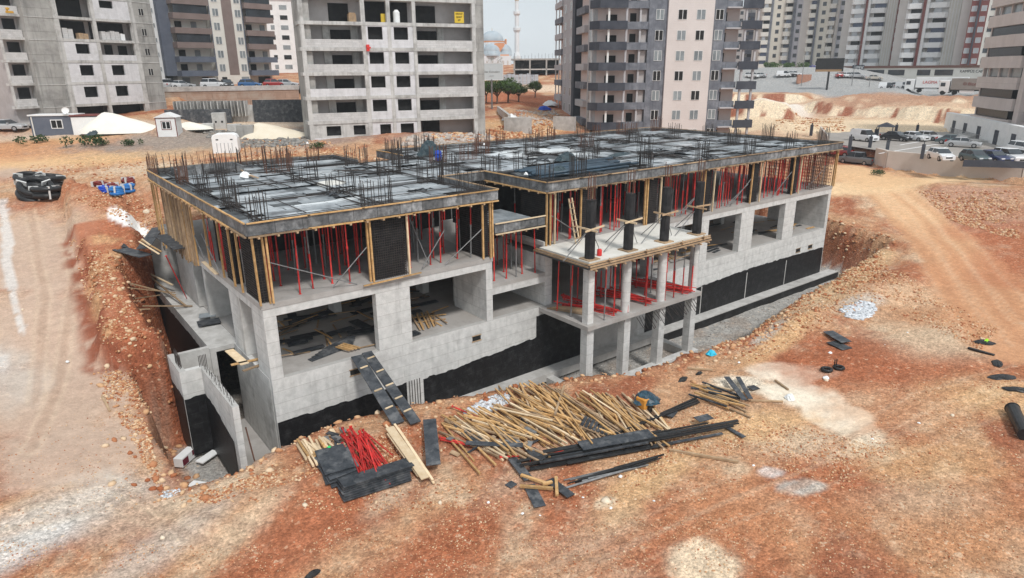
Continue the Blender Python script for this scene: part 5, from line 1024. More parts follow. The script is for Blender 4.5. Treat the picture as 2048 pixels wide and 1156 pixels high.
small('white_tank',MB().lathe([(0,0),(.4,0),(.42,.1),(.42,1.2),(.2,1.5),(0,1.5)],12),white_foam,T,(13.2,.8,14.12),'white plastic tank in the open middle bay of the bare tower','tank')
small('pallet_of_bricks',MB().box(0,.9,0,.8,0,.9).box(.1,.8,.05,.7,.9,1.05),timber_g,T,(7.3,.6,14.12),'brown brick pallet on the upper left balcony of the bare tower','pallet')
small('red_hoist',MB().box(0,.35,-.3,0,0,.75).box(.05,.5,-.35,-.3,.3,.5),red_paint,T,(9.0,-.06,10.8),'small red hoist box fixed between the bays of the bare tower','hoist')
# --- unfinished tower at the left
T = tower('unfinished_tower','unfinished tower at the left with white block panels and stacked blocks in its open bays','tower',(1.06,78.65),(10.97,83.4),8.4)
F = [0,2.1,4.95,7.75,10.45,13.2,16,18.8,21.6]
P(MB().box(-6,14.2,2.0,16,-1.5,24.4),'core_wall',plaster_p)
P(MB().box(-3.6,-.1,.25,2,-1.5,24.4),'shear_wall',raw); P(MB().box(11.3,14.3,.2,2,-1.5,24.4),'shear_wall',raw)
for i,f in enumerate(F):
    nx_ = F[i+1] if i < len(F)-1 else 24.4; t_ = nx_-.35
    P(MB().box(-.15,11.35,-.05,2,f-.33,f+.02),'floor_slab',raw_pale); P(MB().box(-6.4,-3.6,1.0,2.1,f-.3,f+.02),'floor_slab',raw_pale)
    for x0,x1 in ((-.1,.55),(5.0,5.5),(10.6,11.3)): P(MB().box(x0,x1,-.03,.4,f+.02 if i else -1.5,t_),'column',raw_pale)
    P(MB().box(-3.62,-.08,.2,.25,f-.3,f-.22),'joint_line',raw_pale)
    P(MB().box(11.3,14.32,.15,.2,f-.3,f-.2),'joint_line',raw_pale)
    if i: 
        P(MB().box(-6.3,-3.7,1.05,1.3,f,f+.9),'parapet',block_g); P(MB().box(-5.3,-3.9,1.9,1.98,f+.3,t_-.2),'opening',dark_void); P(MB().box(-6.45,-6.2,1,1.3,f,t_),'column',raw_pale)
        if i > 1: window(T,12.6,f+.8,.7,.9,raw_pale,dark_void,.2); 
    for k,(x0,x1) in enumerate(((.55,5.0),(5.5,10.6))):
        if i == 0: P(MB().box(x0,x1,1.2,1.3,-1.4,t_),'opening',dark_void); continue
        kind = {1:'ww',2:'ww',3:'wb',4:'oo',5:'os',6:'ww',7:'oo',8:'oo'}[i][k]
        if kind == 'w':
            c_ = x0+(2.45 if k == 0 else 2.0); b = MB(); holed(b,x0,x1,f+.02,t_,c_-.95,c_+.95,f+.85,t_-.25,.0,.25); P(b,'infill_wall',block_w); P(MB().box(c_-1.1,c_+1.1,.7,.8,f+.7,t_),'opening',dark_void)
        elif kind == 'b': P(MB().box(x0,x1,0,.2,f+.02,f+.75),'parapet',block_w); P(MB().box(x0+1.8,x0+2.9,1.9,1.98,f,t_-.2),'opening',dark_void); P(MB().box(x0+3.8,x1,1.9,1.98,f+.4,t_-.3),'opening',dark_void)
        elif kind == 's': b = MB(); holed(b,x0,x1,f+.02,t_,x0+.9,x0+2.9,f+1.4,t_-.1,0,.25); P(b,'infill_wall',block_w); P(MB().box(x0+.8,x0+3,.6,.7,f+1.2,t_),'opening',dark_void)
        else: P(MB().box(x0+.1,x1-.1,1.85,1.95,f+.05,t_-.05),'opening',dark_void)  # black panel painted as the shaded depth of an open bay
for x,w_,h_,m_,lb in ((1.0,1.4,1.3,block_g,'pale block stack at the left of the open storey of the left tower'),(3.1,1.3,.75,timber_g,'brown brick stack in the open storey of the left tower'),(6.3,1.2,1.1,block_g,'left pale block stack in the right bay of the left tower'),(7.6,1.3,1.2,block_g,'middle pale block stack in the right bay of the left tower'),(9.1,.6,.9,white_foam,'small white stack in the right bay of the left tower')):
    small('block_stack',MB().box(0,w_*.48,0,.7,0,h_).box(w_*.52,w_,.02,.66,0,h_*.93),m_,T,(x,.5,10.5),lb,'block stack')
small('orange_mixer',MB().cyl((0,0,.4),(.7,0,.7),.35,12,.2).box(-.1,.8,-.3,.3,0,.25),mat('mixer_yellow',(.6,.33,.05)),T,(-5,1.3,13.25),'yellow orange mixer on the far left balcony of the left tower','mixer')
# --- finished tower behind the right wing
beige = mat('beige_render',(.63,.57,.54),(.68,.62,.59),sc=.4,c3=(.6,.54,.51),sc3=.3,a3=.4,brick=(6,.24,.02,(.93,.93,.93),.0,'wall'))
slate = mat('slate_render',(.125,.135,.16),(.19,.20,.225),sc=.8,c3=(.30,.31,.34),sc3=.7,a3=.6,drip=.25)
slate_d = mat('slate_dark',(.045,.05,.065),(.065,.07,.085),sc=.5,c3=(.11,.12,.14),sc3=.4,a3=.5)
greyw = mat('grey_render',(.42,.41,.42),(.48,.47,.48),sc=.4,c3=(.36,.35,.36),sc3=.3,a3=.5)
pinkw = mat('pink_room',(.62,.50,.46),(.66,.56,.52),sc=.5); whitef = mat('window_white',(.72,.72,.70)); pane_g = mat('pane_grey',(.16,.18,.19),(.30,.33,.34),sc=.35,rough=.2,spec=.5)
T = tower('apartment_tower','finished beige and slate grey apartment tower with corner balconies behind the right wing','tower',(74.03,38.48),(79.25,35.12),3.0)
HT = 33.0; FZ = [-.2+2.87*i for i in range(1,12)]
wz = [4.1+2.87*i for i in range(-1,10)]   # window sills
P(MB().box(0,6.95,0,14,-2,HT),'wall',beige)
P(MB().box(-2.8,0,.35,14,-2,HT),'wall',slate); P(MB().box(6.95,8.9,.35,14,-2,HT),'wall',slate)
P(MB().box(-10.2,-2.8,1.6,14,-2,HT),'wall',pinkw); P(MB().box(8.9,11.6,1.8,14,-2,HT),'wall',pinkw)
for i,z in enumerate(wz):
    if z+1.3 > HT: break
    for k,x in enumerate((2.15,4.95)): window(T,x,z,1.25,1.3,whitef,(pane_g if (i+k) % 3 else dark_void))
    window(T,-1.15,z,1.1,1.35,whitef,dark_void if i % 2 else pane_g,.35); window(T,7.9,z,1.1,1.35,whitef,dark_void if i % 3 == 0 else pane_g,.35)
    fz = z-1.15
    # left balcony: slab, slate parapet with a bevelled return, columns, doors
    P(MB().prism([(-2.8,.4),(-6.2,.4),(-6.4,-.9),(-10.3,-.9),(-11.4,.6),(-11.4,1.6),(-2.8,1.6)],fz-.2,fz),'balcony_slab',greyw)
    P(MB().prism([(-2.85,.3),(-6.3,.3),(-6.3,.45),(-2.85,.45)],fz-.2,fz+.85),'parapet',slate)
    P(MB().prism([(-6.3,-1.0),(-10.4,-1.0),(-11.6,.55),(-11.5,.62),(-10.35,-.88),(-6.42,-.88),(-6.3,.3),(-6.2,.3)],fz-.25,fz+.9),'parapet',slate_d)
    for x in (-9.0,-6.35,-4.0): P(MB().box(x-.14,x+.14,-.7 if x < -6 else .5,-.4 if x < -6 else .8,fz+.85,fz+2.67),'column',greyw if x > -9 else whitef)
    P(MB().box(-8.9,-7.3,1.5,1.62,fz,fz+1.9),'balcony_door',dark_void); P(MB().box(-5.3,-4.4,1.5,1.62,fz,fz+2.1),'balcony_door',dark_void); P(MB().box(-3.9,-2.9,.9,1.6,fz,fz+2.6),'wall_return',plaster_p)
    # right balcony and the open corner one
    P(MB().box(8.9,14.2,-.2,2.2,fz-.2,fz),'balcony_slab',greyw); P(MB().box(8.9,11.3,.3,.42,fz-.2,fz+.9),'parapet',slate); P(MB().box(11.2,14.3,-.35,-.2,fz-.25,fz+.95).box(14.15,14.3,-.2,2.2,fz-.25,fz+.95),'parapet',slate_d)
    P(MB().box(9.1,9.6,1.7,1.82,fz,fz+2.2),'balcony_door',dark_void)
    for x in (11.9,13.7): P(MB().box(x-.15,x+.15,-.1,.2,fz+.9,fz+2.67),'column',greyw)
# its long left side
P(MB().box(-10.7,-10.2,1.6,6,-2,HT),'wall',greyw); P(MB().box(-10.7,-9.5,6,17,-2,HT),'wall',plaster_p) if 0 else P(MB().box(-8.2,-7.5,6,17,-2,HT),'wall',greyw)
P(MB().box(-10.9,-9.0,17,19.6,-2,HT),'wall',slate_d); P(MB().box(-10.7,-5,19.6,31,-2,HT),'wall',greyw); P(MB().box(-9.6,-5,31,40,-2,HT),'wall',pinkw); P(MB().box(-5,6.9,14,40,-2,HT),'rear_block',greyw)
P(MB().cyl((-10.9,1.9,-2),(-10.9,1.9,HT),.13,8),'rain_pipe',white_pt)
for i,z in enumerate(wz):
    if z+1.3 > HT: break
    fz = z-1.15
    window(T,4.1,z,1.3,1.5,whitef,pane_g,side=-10.7)
    P(MB().box(-10.9,-8.2,8.2,15.5,fz-.2,fz+.85),'parapet',slate if i % 2 else greyw); P(MB().box(-8.3,-8.18,7,9,fz+.9,fz+2.5).box(-8.3,-8.18,11,15,fz+.9,fz+2.6),'opening',dark_void)
    for y in (22,28): window(T,y,z,1.6,1.4,whitef,pane_g,side=-10.7)
    P(MB().box(-10.95,-9.6,31.2,40,fz-.2,fz+.85),'parapet',slate if i % 2 else greyw); P(MB().box(-10.8,-10.6,35.3,35.6,fz+.8,fz+2.7),'column',whitef); P(MB().box(-10.8,-10.6,39.6,39.9,fz+.8,fz+2.7),'column',whitef)
P(MB().box(-10.9,-10.72,18,33,.9,2.4),'base_band',white_pt)
# --- apartment block with brown balconies, behind the street
brown = mat('brown_render',(.19,.145,.13),(.23,.18,.165),sc=.5); creamw = mat('cream_render',(.66,.64,.58),(.72,.70,.65),sc=.4,c3=(.58,.56,.5),sc3=.3,a3=.4); slateb = mat('blue_slate',(.10,.115,.15),(.14,.155,.19),sc=.5)
T = tower('apartment_block','apartment block with brown and grey balcony bands behind the parked cars','apartment block',(19.9,106.13),(40.17,110.89),11.7)
P(MB().box(1.4,20.8,1.4,14,0,27),'wall',creamw); P(MB().box(8.3,15.0,0,1.4,0,27),'wall',creamw); P(MB().box(10.9,12.9,-.06,0,2.3,27),'brown_panel',brown); P(MB().box(8.3,8.5,-.05,0,2.3,27),'edge_strip',slateb); P(MB().box(14.8,15,-.05,0,2.3,27),'edge_strip',slateb)
P(MB().box(-.6,1.4,1.0,14,2.2,27),'wall',slateb); P(MB().box(-3.6,-.6,2.0,14,0,27),'wall',white_pt); P(MB().box(-5.2,-3.6,1.6,14,0,27),'wall',slateb)
for i in range(10):
    z = 2.25+2.45*i
    for x0,x1 in ((1.3,8.0),(15.2,21.0)):
        P(MB().box(x0,x1,-.6,1.4,z-.12,z),'balcony_slab',greyw); P(MB().box(x0-.05,x1+.05,-.75,-.6,z-.15,z+.85).box(x0-.05,x0+.08,-.6,1.4,z-.15,z+.85),'parapet',slateb if i < 2 else brown)
        if i in (2,4,6,7) or (i == 5 and x0 > 9): P(MB().box(x0+.2,x1-.3,-.55,-.48,z+.85,z+2.3),'balcony_glazing',glass_d)
        else: P(MB().box(x0+1,x0+2.2,1.3,1.42,z,z+2),'balcony_door',dark_void); P(MB().box(x0+4,x0+5,1.3,1.42,z,z+2),'balcony_door',pane_g)
    for x in (9.55,14.0): window(T,x,z+.7,1.1,1.25,whitef,pane_g,0)
    window(T,-2.1,z+.8,.5,.7,whitef,pane_g,2.0); window(T,-1.2,z+.8,.5,.7,whitef,pane_g,2.0)
for x0,x1,m_ in ((2.2,3.6,pane_g),(6,7.2,dark_void),(9.2,10.2,dark_void),(13.2,14.8,pane_g),(17.6,20.3,glass_d),(-.4,.6,dark_void)): P(MB().box(x0,x1,-.04 if 8 < x0 < 15 else 1.34,.1 if 8 < x0 < 15 else 1.45,.3,1.9),'shop_window',m_)
# --- pale block with a red roof beside it
T = tower('apartment_block','slim white apartment block with a red tiled roof seen past the bare tower','apartment block',(58,187),(82,181),14)
P(MB().box(0,24,0,14,0,21.4),'wall',white_pt); P(MB().prism([(-.6,-.6),(24.6,-.6),(24.6,14.6),(-.6,14.6)],21.4,21.7).add([(-.6,-.6,21.7),(24.6,-.6,21.7),(24.6,14.6,21.7),(-.6,14.6,21.7),(7,7,24.2),(17,7,24.2)],[(0,1,5,4),(1,2,5),(2,3,4,5),(3,0,4)]),'roof',mat('red_tiles',(.42,.14,.10),(.5,.2,.14),sc=2))
P(MB().box(5,6,5,6,22.5,25.3),'chimney',white_pt)
for i in range(7):
    for x in (1.5,5,8.5,12,16,20): window(T,x,1.2+2.85*i,2.2 if x in (5,12) else 1.1,1.3,white_pt,dark_void if (i+int(x)) % 2 else pane_g,mull=False)
# --- dim block at the far left
T = tower('apartment_block','blue grey block half hidden at the far left edge of the photo','apartment block',tuple(atd(-60,150,120))[:2],tuple(atd(30,160,128))[:2],8.5)
P(MB().box(0,9.5,1,12,0,26),'wall',mat('dim_render',(.42,.41,.42)))
for i in range(9):
    P(MB().box(4.5,9.8,-.4,1,.6+2.8*i,1.5+2.8*i),'parapet',slateb); P(MB().box(5.6,8.6,.95,1.05,1.5+2.8*i,3.1+2.8*i),'opening',dark_void)
# --- office building above the car park, right edge
panel_b = mat('stone_panel',(.52,.45,.42),(.58,.51,.48),sc=.4,brick=(1.6,4,.03,(.8,.8,.8),.06,'wall'))
T = tower('office_building','beige panelled building with black ribbon windows above the white car park wall','building',(126.05,13.82),(114.15,4.94),4.9)
P(MB().box(.6,14.0,.7,14,0,26),'core_wall',dark_void); P(MB().box(14.3,16.0,.4,14,-2,26),'corner_pier',panel_b)
for i in range(9):
    z = 3.12*i
    P(MB().prism([(-.4,-.5),(11.2,-.5),(13.9,.1),(13.9,.7),(-.4,.7)],z,z+1.75 if i else z+1.8),'wall_band',panel_b)
    if i in (2,5): 
        for x in (1.5,5.6,9.5): P(MB().box(x,x+.5,.3,.6,z+1.75,z+3.12),'mullion',panel_b)
        P(MB().box(.5,13.5,.55,.68,z+1.8,z+3.1),'ribbon_window',pane_g)
    else: P(MB().box(.1,12.9,.2,.3,z+1.7,z+3.14),'ribbon_window',black_gl)
    P(MB().box(-.3,.1,.1,.6,z+1.7,z+3.14),'pier',panel_b)
    P(MB().box(16.0,22,1.5,1.7,z+1.6,z+3.0),'ribbon_window',black_gl); P(MB().box(16,22,1.0,1.6,z,z+1.5),'wall_band',panel_b)
T = tower('podium','white podium wall with dark doors at the edge of the car park','wall',(132.04,19.74),(104.02,-.44),3.0)
P(MB().box(-2,40,0,1,0,3.45),'wall',white_pt); P(MB().box(-2,40,1,20,3.0,3.2),'terrace',greyw)
for x in (2.6,8.6,15.2,22.8,29.2): d_ = P(MB().box(x,x+1.6,-.05,.1,.1,2.3),'door',slate_d)
b = MB()
for k in range(30): b.bar((5+k*.5,-.9,.2),(5+k*.5,-.9,1.2),.05)
b.bar((5,-.9,1.2),(20,-.9,1.2),.06); P(b,'railing',steel_grey); P(MB().add([(11,-2.4,.05),(16,-2.4,.05),(16,-.2,.9),(11,-.2,.9),(11,-.2,.05),(16,-.2,.05)],[(0,1,2,3),(0,3,4),(1,5,2)]),'ramp',concrete_plain); P(MB().box(18,21,-2.4,-.1,0,.5),'planter',concrete_plain)
# --- far apartment towers; each column of the facade is bands or windows
maroonw = mat('maroon_render',(.17,.05,.045),(.21,.07,.06),sc=.3); ylw = mat('yellow_render',(.64,.60,.52),(.68,.64,.56),sc=.2); lilac = mat('lilac_render',(.55,.55,.60),(.6,.6,.64),sc=.2); taupe = mat('taupe_render',(.54,.51,.48),(.60,.57,.54),sc=.2); blue_gl = mat('blue_glass',(.04,.05,.09),(.08,.10,.15),sc=.3,rough=.15); sil = mat('silver_glass',(.35,.37,.39),(.42,.44,.46),sc=.2,rough=.2)
def far_tower(label, px0, px1, dist, cols, nf=17, group='tall apartment towers beyond the street', d1=None):
    A = atd(px0,139,dist); B = atd(px1,139,d1 or dist); T = tower('apartment_tower',label,'tower',A,B,13.5,group); W = (B-A).xy.length; h = 3.05; HTT = nf*h+1.5
    def Q(b,n,m_): return b.build(n,m_,T)
    Q(MB().box(-2.5,W+2.5,3.05,18,-3,HTT),'core_wall',taupe)
    for c_ in cols:
        a, b_, kind, m_ = c_[:4]; x0 = a*W; x1 = b_*W; w_ = x1-x0
        if kind == 'solid': Q(MB().box(x0,x1,c_[4] if len(c_) > 4 else 0,3.1,-3,HTT),'wall',m_)
        elif kind == 'rib':
            Q(MB().box(x0,x1,.6,3.1,-3,HTT),'wall',m_)
            b2 = MB()
            for k in range(4): b2.box(x0+w_*(.1+.24*k),x0+w_*(.16+.24*k),.2,.6,1.5,HTT)
            Q(b2,'ribs',white_pt)
        elif kind == 'win':
            y = c_[4] if len(c_) > 4 else .5; Q(MB().box(x0,x1,y,3.1,-3,HTT),'wall',m_); n_ = max(1,int(w_/3.4))
            for i in range(nf):
                for k in range(n_): window(T,x0+w_*(k+.5)/n_,1.9+h*i,1.3,1.45,white_pt if m_ is maroonw else m_,sil if m_ is maroonw else glass_d,y,mull=False)
        elif kind == 'balc':
            Q(MB().box(x0,x1,1.6,3.1,-3,HTT),'wall',m_)
            for i in range(nf):
                z = .9+h*i; Q(MB().prism([(x0,.2),(x0+w_*.15,-.5),(x1-w_*.15,-.5),(x1,.2),(x1,1.6),(x0,1.6)],z,z+1.65),'balcony',m_); Q(MB().box(x0+.2,x0+w_*.24,1.45,1.7,z+1.65,z+h-.1),'balcony_door',taupe)
                r_ = R.random(); Q(MB().box(x0+w_*.28,x1-w_*(.35 if r_ < .4 else .06),-.3 if r_ < .7 else 1.5,-.15 if r_ < .7 else 1.65,z+1.65,z+h-.05),'glazing',sil if r_ < .45 else (blue_gl if r_ < .75 else dark_void))
    return T
far_tower('cream and lilac tower behind the corner balconies of the beige tower',1512,1602,305,((0,.2,'balc',creamw),(.2,.25,'solid',slate),(.25,.5,'win',ylw),(.5,.68,'balc',creamw),(.68,.74,'solid',slate),(.74,.9,'win',lilac),(.9,1,'balc',slateb)))
far_tower('cream and lilac tower left of the white banded towers',1604,1684,298,((0,.18,'balc',creamw),(.18,.23,'solid',slate),(.23,.5,'win',ylw),(.5,.68,'balc',creamw),(.68,.75,'solid',taupe),(.75,.88,'win',lilac),(.88,1,'balc',slateb)))
far_tower('left one of two white banded towers with brown strips',1686,1788,285,((0,.27,'balc',white_pt),(.27,.31,'solid',maroonw,-.5),(.31,.36,'solid',white_pt,-.3),(.36,.68,'balc',white_pt),(.68,.88,'rib',creamw),(.88,1,'win',maroonw)))
far_tower('right one of two white banded towers, next to the maroon panels',1794,1916,272,((0,.26,'balc',white_pt),(.26,.31,'solid',maroonw,-.5),(.31,.36,'solid',white_pt,-.3),(.36,.68,'balc',white_pt),(.68,.88,'rib',creamw),(.88,1,'solid',creamw,.4)))
far_tower('maroon panelled tower just left of the office building',1918,2010,262,((0,.16,'win',maroonw),(.16,.2,'solid',slate_d),(.2,.38,'win',maroonw),(.38,.6,'win',creamw),(.6,1,'balc',creamw)))
far_tower('low pale tower seen between the corner balconies of the beige tower',1462,1508,330,((0,.5,'win',white_pt),(.5,1,'balc',slateb)),8)
# --- row of shops and the long cream wall under them
A = atd(1590,150,262); B = atd(1990,165,232); T = tower('shop_row','long low shop row with dark and red signs below the far towers','shops',A,B,9.3); W = (B-A).xy.length
P(MB().box(0,W*.33,0,14,-1,4.6),'wall',greyw); P(MB().box(W*.33,W,0,14,-1,5.2),'wall',creamw); P(MB().box(-.2,W+.2,-.3,0,4.9,5.6).box(0,W,0,16,5.2,5.5),'cornice',mat('brown_trim',(.16,.08,.06)))
for a,b_,z0,z1,m_ in ((.0,.08,3.4,4.7,maroonw),(.09,.2,3.6,5.2,red_paint),(.02,.1,.2,3.2,dark_void),(.11,.19,.2,3.2,dark_void),(.22,.27,.3,3,pane_g),(.275,.30,.2,3.2,dark_void),(.33,.35,.3,3,glass_d),(.41,.5,2.8,4.4,glass_d),(.52,.6,2.8,4.4,glass_d),(.66,.72,2.8,4.4,glass_d),(.74,.82,2.8,4.4,glass_d)):
    P(MB().box(a*W,b_*W,-.35 if z0 > 3.3 else -.08,.1,z0,z1),'sign_board' if z0 > 3.3 else 'shop_front',m_)
s_ = P(MB().box(W*.335,W*.395,-.5,0,.4,5.9),'sign_board',slate_d); text_obj('IPEK',1.5,white_pt,(W*.375,-.55,5.0),(math.pi/2,0,0),s_); text_obj('MARKET',1.1,white_pt,(W*.366,-.55,3.9),(math.pi/2,0,0),s_)
text_obj('BURSA KEBAP',1.0,white_pt,(W*.145,-.4,4.5),(math.pi/2,0,0),T); text_obj('ÇAĞRI',1.3,mat('sign_blue',(.02,.05,.5),emit=.3),(W*.1,-.42,5.4),(math.pi/2,0,0),T); text_obj('KAMPÜS CAFE',1.0,dark_void,(W*.9,-.06,3.9),(math.pi/2,0,0),T)
# --- mosque
T = thing('mosque','white mosque with pale blue grey domes and orange arches beyond the sites','mosque',atd(985,131,330)-Vector((0,0,2)),math.atan2(235.75-CY,185.67-CX)-math.pi/2); T.location.z = 14
lead = mat('lead_dome',(.34,.41,.46),(.44,.50,.54),sc=.3,rough=.5); mosq = mat('mosque_stone',(.68,.72,.74),(.74,.77,.79),sc=.3); orng = mat('orange_stone',(.62,.27,.13),(.68,.33,.18),sc=.6)
def dome(c, r, k=.85, n=24): return [(r*math.cos(a),c+r*k*math.sin(a)) for a in [math.pi/2*i/10 for i in range(10)]]+[(0.01,c+r*k)]
P(MB().box(-12,8.6,-9,9,-3,6.6),'prayer_hall',mosq); P(MB().box(-11,7.6,-8,8,6.6,7.2),'orange_band',orng)
P(MB().lathe([(5.8,7.2),(5.8,13.2)],24),'drum',mosq); P(MB().lathe([(5.85,12.6),(5.9,13.2)],24),'orange_band',orng)
P(MB().lathe(dome(13.2,5.4),28),'main_dome',lead,smooth=True); P(MB().cyl((0,0,17.6),(0,0,19.2),.12,6,.03),'finial',mat('gold',(.6,.4,.1),metal=.7,rough=.4))
for x,y,r in ((5.0,-3,4.0),(-5,-3,4.4),(0,-6,4.2)): P(MB().lathe([(r,6.6),(r,8.2)]+dome(8.2,r,.95),20,c=(x,y)),'half_dome',lead,smooth=True)
P(MB().add([(-1.5,-8.2,7.2),(6.0,-8.2,11.8),(1.0,-8.2,11.8),(2.6,-8.2,6.9)],[(0,1,2),(0,3,1)]).box(-.5,5.5,-6.1,-6.0,9.5,12.2),'orange_arch',orng)
for x in (5.4,): P(MB().cyl((x,-5.6,11),(x,-5.6,13.8),.5,10).lathe(dome(13.8,.55,1),10,c=(x,-5.6)),'turret',orng)
for k in range(7):
    a = -math.pi*.95+k*math.pi*.15; P(MB().box(-.3,.3,-.1,.1,0,1.9),'drum_window',taupe).location = (5.82*math.cos(a),5.82*math.sin(a),10); T.children[-1].rotation_euler = (0,0,a+math.pi/2)
for x in (-10,-7.5,-5,-2.5,0,2.5,5,7): 
    for z in (-1,2.6): P(MB().box(x-.35,x+.35,-9.06,-8.9,z,z+1.9),'hall_window',taupe)
T = thing('minaret','slender white minaret with two balconies and a gilded tip right of the mosque','minaret',atd(1034,118,330)-Vector((0,0,6)))
P(MB().lathe([(1.7,0),(1.7,7.2),(1.1,9.0),(1.05,18.5)],16),'shaft',mosq); P(MB().lathe([(1.05,17.6),(1.7,18.6),(1.7,19.7),(.98,19.7)],16),'gallery',mosq); P(MB().lathe([(.98,19.7),(.93,25.3)],16),'shaft',mosq); P(MB().lathe([(.95,24.8),(1.55,25.6),(1.55,26.7),(.85,26.7)],16),'gallery',mosq)
P(MB().lathe([(.82,26.7),(.8,31.2)],16),'shaft',mosq); P(MB().lathe([(.95,31.2),(.4,33.4),(.02,36.5)],14),'cone',mat('gilt_cone',(.5,.38,.22),rough=.5))
# --- unfinished slab frame, block stacks and billboard
A = atd(1026,150,225); B = atd(1120,150,225); T = tower('slab_building','low unfinished concrete frame with stripped slabs below the minaret','building',A,B,11.8); W = (B-A).xy.length
P(MB().box(-.6,W,0,12,5.6,6.1),'slab',raw); P(MB().box(0,W,0,12,2.6,3.0),'slab',raw_pale); P(MB().box(.2,W,7,7.2,-1,5.7),'rear_wall',dark_void)
for x in (.2,5.2,10.5,15.2): P(MB().box(x,x+.5,0,.5,-1,5.7),'column',raw)
b = MB()
for k in range(26): b.bar((U(0,W),U(0,2),3.0),(U(0,W),U(0,2),5.6),.09)
P(b,'props',rebar_m); b = MB()
for k in range(14): b.bar((.5+k*1.1,U(0,4),6.1),(.5+k*1.1,U(0,4),6.9+U(0,1)),.07)
P(b,'starter_bars',rebar_m)
A = atd(1007,166,190); B = atd(1077,166,190); T = tower('block_stacks','long stack of pale blue grey blocks in front of the unfinished frame','block stack',A,B,10.7); W = (B-A).xy.length
blk = mat('pale_blocks',(.42,.44,.49),(.5,.52,.56),sc=.6,brick=(1.1,.55,.05,(.6,.6,.6),.15,'wall')); n_ = 9
for k in range(n_): P(MB().box(k*W/n_,(k+.94)*W/n_,0,2,0,2.6+U(-.15,.25)),'pallet_of_blocks',blk)
T = thing('billboard','white billboard on a single post in front of the orchard','billboard',atd(984,212,125),math.atan2(70.16-CY,64.8-CX)-math.pi/2)
P(MB().box(-1.9,2.0,-.1,.1,4.55,7.3),'panel',mat('billboard_face',(.55,.60,.62),(.60,.65,.66),sc=.5)); P(MB().cyl((0,0,-1),(0,0,4.6),.17,10),'post',steel_grey); b = MB().box(-2.0,2.1,-.12,.12,7.3,7.4).box(-2,2.1,-.12,.12,4.45,4.55).box(2.0,2.1,-.12,.12,4.45,7.4).box(-2,-1.9,-.12,.12,4.45,7.4); P(b,'frame',white_pt)
text_obj('Şılar Konutları',.5,steel_grey,(0,-.12,5.9),(math.pi/2,0,0),T); text_obj('satış ofisi',.22,steel_grey,(0,-.12,5.2),(math.pi/2,0,0),T)
T = thing('roadside_billboard','dark advertising screen on a black post above the excavation','billboard',G(1653,180),_qa.angle_signed(Vector((0,1))) if 0 else math.atan2(_qa.y,_qa.x)-math.pi/2)
P(MB().box(-3.6,3.6,-.2,.2,5.0,8.6),'panel',black_pl); P(MB().cyl((0,.1,-1.5),(0,.1,5),.28,10),'post',black_pl); P(MB().box(-3.5,3.2,-.3,-.2,5.0,5.6),'lower_band',mat('ochre_band',(.35,.22,.12)))
# --- street wall, foundation and blocks behind the left tower gap
A = atd(318,207,131); B = atd(600,207,131); T = tower('street_wall','long rust stained retaining wall below the parked cars','wall',A,B,7.9); W = (B-A).xy.length
P(MB().box(0,W,0,.6,-.3,3.5),'wall',mat('rusty_wall',(.36,.25,.19),(.46,.33,.25),sc=.5,c3=(.46,.42,.36),sc3=.25,a3=.8,brick=(2.8,1.0,.04,(.7,.7,.7),.15,'wall'))); P(MB().box(-.1,W+.1,-.12,.7,3.5,4.3),'coping',concrete_plain)
T2 = thing('street_pavement','street','street',(0,0,0)); T2['kind'] = 'structure'; del T2['category']; del T2['label']
sv = [atd(300,180,131.7),atd(605,180,131.7),atd(640,180,146),atd(260,180,146)]; MB().prism([(v.x,v.y) for v in sv],11.6,11.75).build('road_surface',mat('asphalt',(.10,.10,.10),(.14,.14,.14),sc=1.5),T2)
b = MB()
A = G(345,238); B = G(600,246); T = tower('sunken_foundation','dark foundation of the next building, with a comb of starter fins, below the street wall','foundation',A,B,A.z-.2); W = (B-A).xy.length
P(MB().box(-1,W*.46,0,.4,-.5,1.5),'foundation_wall',ply_dark); P(MB().box(-1,W+6,3,12,-.5,1.0),'raft',mat('dark_concrete',(.12,.11,.10),(.18,.17,.16),sc=.5,c3=(.3,.28,.26),sc3=.4,a3=.6)); P(MB().box(W*.3,W+2,2,2.5,-.5,2.0),'foundation_wall',concrete_plain); P(MB().box(W*.62,W+4,1.2,1.6,-.5,2.7),'foundation_wall',ply_dark)
for k in range(22): P(MB().box(k*.48,k*.48+.12,.9,2.4,.4,2.6),'fin',raw_pale if k%2 else raw)
for i,(px,py,w_,h_,lb) in enumerate(((441,257,1.7,2.2,'tall grey concrete block with two holes before the foundation'),(493,276,2.0,1.7,'rough cube of concrete nearest the roof among the blocks'),(418,262,1.5,1.1,'low grey block left of the block with two holes'),(403,262,1.1,1.0,'rough low block at the left end of the blocks'),(470,262,1.7,1.0,'low grey block right of the block with two holes'))):
    b_ = thing('concrete_block',lb,'concrete block',G(px,py)-Vector((0,0,.1)),-.45); MB().box(-w_/2,w_/2,-.5,.5,0,h_).build('block',concrete_plain if i != 1 else raw,b_,bev=.05)
    if i == 0: MB().box(-.5,-.25,-.52,-.49,.9,1.15).box(.3,.55,-.52,-.49,.9,1.15).build('lifting_hole',dark_void,b_)
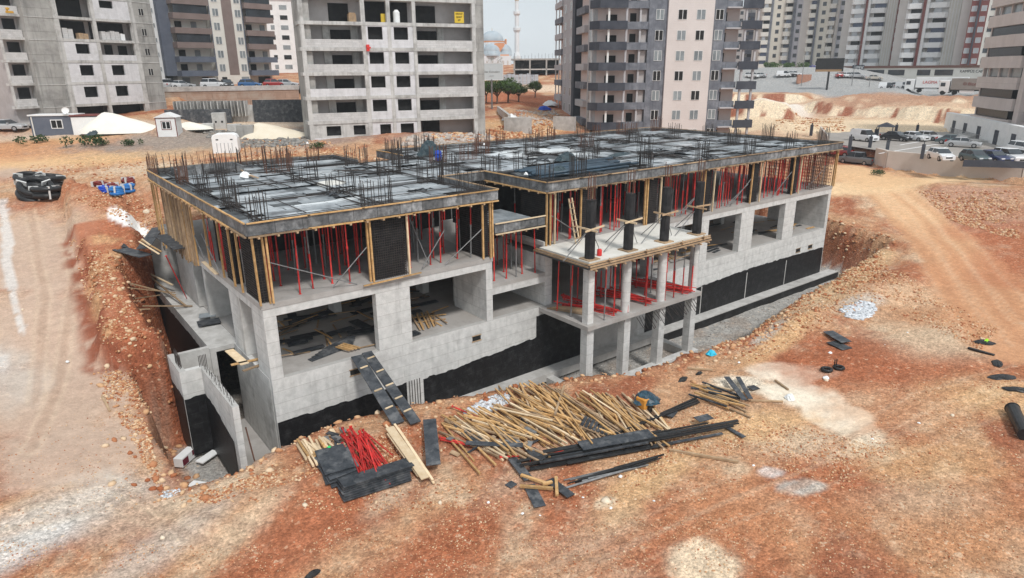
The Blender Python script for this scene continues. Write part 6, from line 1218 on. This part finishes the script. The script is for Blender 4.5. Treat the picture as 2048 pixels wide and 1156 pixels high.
# --- site cabins
def cabin(name,label,c,rz,L,D_,hgt,wall,roof,gable=False,dish=False):
    T = thing(name,label,'cabin',c,rz); MB().box(0,L,0,D_,.1,hgt).build('wall',wall,T)
    if gable: MB().add([(-.15,-.15,hgt),(L+.15,-.15,hgt),(L+.15,D_+.15,hgt),(-.15,D_+.15,hgt),(L/2,-.15,hgt+.55),(L/2,D_+.15,hgt+.55)],[(0,1,4),(1,2,5,4),(2,3,5),(3,0,4,5),(0,3,2,1)]).build('roof',roof,T)
    else: MB().box(-.12,L+.12,-.12,D_+.12,hgt,hgt+.16).build('roof',roof,T)
    return T
C1 = G(66,272); T = cabin('site_cabin','dark blue grey site cabin with white roof and satellite dish',C1-Vector((0,0,.1)),-.35-.2,5.3,2.4,2.5,slateb,white_pt); w_ = MB()
P(MB().box(2.4,3.8,-.05,.02,.95,2.05),'window_frame',white_pt); f_ = T.children[-1]; MB().box(2.5,3.05,-.07,-.05,1.05,1.95).box(3.15,3.7,-.07,-.05,1.05,1.95).build('pane',dark_void,f_)
P(MB().box(.2,.32,-.06,.0,.1,2.4),'corner_trim',creamw); d_ = MB().lathe([(.02,0),(.35,.08),(.42,.16)],16).build('satellite_dish',white_pt,T); d_.location = (4.5,-.1,3.1); d_.rotation_euler = (1.2,0,.3); P(MB().cyl((4.5,0,2.6),(4.5,0,3.1),.04,6),'dish_mast',steel_grey)
C2 = G(148,270); T = cabin('site_cabin','white site cabin with a maroon roof right of the dark one',C2-Vector((0,0,.1)),-.42,3.9,2.3,2.35,white_pt,maroonw,False); P(MB().box(3.85,3.95,-.04,0,.1,2.35).box(0,3.95,-.04,0,2.25,2.35),'trim',slate_d)
C3 = G(316,274); T = cabin('guard_hut','small white gabled guard hut with maroon trim beside the sand heap','' if 0 else C3-Vector((0,0,.1)),-.5,2.3,2.2,2.4,white_pt,white_pt,True); T['category'] = 'hut'
P(MB().box(-.03,.05,-.05,.02,.1,2.4).box(2.25,2.33,-.05,.02,.1,2.4).box(-.03,2.33,-.05,.02,2.3,2.42).box(.6,1.75,-.04,.0,.95,1.02).box(.6,1.75,-.04,0,1.95,2.02).box(.6,.67,-.04,0,.95,2.02).box(1.68,1.75,-.04,0,.95,2.02),'maroon_trim',mat('maroon_trim',(.2,.06,.05))); wf_ = P(MB().box(.68,1.67,-.035,.02,1.02,1.95),'window',white_pt); MB().box(.76,1.12,-.05,-.035,1.1,1.88).box(1.22,1.6,-.05,-.035,1.1,1.88).build('pane',dark_void,wf_)
T = thing('white_tank','white ribbed rounded tank standing behind the rear left roof edge','tank',at(430,330,4.6),-.45)
pr = [(0,0),(2.7,0),(2.7,2.55),(2.55,2.85),(2.2,3.0),(.5,3.0),(.15,2.85),(0,2.55)]; T.location.z = 5.0
MB().add([(x,0,z) for x,z in pr]+[(x,1.6,z) for x,z in pr],[tuple(range(7,-1,-1)),tuple(range(8,16))]+[(i,(i+1)%8,8+(i+1)%8,8+i) for i in range(8)]).build('body',white_foam,T,bev=.06)
b = MB()
for k in range(5): b.box(.45+k*.4,.53+k*.4,-.03,0,.1,2.0)
b.build('ribs',mat('rib_grey',(.45,.46,.47)),T); MB().box(.45,.72,-.02,0,2.3,2.42).box(1.95,2.22,-.02,0,2.3,2.42).build('vent',dark_void,T)
# sand heaps
def heap(name,c,rx,ry,h_,m_,label,seed,rz=0,skew=.3):
    rr3 = np.random.RandomState(seed); n=28; b = MB(); vs=[(skew*rx*.5,0,h_)]
    for j in range(1,9):
        for i in range(n):
            t = 6.283*i/n; k = j/8; vs.append((rx*k*math.cos(t)+skew*rx*.5*(1-k), ry*k*math.sin(t), h_*(1-k)**.9*(1+.08*rr3.rand())-.15*(j==8)))
    fs=[(0,1+i,1+(i+1)%n) for i in range(n)]+[(1+j*n+i,1+(j+1)*n+i,1+(j+1)*n+(i+1)%n,1+j*n+(i+1)%n) for j in range(7) for i in range(n)]
    o = b.add(vs,fs).build(name,m_,smooth=True); o.location=c; o.rotation_euler=(0,0,rz); return tag(o,label,'sand heap')
sand_w = mat('white_sand',(.78,.75,.66),(.84,.81,.73),sc=.8,bump=.1); heap('sand_heap',G(248,262),5.2,2.4,2.35,sand_w,'large white sand heap between the cabins and the guard hut',1,-.45,-.7); heap('sand_heap',G(545,272),5,2.6,1.7,mat('cream_sand',(.72,.64,.5),(.78,.7,.57),sc=.8),'cream sand heap at the left foot of the bare tower',2,-.5,-.6)
heap('sand_heap',G(378,256),3,1.6,.8,sand_w,'low pale sand heap right of the guard hut',3,-.5,0)
T = thing('pump_set','blue and red pump set beside the bare tower','pump',G(570,243)-Vector((0,0,.1)),-.4)
P(MB().cyl((-.5,0,1.2),(-.5,0,2.4),.42,12),'blue_tank',blue_pl); P(MB().cyl((.45,0,1.3),(.45,0,2.5),.42,12),'blue_tank',blue_pl); P(MB().cyl((.3,-.6,.2),(.3,-.6,1.3),.38,12),'red_tank',red_paint); P(MB().box(-.9,-.8,-.3,.3,0,1.3).box(.7,.8,-.3,.3,0,1.3).box(-.9,.8,-.3,.3,1.15,1.25),'stand',blue_pl)
# ruined low walls right of the bare tower
for (a,b_,z,h_,lb) in (((1008,262),(1062,268),5.0,1.9,'low grey concrete wall behind the roof, right of the bare tower'),((1106,258),(1150,262),5.0,1.9,'low grey concrete wall at the foot of the beige tower'),((994,222),(1016,262),6,.8,'slanting concrete kerb by the white bags')):
    p,q = G(*a),G(*b_); T = thing('low_wall',lb,'wall',p-Vector((0,0,.3)),math.atan2(q.y-p.y,q.x-p.x)); MB().box(0,(q-p).xy.length,0,.4,0,h_+.3).build('wall',concrete_plain,T)
for px,py,s_,m_,lb in ((1020,240,1.7,white_foam,'white covered bag pile by the slanting kerb'),(1028,250,1.1,raw_pale,'pale block pile below the white bags'),(1100,212,2.0,white_foam,'white plaster heap at the foot of the beige tower'),(1088,220,1.4,blue_pl,'bright blue tarp on rubble near the beige tower'),(200,270,1.6,tarp_m,'blue grey rubbish beside the white cabin')):
    crumple('covered_pile',G(px,py),s_,s_*.7,s_*.55,m_,lb,'pile',int(px)+1)
# --- trees, shrubs
leaf = mat('leaves',(.035,.08,.018),(.12,.19,.05),sc=2.6,rough=.7,rnd=.2); leaf_d = mat('leaves_dark',(.03,.06,.02),(.06,.10,.03),sc=1.3,rough=.7); bark = mat('bark',(.12,.08,.06),(.18,.13,.10),sc=3)
def foliage(n, blobs, s0, s1, rr):
    V = []; 
    for k in range(n):
        bx,by,bz,r = blobs[rr.randint(len(blobs))]; d = rr.normal(size=3); d /= np.linalg.norm(d); q = r*(rr.rand()**.4); c_ = np.array((bx,by,bz))+d*q*np.array((1,1,.8)); s = s0+(s1-s0)*rr.rand()
        a = rr.normal(size=3); a /= np.linalg.norm(a); b_ = np.cross(a,rr.normal(size=3)); b_ /= np.linalg.norm(b_); V += [c_-a*s, c_+b_*s*.7, c_+a*s, c_-b_*s*.7]
    return V, [(4*k,4*k+1,4*k+2,4*k+3) for k in range(n)]
def tree(c, h_, w_, label, group, seed, n=3200, cat='tree', cy=False):
    rr4 = np.random.RandomState(seed); T = thing('cypress' if cy else 'orchard_tree',label,cat,c,0,group)
    if cy:
        MB().cyl((0,0,-.3),(0,0,h_*.3),w_*.12,6).build('trunk',bark,T); bl = [(0,0,h_*(.15+.1*k),w_*.5*(1-abs(k-3)/9)) for k in range(8)]
    else:
        b = MB().cyl((0,0,-.4),(.1,0,h_*.3),w_*.035,8,w_*.028); bl = []
        for k in range(7):
            a = 6.283*k/7+rr4.rand(); r_ = w_*.3*(.6+.5*rr4.rand()); e = (r_*math.cos(a),r_*math.sin(a),h_*(.5+.22*rr4.rand())); b.cyl((.1,0,h_*.28),e,w_*.022,6,w_*.008); bl.append((*e,w_*(.15+.08*rr4.rand())))
        bl += [(w_*.1*rr4.normal(),w_*.1*rr4.normal(),h_*.75,w_*.22) for _ in range(2)]; b.build('trunk',bark,T)
    V,Fc = foliage(n,bl,w_*.013,w_*.034,rr4); MB().add(V,Fc).build('crown',leaf_d if cy else leaf,T); return T
for i,(px,py,h_,w_,lb) in enumerate(((972,205,4.6,4.6,'half hidden orchard tree behind the billboard post'),(994,208,5.0,5.4,'broad orchard tree right of the billboard post'),(1016,206,5.2,5.6,'tallest orchard tree in the middle of the group'),(1037,204,4.0,4.6,'low orchard tree at the right of the group'),(1070,195,3.9,4.2,'lone orchard tree standing on red soil'))): tree(G(px,py),h_,w_,lb,'orchard trees',50+i)
for i,(px,h_,w_) in enumerate(((976,7,1.6),(983,5,3.2),(992,8,1.3),(1000,5,3.2),(1062,4,1.6))): tree(atd(px,139,240)+Vector((0,0,-.5)),h_,w_,'dark slim evergreen standing before the mosque','evergreens before the mosque',70+i,500,cy=True)
def bush(px,py,r,label,seed,m_=None,z=None):
    rr5 = np.random.RandomState(seed); V,Fc = foliage(420,[(r*.5*rr5.normal(),r*.4*rr5.normal(),r*.45,r*.5) for _ in range(5)],r*.05,r*.12,rr5); o = MB().add(V,Fc).build('bush',m_ or leaf_d); o.location = G(px,py); return tag(o,label,'bush',None)
for i,(px,py,r,lb) in enumerate(((259,292,.95,'round dark green bush on the bank below the sand heap'),(176,292,1.5,'scruffy green weeds below the white cabin'),(205,290,.6,'small green weed clump between the two larger ones'),(70,288,1.2,'sparse weeds on the bank below the dark cabin'),(543,262,.7,'small bush on the cream sand heap'),(635,297,.9,'low green weed clump before the bare tower'),(1750,350,.9,'grey green thistle on the sandy track near the pickup'),(150,265,.8,'green weeds at the front of the cabins'))): bush(px,py,r,lb,i+5)
for i,px in enumerate((1530,1545,1570,1605,1735,1775)): 
    o = bush(px,150,2.4,'green shrub at the edge of the far street',i+90,leaf); v = atd(px,152,255); o.location = (v.x,v.y,hz(v.x,v.y)); o['group']='shrubs along the far street'

# ------------------------------------------------------------------ vehicles
carp = {n: mat('paint_'+n,c_,rough=.3,spec=.6,coat=.5) for n,c_ in dict(white=(.75,.76,.77),silver=(.42,.43,.44),grey=(.16,.17,.18),black=(.015,.017,.02),navy=(.02,.035,.11),blue=(.03,.12,.3),red=(.35,.02,.02),teal=(.06,.10,.11),beige=(.5,.45,.38)).items()}
rubber = mat('tyre',(.015,.015,.015),rough=.8); alloy = mat('rim',(.4,.4,.41),rough=.3,metal=.6); lamp_r = mat('tail_lamp',(.45,.01,.01),rough=.2); lamp_w = mat('head_lamp',(.75,.77,.8),rough=.1)
_cars = {}
def car_proto(kind, paint):
    L,W_,spec_ = {'sedan':(4.6,1.78,[(-2.3,.62,.62),(-1.7,.95,.95),(-1.05,.98,1.42),(.35,.95,1.42),(1.1,.92,.92),(2.1,.75,.75),(2.3,.55,.55)]),
                  'hatch':(4.0,1.7,[(-2.0,.7,.7),(-1.9,.98,1.0),(-1.5,1.0,1.46),(.2,.97,1.5),(1.0,.94,.94),(1.85,.75,.75),(2.0,.55,.55)]),
                  'suv':(4.5,1.85,[(-2.25,.75,.75),(-2.15,1.1,1.12),(-1.8,1.12,1.65),(.3,1.1,1.68),(1.1,1.05,1.05),(2.1,.92,.92),(2.25,.7,.7)]),
                  'van':(4.4,1.82,[(-2.2,.8,.8),(-2.18,1.1,1.72),(-2.0,1.1,1.84),(.6,1.08,1.84),(1.35,1.05,1.05),(2.1,.85,.85),(2.2,.6,.6)]),
                  'pickup':(5.3,1.85,[(-2.65,.8,.8),(-2.6,1.08,1.08),(-1.0,1.1,1.1),(-.75,1.1,1.75),(.75,1.08,1.78),(1.45,1.05,1.05),(2.5,.92,.92),(2.65,.7,.7)])}[kind]
    b = MB(); h2 = W_/2; lo = .28
    xs = [s[0] for s in spec_]; vs = []; fs = []
    for x,bz,tz in spec_:
        e = .86 if x in (xs[0],xs[-1]) else 1; vs += [(x,-h2*e*.97,lo),(x,-h2*e,bz*.75),(x,-h2*e*.96,bz),(x,h2*e*.96,bz),(x,h2*e,bz*.75),(x,h2*e*.97,lo)]
    for i in range(len(xs)-1):
        for k in range(6): fs.append((6*i+k,6*(i+1)+k,6*(i+1)+(k+1)%6,6*i+(k+1)%6))
    fs += [(5,4,3,2,1,0),tuple(6*(len(xs)-1)+k for k in range(6))]
    T = thing({'pickup':'pickup_truck','van':'panel_van'}.get(kind,'parked_car'),'x','car'); b.add(vs,fs); body = b.build('body',paint,T,bev=.05)
    cab = [s for s in spec_ if s[2]-s[1] > .2]; i0 = spec_.index(cab[0])-1; i1 = spec_.index(cab[-1])+1; base_ = [(spec_[i0][0]+.1,spec_[i0][1])]+[(s[0],s[1]) for s in cab]+[(spec_[i1][0]-.05,spec_[i1][1])]
    xa, xb = base_[0][0], base_[-1][0]; ra, rb_ = cab[0][0], cab[-1][0]; za, zb2 = cab[0][2], cab[-1][2]; zb1 = cab[0][1]-.01
    g_ = MB().add([(xa,-h2*.93,zb1),(xb,-h2*.93,zb1-.04),(xb,h2*.93,zb1-.04),(xa,h2*.93,zb1),(ra,-h2*.76,za-.03),(rb_,-h2*.76,zb2-.03),(rb_,h2*.76,zb2-.03),(ra,h2*.76,za-.03)],[(0,3,2,1),(4,5,6,7),(0,1,5,4),(1,2,6,5),(2,3,7,6),(3,0,4,7)])
    g_.build('glazing',glass_d if kind != 'van' else glass_d,T)
    MB().add([(ra-.03,-h2*.79,za-.04),(rb_+.03,-h2*.79,zb2-.04),(rb_+.03,h2*.79,zb2-.04),(ra-.03,h2*.79,za-.04),(ra+.05,-h2*.7,za+.02),(rb_-.06,-h2*.7,zb2+.02),(rb_-.06,h2*.7,zb2+.02),(ra+.05,h2*.7,za+.02)],[(0,3,2,1),(4,5,6,7),(0,1,5,4),(1,2,6,5),(2,3,7,6),(3,0,4,7)]).build('roof',paint,T)
    if kind == 'van': MB().add([(-2.17,-h2*.95,1.05),(-.1,-h2*.95,1.05),(-.1,h2*.95,1.05),(-2.17,h2*.95,1.05),(-2.02,-h2*.8,1.83),(-.1,-h2*.8,1.83),(-.1,h2*.8,1.83),(-2.02,h2*.8,1.83)],[(0,3,2,1),(4,5,6,7),(0,1,5,4),(1,2,6,5),(2,3,7,6),(3,0,4,7)]).build('cargo_body',paint,T)
    if kind == 'pickup': MB().box(-2.5,-1.05,-h2*.8,h2*.8,1.085,1.1).build('cargo_bed',dark_void,T)
    mid = (ra+rb_)/2
    for s_ in (-1,1): MB().bar((mid,s_*h2*.935,zb1),(mid,s_*h2*.775,za-.03),.09,.02).build('pillar',paint,T)
    for x in (-L*.31,L*.31):
        for s_ in (-1,1):
            w_ = MB().cyl((x,s_*(h2-.2),.33),(x,s_*(h2+.01),.33),.33,18).build('wheel',rubber,T); MB().cyl((x,s_*(h2-.05),.33),(x,s_*(h2+.025),.33),.2,14).build('rim',alloy,w_)
    for s_ in (-1,1):
        MB().box(L/2-.22,L/2-.02,s_*h2*.62-.2,s_*h2*.62+.2,.58,.74).build('headlight',lamp_w,T); MB().box(-L/2-.01,-L/2+.14,s_*h2*.7-.14,s_*h2*.7+.14,.72,.95).build('tail_light',lamp_r,T)
        MB().box(xb-.35,xb-.2,s_*(h2+.02)-.1,s_*(h2+.02)+.1,.95,1.08).build('mirror',paint,T)
    MB().box(L/2-.03,L/2+.01,-.4,.4,.42,.6).build('grille',dark_void,T)
    return T
def car(px, py, kind, col_, phi, label, z=None, dist=None, group=None):
    v = (at(px,py,z) if z is not None else (atd(px,py,dist) if dist else G(px,py))); 
    k = (kind,col_)
    if k in _cars: T = dup(_cars[k])
    else: T = _cars[k] = car_proto(kind, carp[col_])
    T.location = v if dist is None else (v.x,v.y,hz(v.x,v.y)+.02); 
    if dist is None and z is None: T.location.z += .02
    az = math.atan2(v.y-CY,v.x-CX); T.rotation_euler = (0,0,az-math.pi/2+math.radians(phi)); tag(T,label,{'van':'van','pickup':'pickup truck'}.get(kind,'car'),group); return T
g_ = 'cars in the walled car park'; LZ = 3.2
car(1713,328,'pickup','grey',150,'grey pickup truck on the sandy track outside the car park gate')
car(1676,312,'hatch','red',160,'small red car half hidden by the roof corner beside the pickup')
car(1727,282,'van','white',-40,'white panel van at the left end of the car park',LZ,None,g_)
car(1790,281,'sedan','black',-28,'black car beside the gazebo in the car park',LZ,None,g_); car(1826,281,'sedan','white',-33,'white sedan next to the black car',LZ,None,g_); car(1855,280,'sedan','white',-33,'white sedan at the right end of the rear row',LZ,None,g_)
car(1905,288,'sedan','teal',-6,'dark grey sedan behind the silver one in the middle of the car park',LZ,None,g_); car(1925,294,'sedan','silver',-4,'silver sedan in the middle of the car park',LZ,None,g_)
car(1880,320,'hatch','white',-62,'white hatchback alone near the front wall of the car park',LZ,None,g_); car(1948,324,'hatch','teal',-55,'dark green car behind the front wall of the car park',LZ,None,g_); car(1985,324,'sedan','navy',-50,'navy blue car behind the front wall of the car park',LZ,None,g_)
car(2017,324,'suv','white',-52,'large white car between navy car and photo edge',LZ,None,g_); car(2046,308,'suv','white',-52,'white car cut off by the right edge of the photo',LZ,None,g_); car(2050,322,'sedan','silver',-52,'pale car in the corner behind the large white one',LZ,None,g_)
car(14,262,'sedan','silver',-30,'silver grey car at the left edge beside the dark cabin')
g_ = 'cars parked along the street behind the left tower'
for px,kind,c_,phi,lb in ((338,'suv','white',-20,'white car half hidden by the left tower on the street'),(362,'sedan','silver',10,'pale blue grey car at the left of the street'),(430,'suv','white',-15,'white car in the middle of the street'),(455,'hatch','black',-80,'small black vehicle right of the middle white car'),(501,'hatch','blue',-10,'blue car on the street'),(550,'hatch','red',0,'red car on the street near the bare tower'),(572,'sedan','silver',-8,'silver car on the street next to the red one')):
    v = atd(px,175,134.5); t_ = car(px,175,kind,c_,phi,lb,11.77,None,g_); t_.location = (v.x,v.y,11.77)
g_ = 'vehicles along the far street'
for px,py,kind,c_,phi,lb in ((1505,150,'suv','white',-30,'white car at the left end of the far street'),(1518,150,'sedan','silver',180,'silver car at the left of the far street'),(1568,148,'van','white',0,'white van before the shrubs of the far street'),(1580,149,'sedan','black',0,'dark car right of the far white van'),(1590,148,'hatch','white',0,'white car left of the shop signs'),(1685,158,'hatch','red',20,'red car below the shops'),(1696,158,'hatch','white',0,'white car right of the red one below the shops'),(1713,160,'suv','silver',0,'silver car in front of the shop entrance'),(1748,161,'sedan','beige',0,'beige car on the island of the far street'),(1776,162,'van','white',0,'white minibus left of the trucks'),(1792,162,'suv','black',0,'dark car between minibus and trucks'),(1803,165,'van','silver',30,'silver vehicle just left of the white truck')):
    car(px,py,kind,c_,phi,lb,None,232 if px < 1760 else 222,g_)
def truck(px, dist, label, paint, txt, tm):
    v = atd(px,180,dist); T = thing('truck',label,'truck',(v.x,v.y,hz(v.x,v.y)),math.atan2(v.y-CY,v.x-CX)-math.pi/2-.12)
    MB().box(1.0,12.5,-1.25,1.25,1.25,3.9).build('trailer',paint,T,bev=.03); MB().box(1.0,12.5,-1.0,1.0,.95,1.25).build('chassis',black_pl,T)
    MB().box(-1.5,.7,-1.2,1.2,.6,3.4).build('cab',white_pt,T,bev=.12); MB().box(-1.53,-1.4,-1.0,1.0,2.0,3.0).box(-1.2,-.2,-1.22,-1.1,2.0,2.9).build('cab_window',glass_d,T)
    for x in (-.6,1.9,8.8,10.0,11.2):
        for s_ in (-1,1): MB().cyl((x,s_*.95,.5),(x,s_*1.22,.5),.5,14).build('wheel',rubber,T)
    MB().box(3,6,-1.1,-1.0,.5,1.1).build('side_guard',white_pt,T); MB().box(9.4,12.3,-1.28,-1.25,1.4,3.7).build('rear_curtain',mat('curtain',(.42,.42,.41)),T)
    text_obj(txt,1.0,tm,(5.3,-1.29,2.6),(math.pi/2,0,0),T); return T
truck(1822,214,'articulated lorry with a white trailer and red lettering at the edge of the far street',white_pt,'LAGMA TUR',red_paint); truck(1892,205,'articulated lorry with a brown grey trailer behind the white one',mat('trailer_grey',(.24,.22,.20),(.28,.26,.24),sc=.5),'© Bizetti',mat('dull_maroon',(.2,.06,.05)))
# --- car park wall, gate pillars, fence, gazebo
p,q = LOT[1],LOT[3]; pth = [Vector((*LOT[0],0)),Vector((*LOT[1],0)),Vector((*LOT[2],0)),Vector((*LOT[3],0))]
T = thing('car_park_wall','long pale rendered wall in front of the walled car park','wall',(pth[0].x,pth[0].y,0)); b = MB()
wallm = mat('wall_render',(.56,.50,.45),(.62,.56,.51),sc=.4,c3=(.5,.44,.38),sc3=.5,a3=.5,bump=.1)
for a_,c_ in zip(pth[:-1],pth[1:]): b.bar(a_-pth[0]+Vector((0,0,1.55)),c_-pth[0]+Vector((0,0,1.55)),.5,3.9)
for k in range(3): pass
b.build('wall',wallm,T)
p2_ = [Vector((*LOT[0],0)),Vector((*LOT[7],0)),Vector((*LOT[6],0))]
T = thing('car_park_wall','short grey wall running back from the car park gate','wall',(p2_[0].x,p2_[0].y,0)); b = MB()
b.bar(p2_[1]-p2_[0]+Vector((0,0,2.2)),p2_[2]-p2_[0]+Vector((0,0,2.2)),.25,4.0); b.build('wall',wallm,T)
def pillar(px,py,h_=2.1,z=3.2,lb='dark fence pillar with spikes round the car park'):
    T = thing('fence_pillar',lb,'pillar',at(px,py,z),.3,'fence pillars of the car park'); MB().box(-.32,.32,-.2,.2,-.3,h_).build('pillar',slate_d,T); b = MB()
    for k in range(5): b.bar((-.4+.2*k,0,h_),(-.4+.2*k,0,h_+.3),.05)
    b.build('spikes',slate_d,T)
for px,py,z in ((1703,280,3.2),(1750,278,3.2),(1791,268,3.2),(1833,268,3.2),(1738,303,2.6),(1698,303,2.6),(1844,313,3.2),(1772,313,2.4),(1622,268,3.4)): pillar(px,py,1.6 if z > 2.7 else 2.2,z)
for px,py in ((1935,330),(1965,330),(2010,330),(2045,332)): pass
T = thing('gazebo','open dark timber gazebo between white van and black car','gazebo',at(1768,279,3.2),.4); b = MB()
for x in (-1.3,1.3):
    for y in (-1,1): b.bar((x,y,0),(x,y,2.1),.12)
b.build('posts',slate_d,T); MB().add([(-1.6,-1.3,2.1),(1.6,-1.3,2.1),(1.6,1.3,2.1),(-1.6,1.3,2.1),(-1.3,0,2.7),(1.3,0,2.7)],[(0,1,5,4),(1,2,5),(2,3,4,5),(3,0,4),(0,3,2,1)]).build('roof',slate_d,T); MB().box(-1.2,1.2,.6,.9,.35,.45).box(-1.2,1.2,-.9,-.6,.35,.45).build('bench',timber_g,T)
T = thing('planter_fence','low dark slatted fence in front of the navy car','fence',at(1925,333,3.2),-.95); MB().box(0,9,-.05,.05,0,.8).build('slats',slate_d,T)
lm = MB()
for a,b_ in (((1758,307),(1900,284)),((1800,290),(1840,283)),((1850,302),(1905,292))):
    lm.bar(at(*a,3.19),at(*b_,3.19),.25,.02)
lm.build('parking_lines',white_pt)['kind'] = 'structure'
PLN = MB().prism(LOT,3.12,3.186).build('car_park',mat('paving',(.33,.30,.27),(.39,.36,.33),sc=.6,c3=(.28,.26,.24),sc3=.2,a3=.5,brick=(.6,.3,.01,(.8,.8,.8),.08,'floor'))); PLN['kind'] = 'structure'
for px,py0,h_,lb in ((1605,150,9,'tall street lamp left of the shop signs'),(1705,160,11,'tall street lamp before the white banded towers'),(1738,175,3,'slim sign post at the near edge of the far street')):
    v = atd(px,py0,225); T = thing('street_lamp',lb,'street lamp',(v.x,v.y,hz(v.x,v.y))); MB().cyl((0,0,0),(0,0,h_),.11,8,.07).build('pole',steel_grey,T); MB().bar((0,0,h_),(1.3,-.5,h_+.2),.12,.08).build('arm',steel_grey,T)
T = thing('rubble_wall','reddish broken wall at the corner of the far street','wall',G(1608,165)-Vector((0,0,.3)),-.4); MB().box(-2.4,2.4,0,.5,0,2.6).build('wall',mat('red_brick',(.36,.17,.11),(.44,.24,.17),sc=1.5,bump=.4),T)

# ------------------------------------------------------------------ thin air between here and the far towers
HZ = MB().box(-90,520,-90,430,-7.5,110).build('haze',None); HZ.data.materials.clear(); HZ['kind'] = 'stuff'
hm = bpy.data.materials.new('haze'); hm.use_nodes = True; ht = hm.node_tree; ht.nodes.clear(); ho = ht.nodes.new('ShaderNodeOutputMaterial'); hv = ht.nodes.new('ShaderNodeVolumePrincipled')
hv.inputs['Color'].default_value = (.86,.90,.94,1); hv.inputs['Density'].default_value = .0004; hv.inputs['Anisotropy'].default_value = .2; ht.links.new(hv.outputs[0], ho.inputs['Volume']); HZ.data.materials.append(hm)
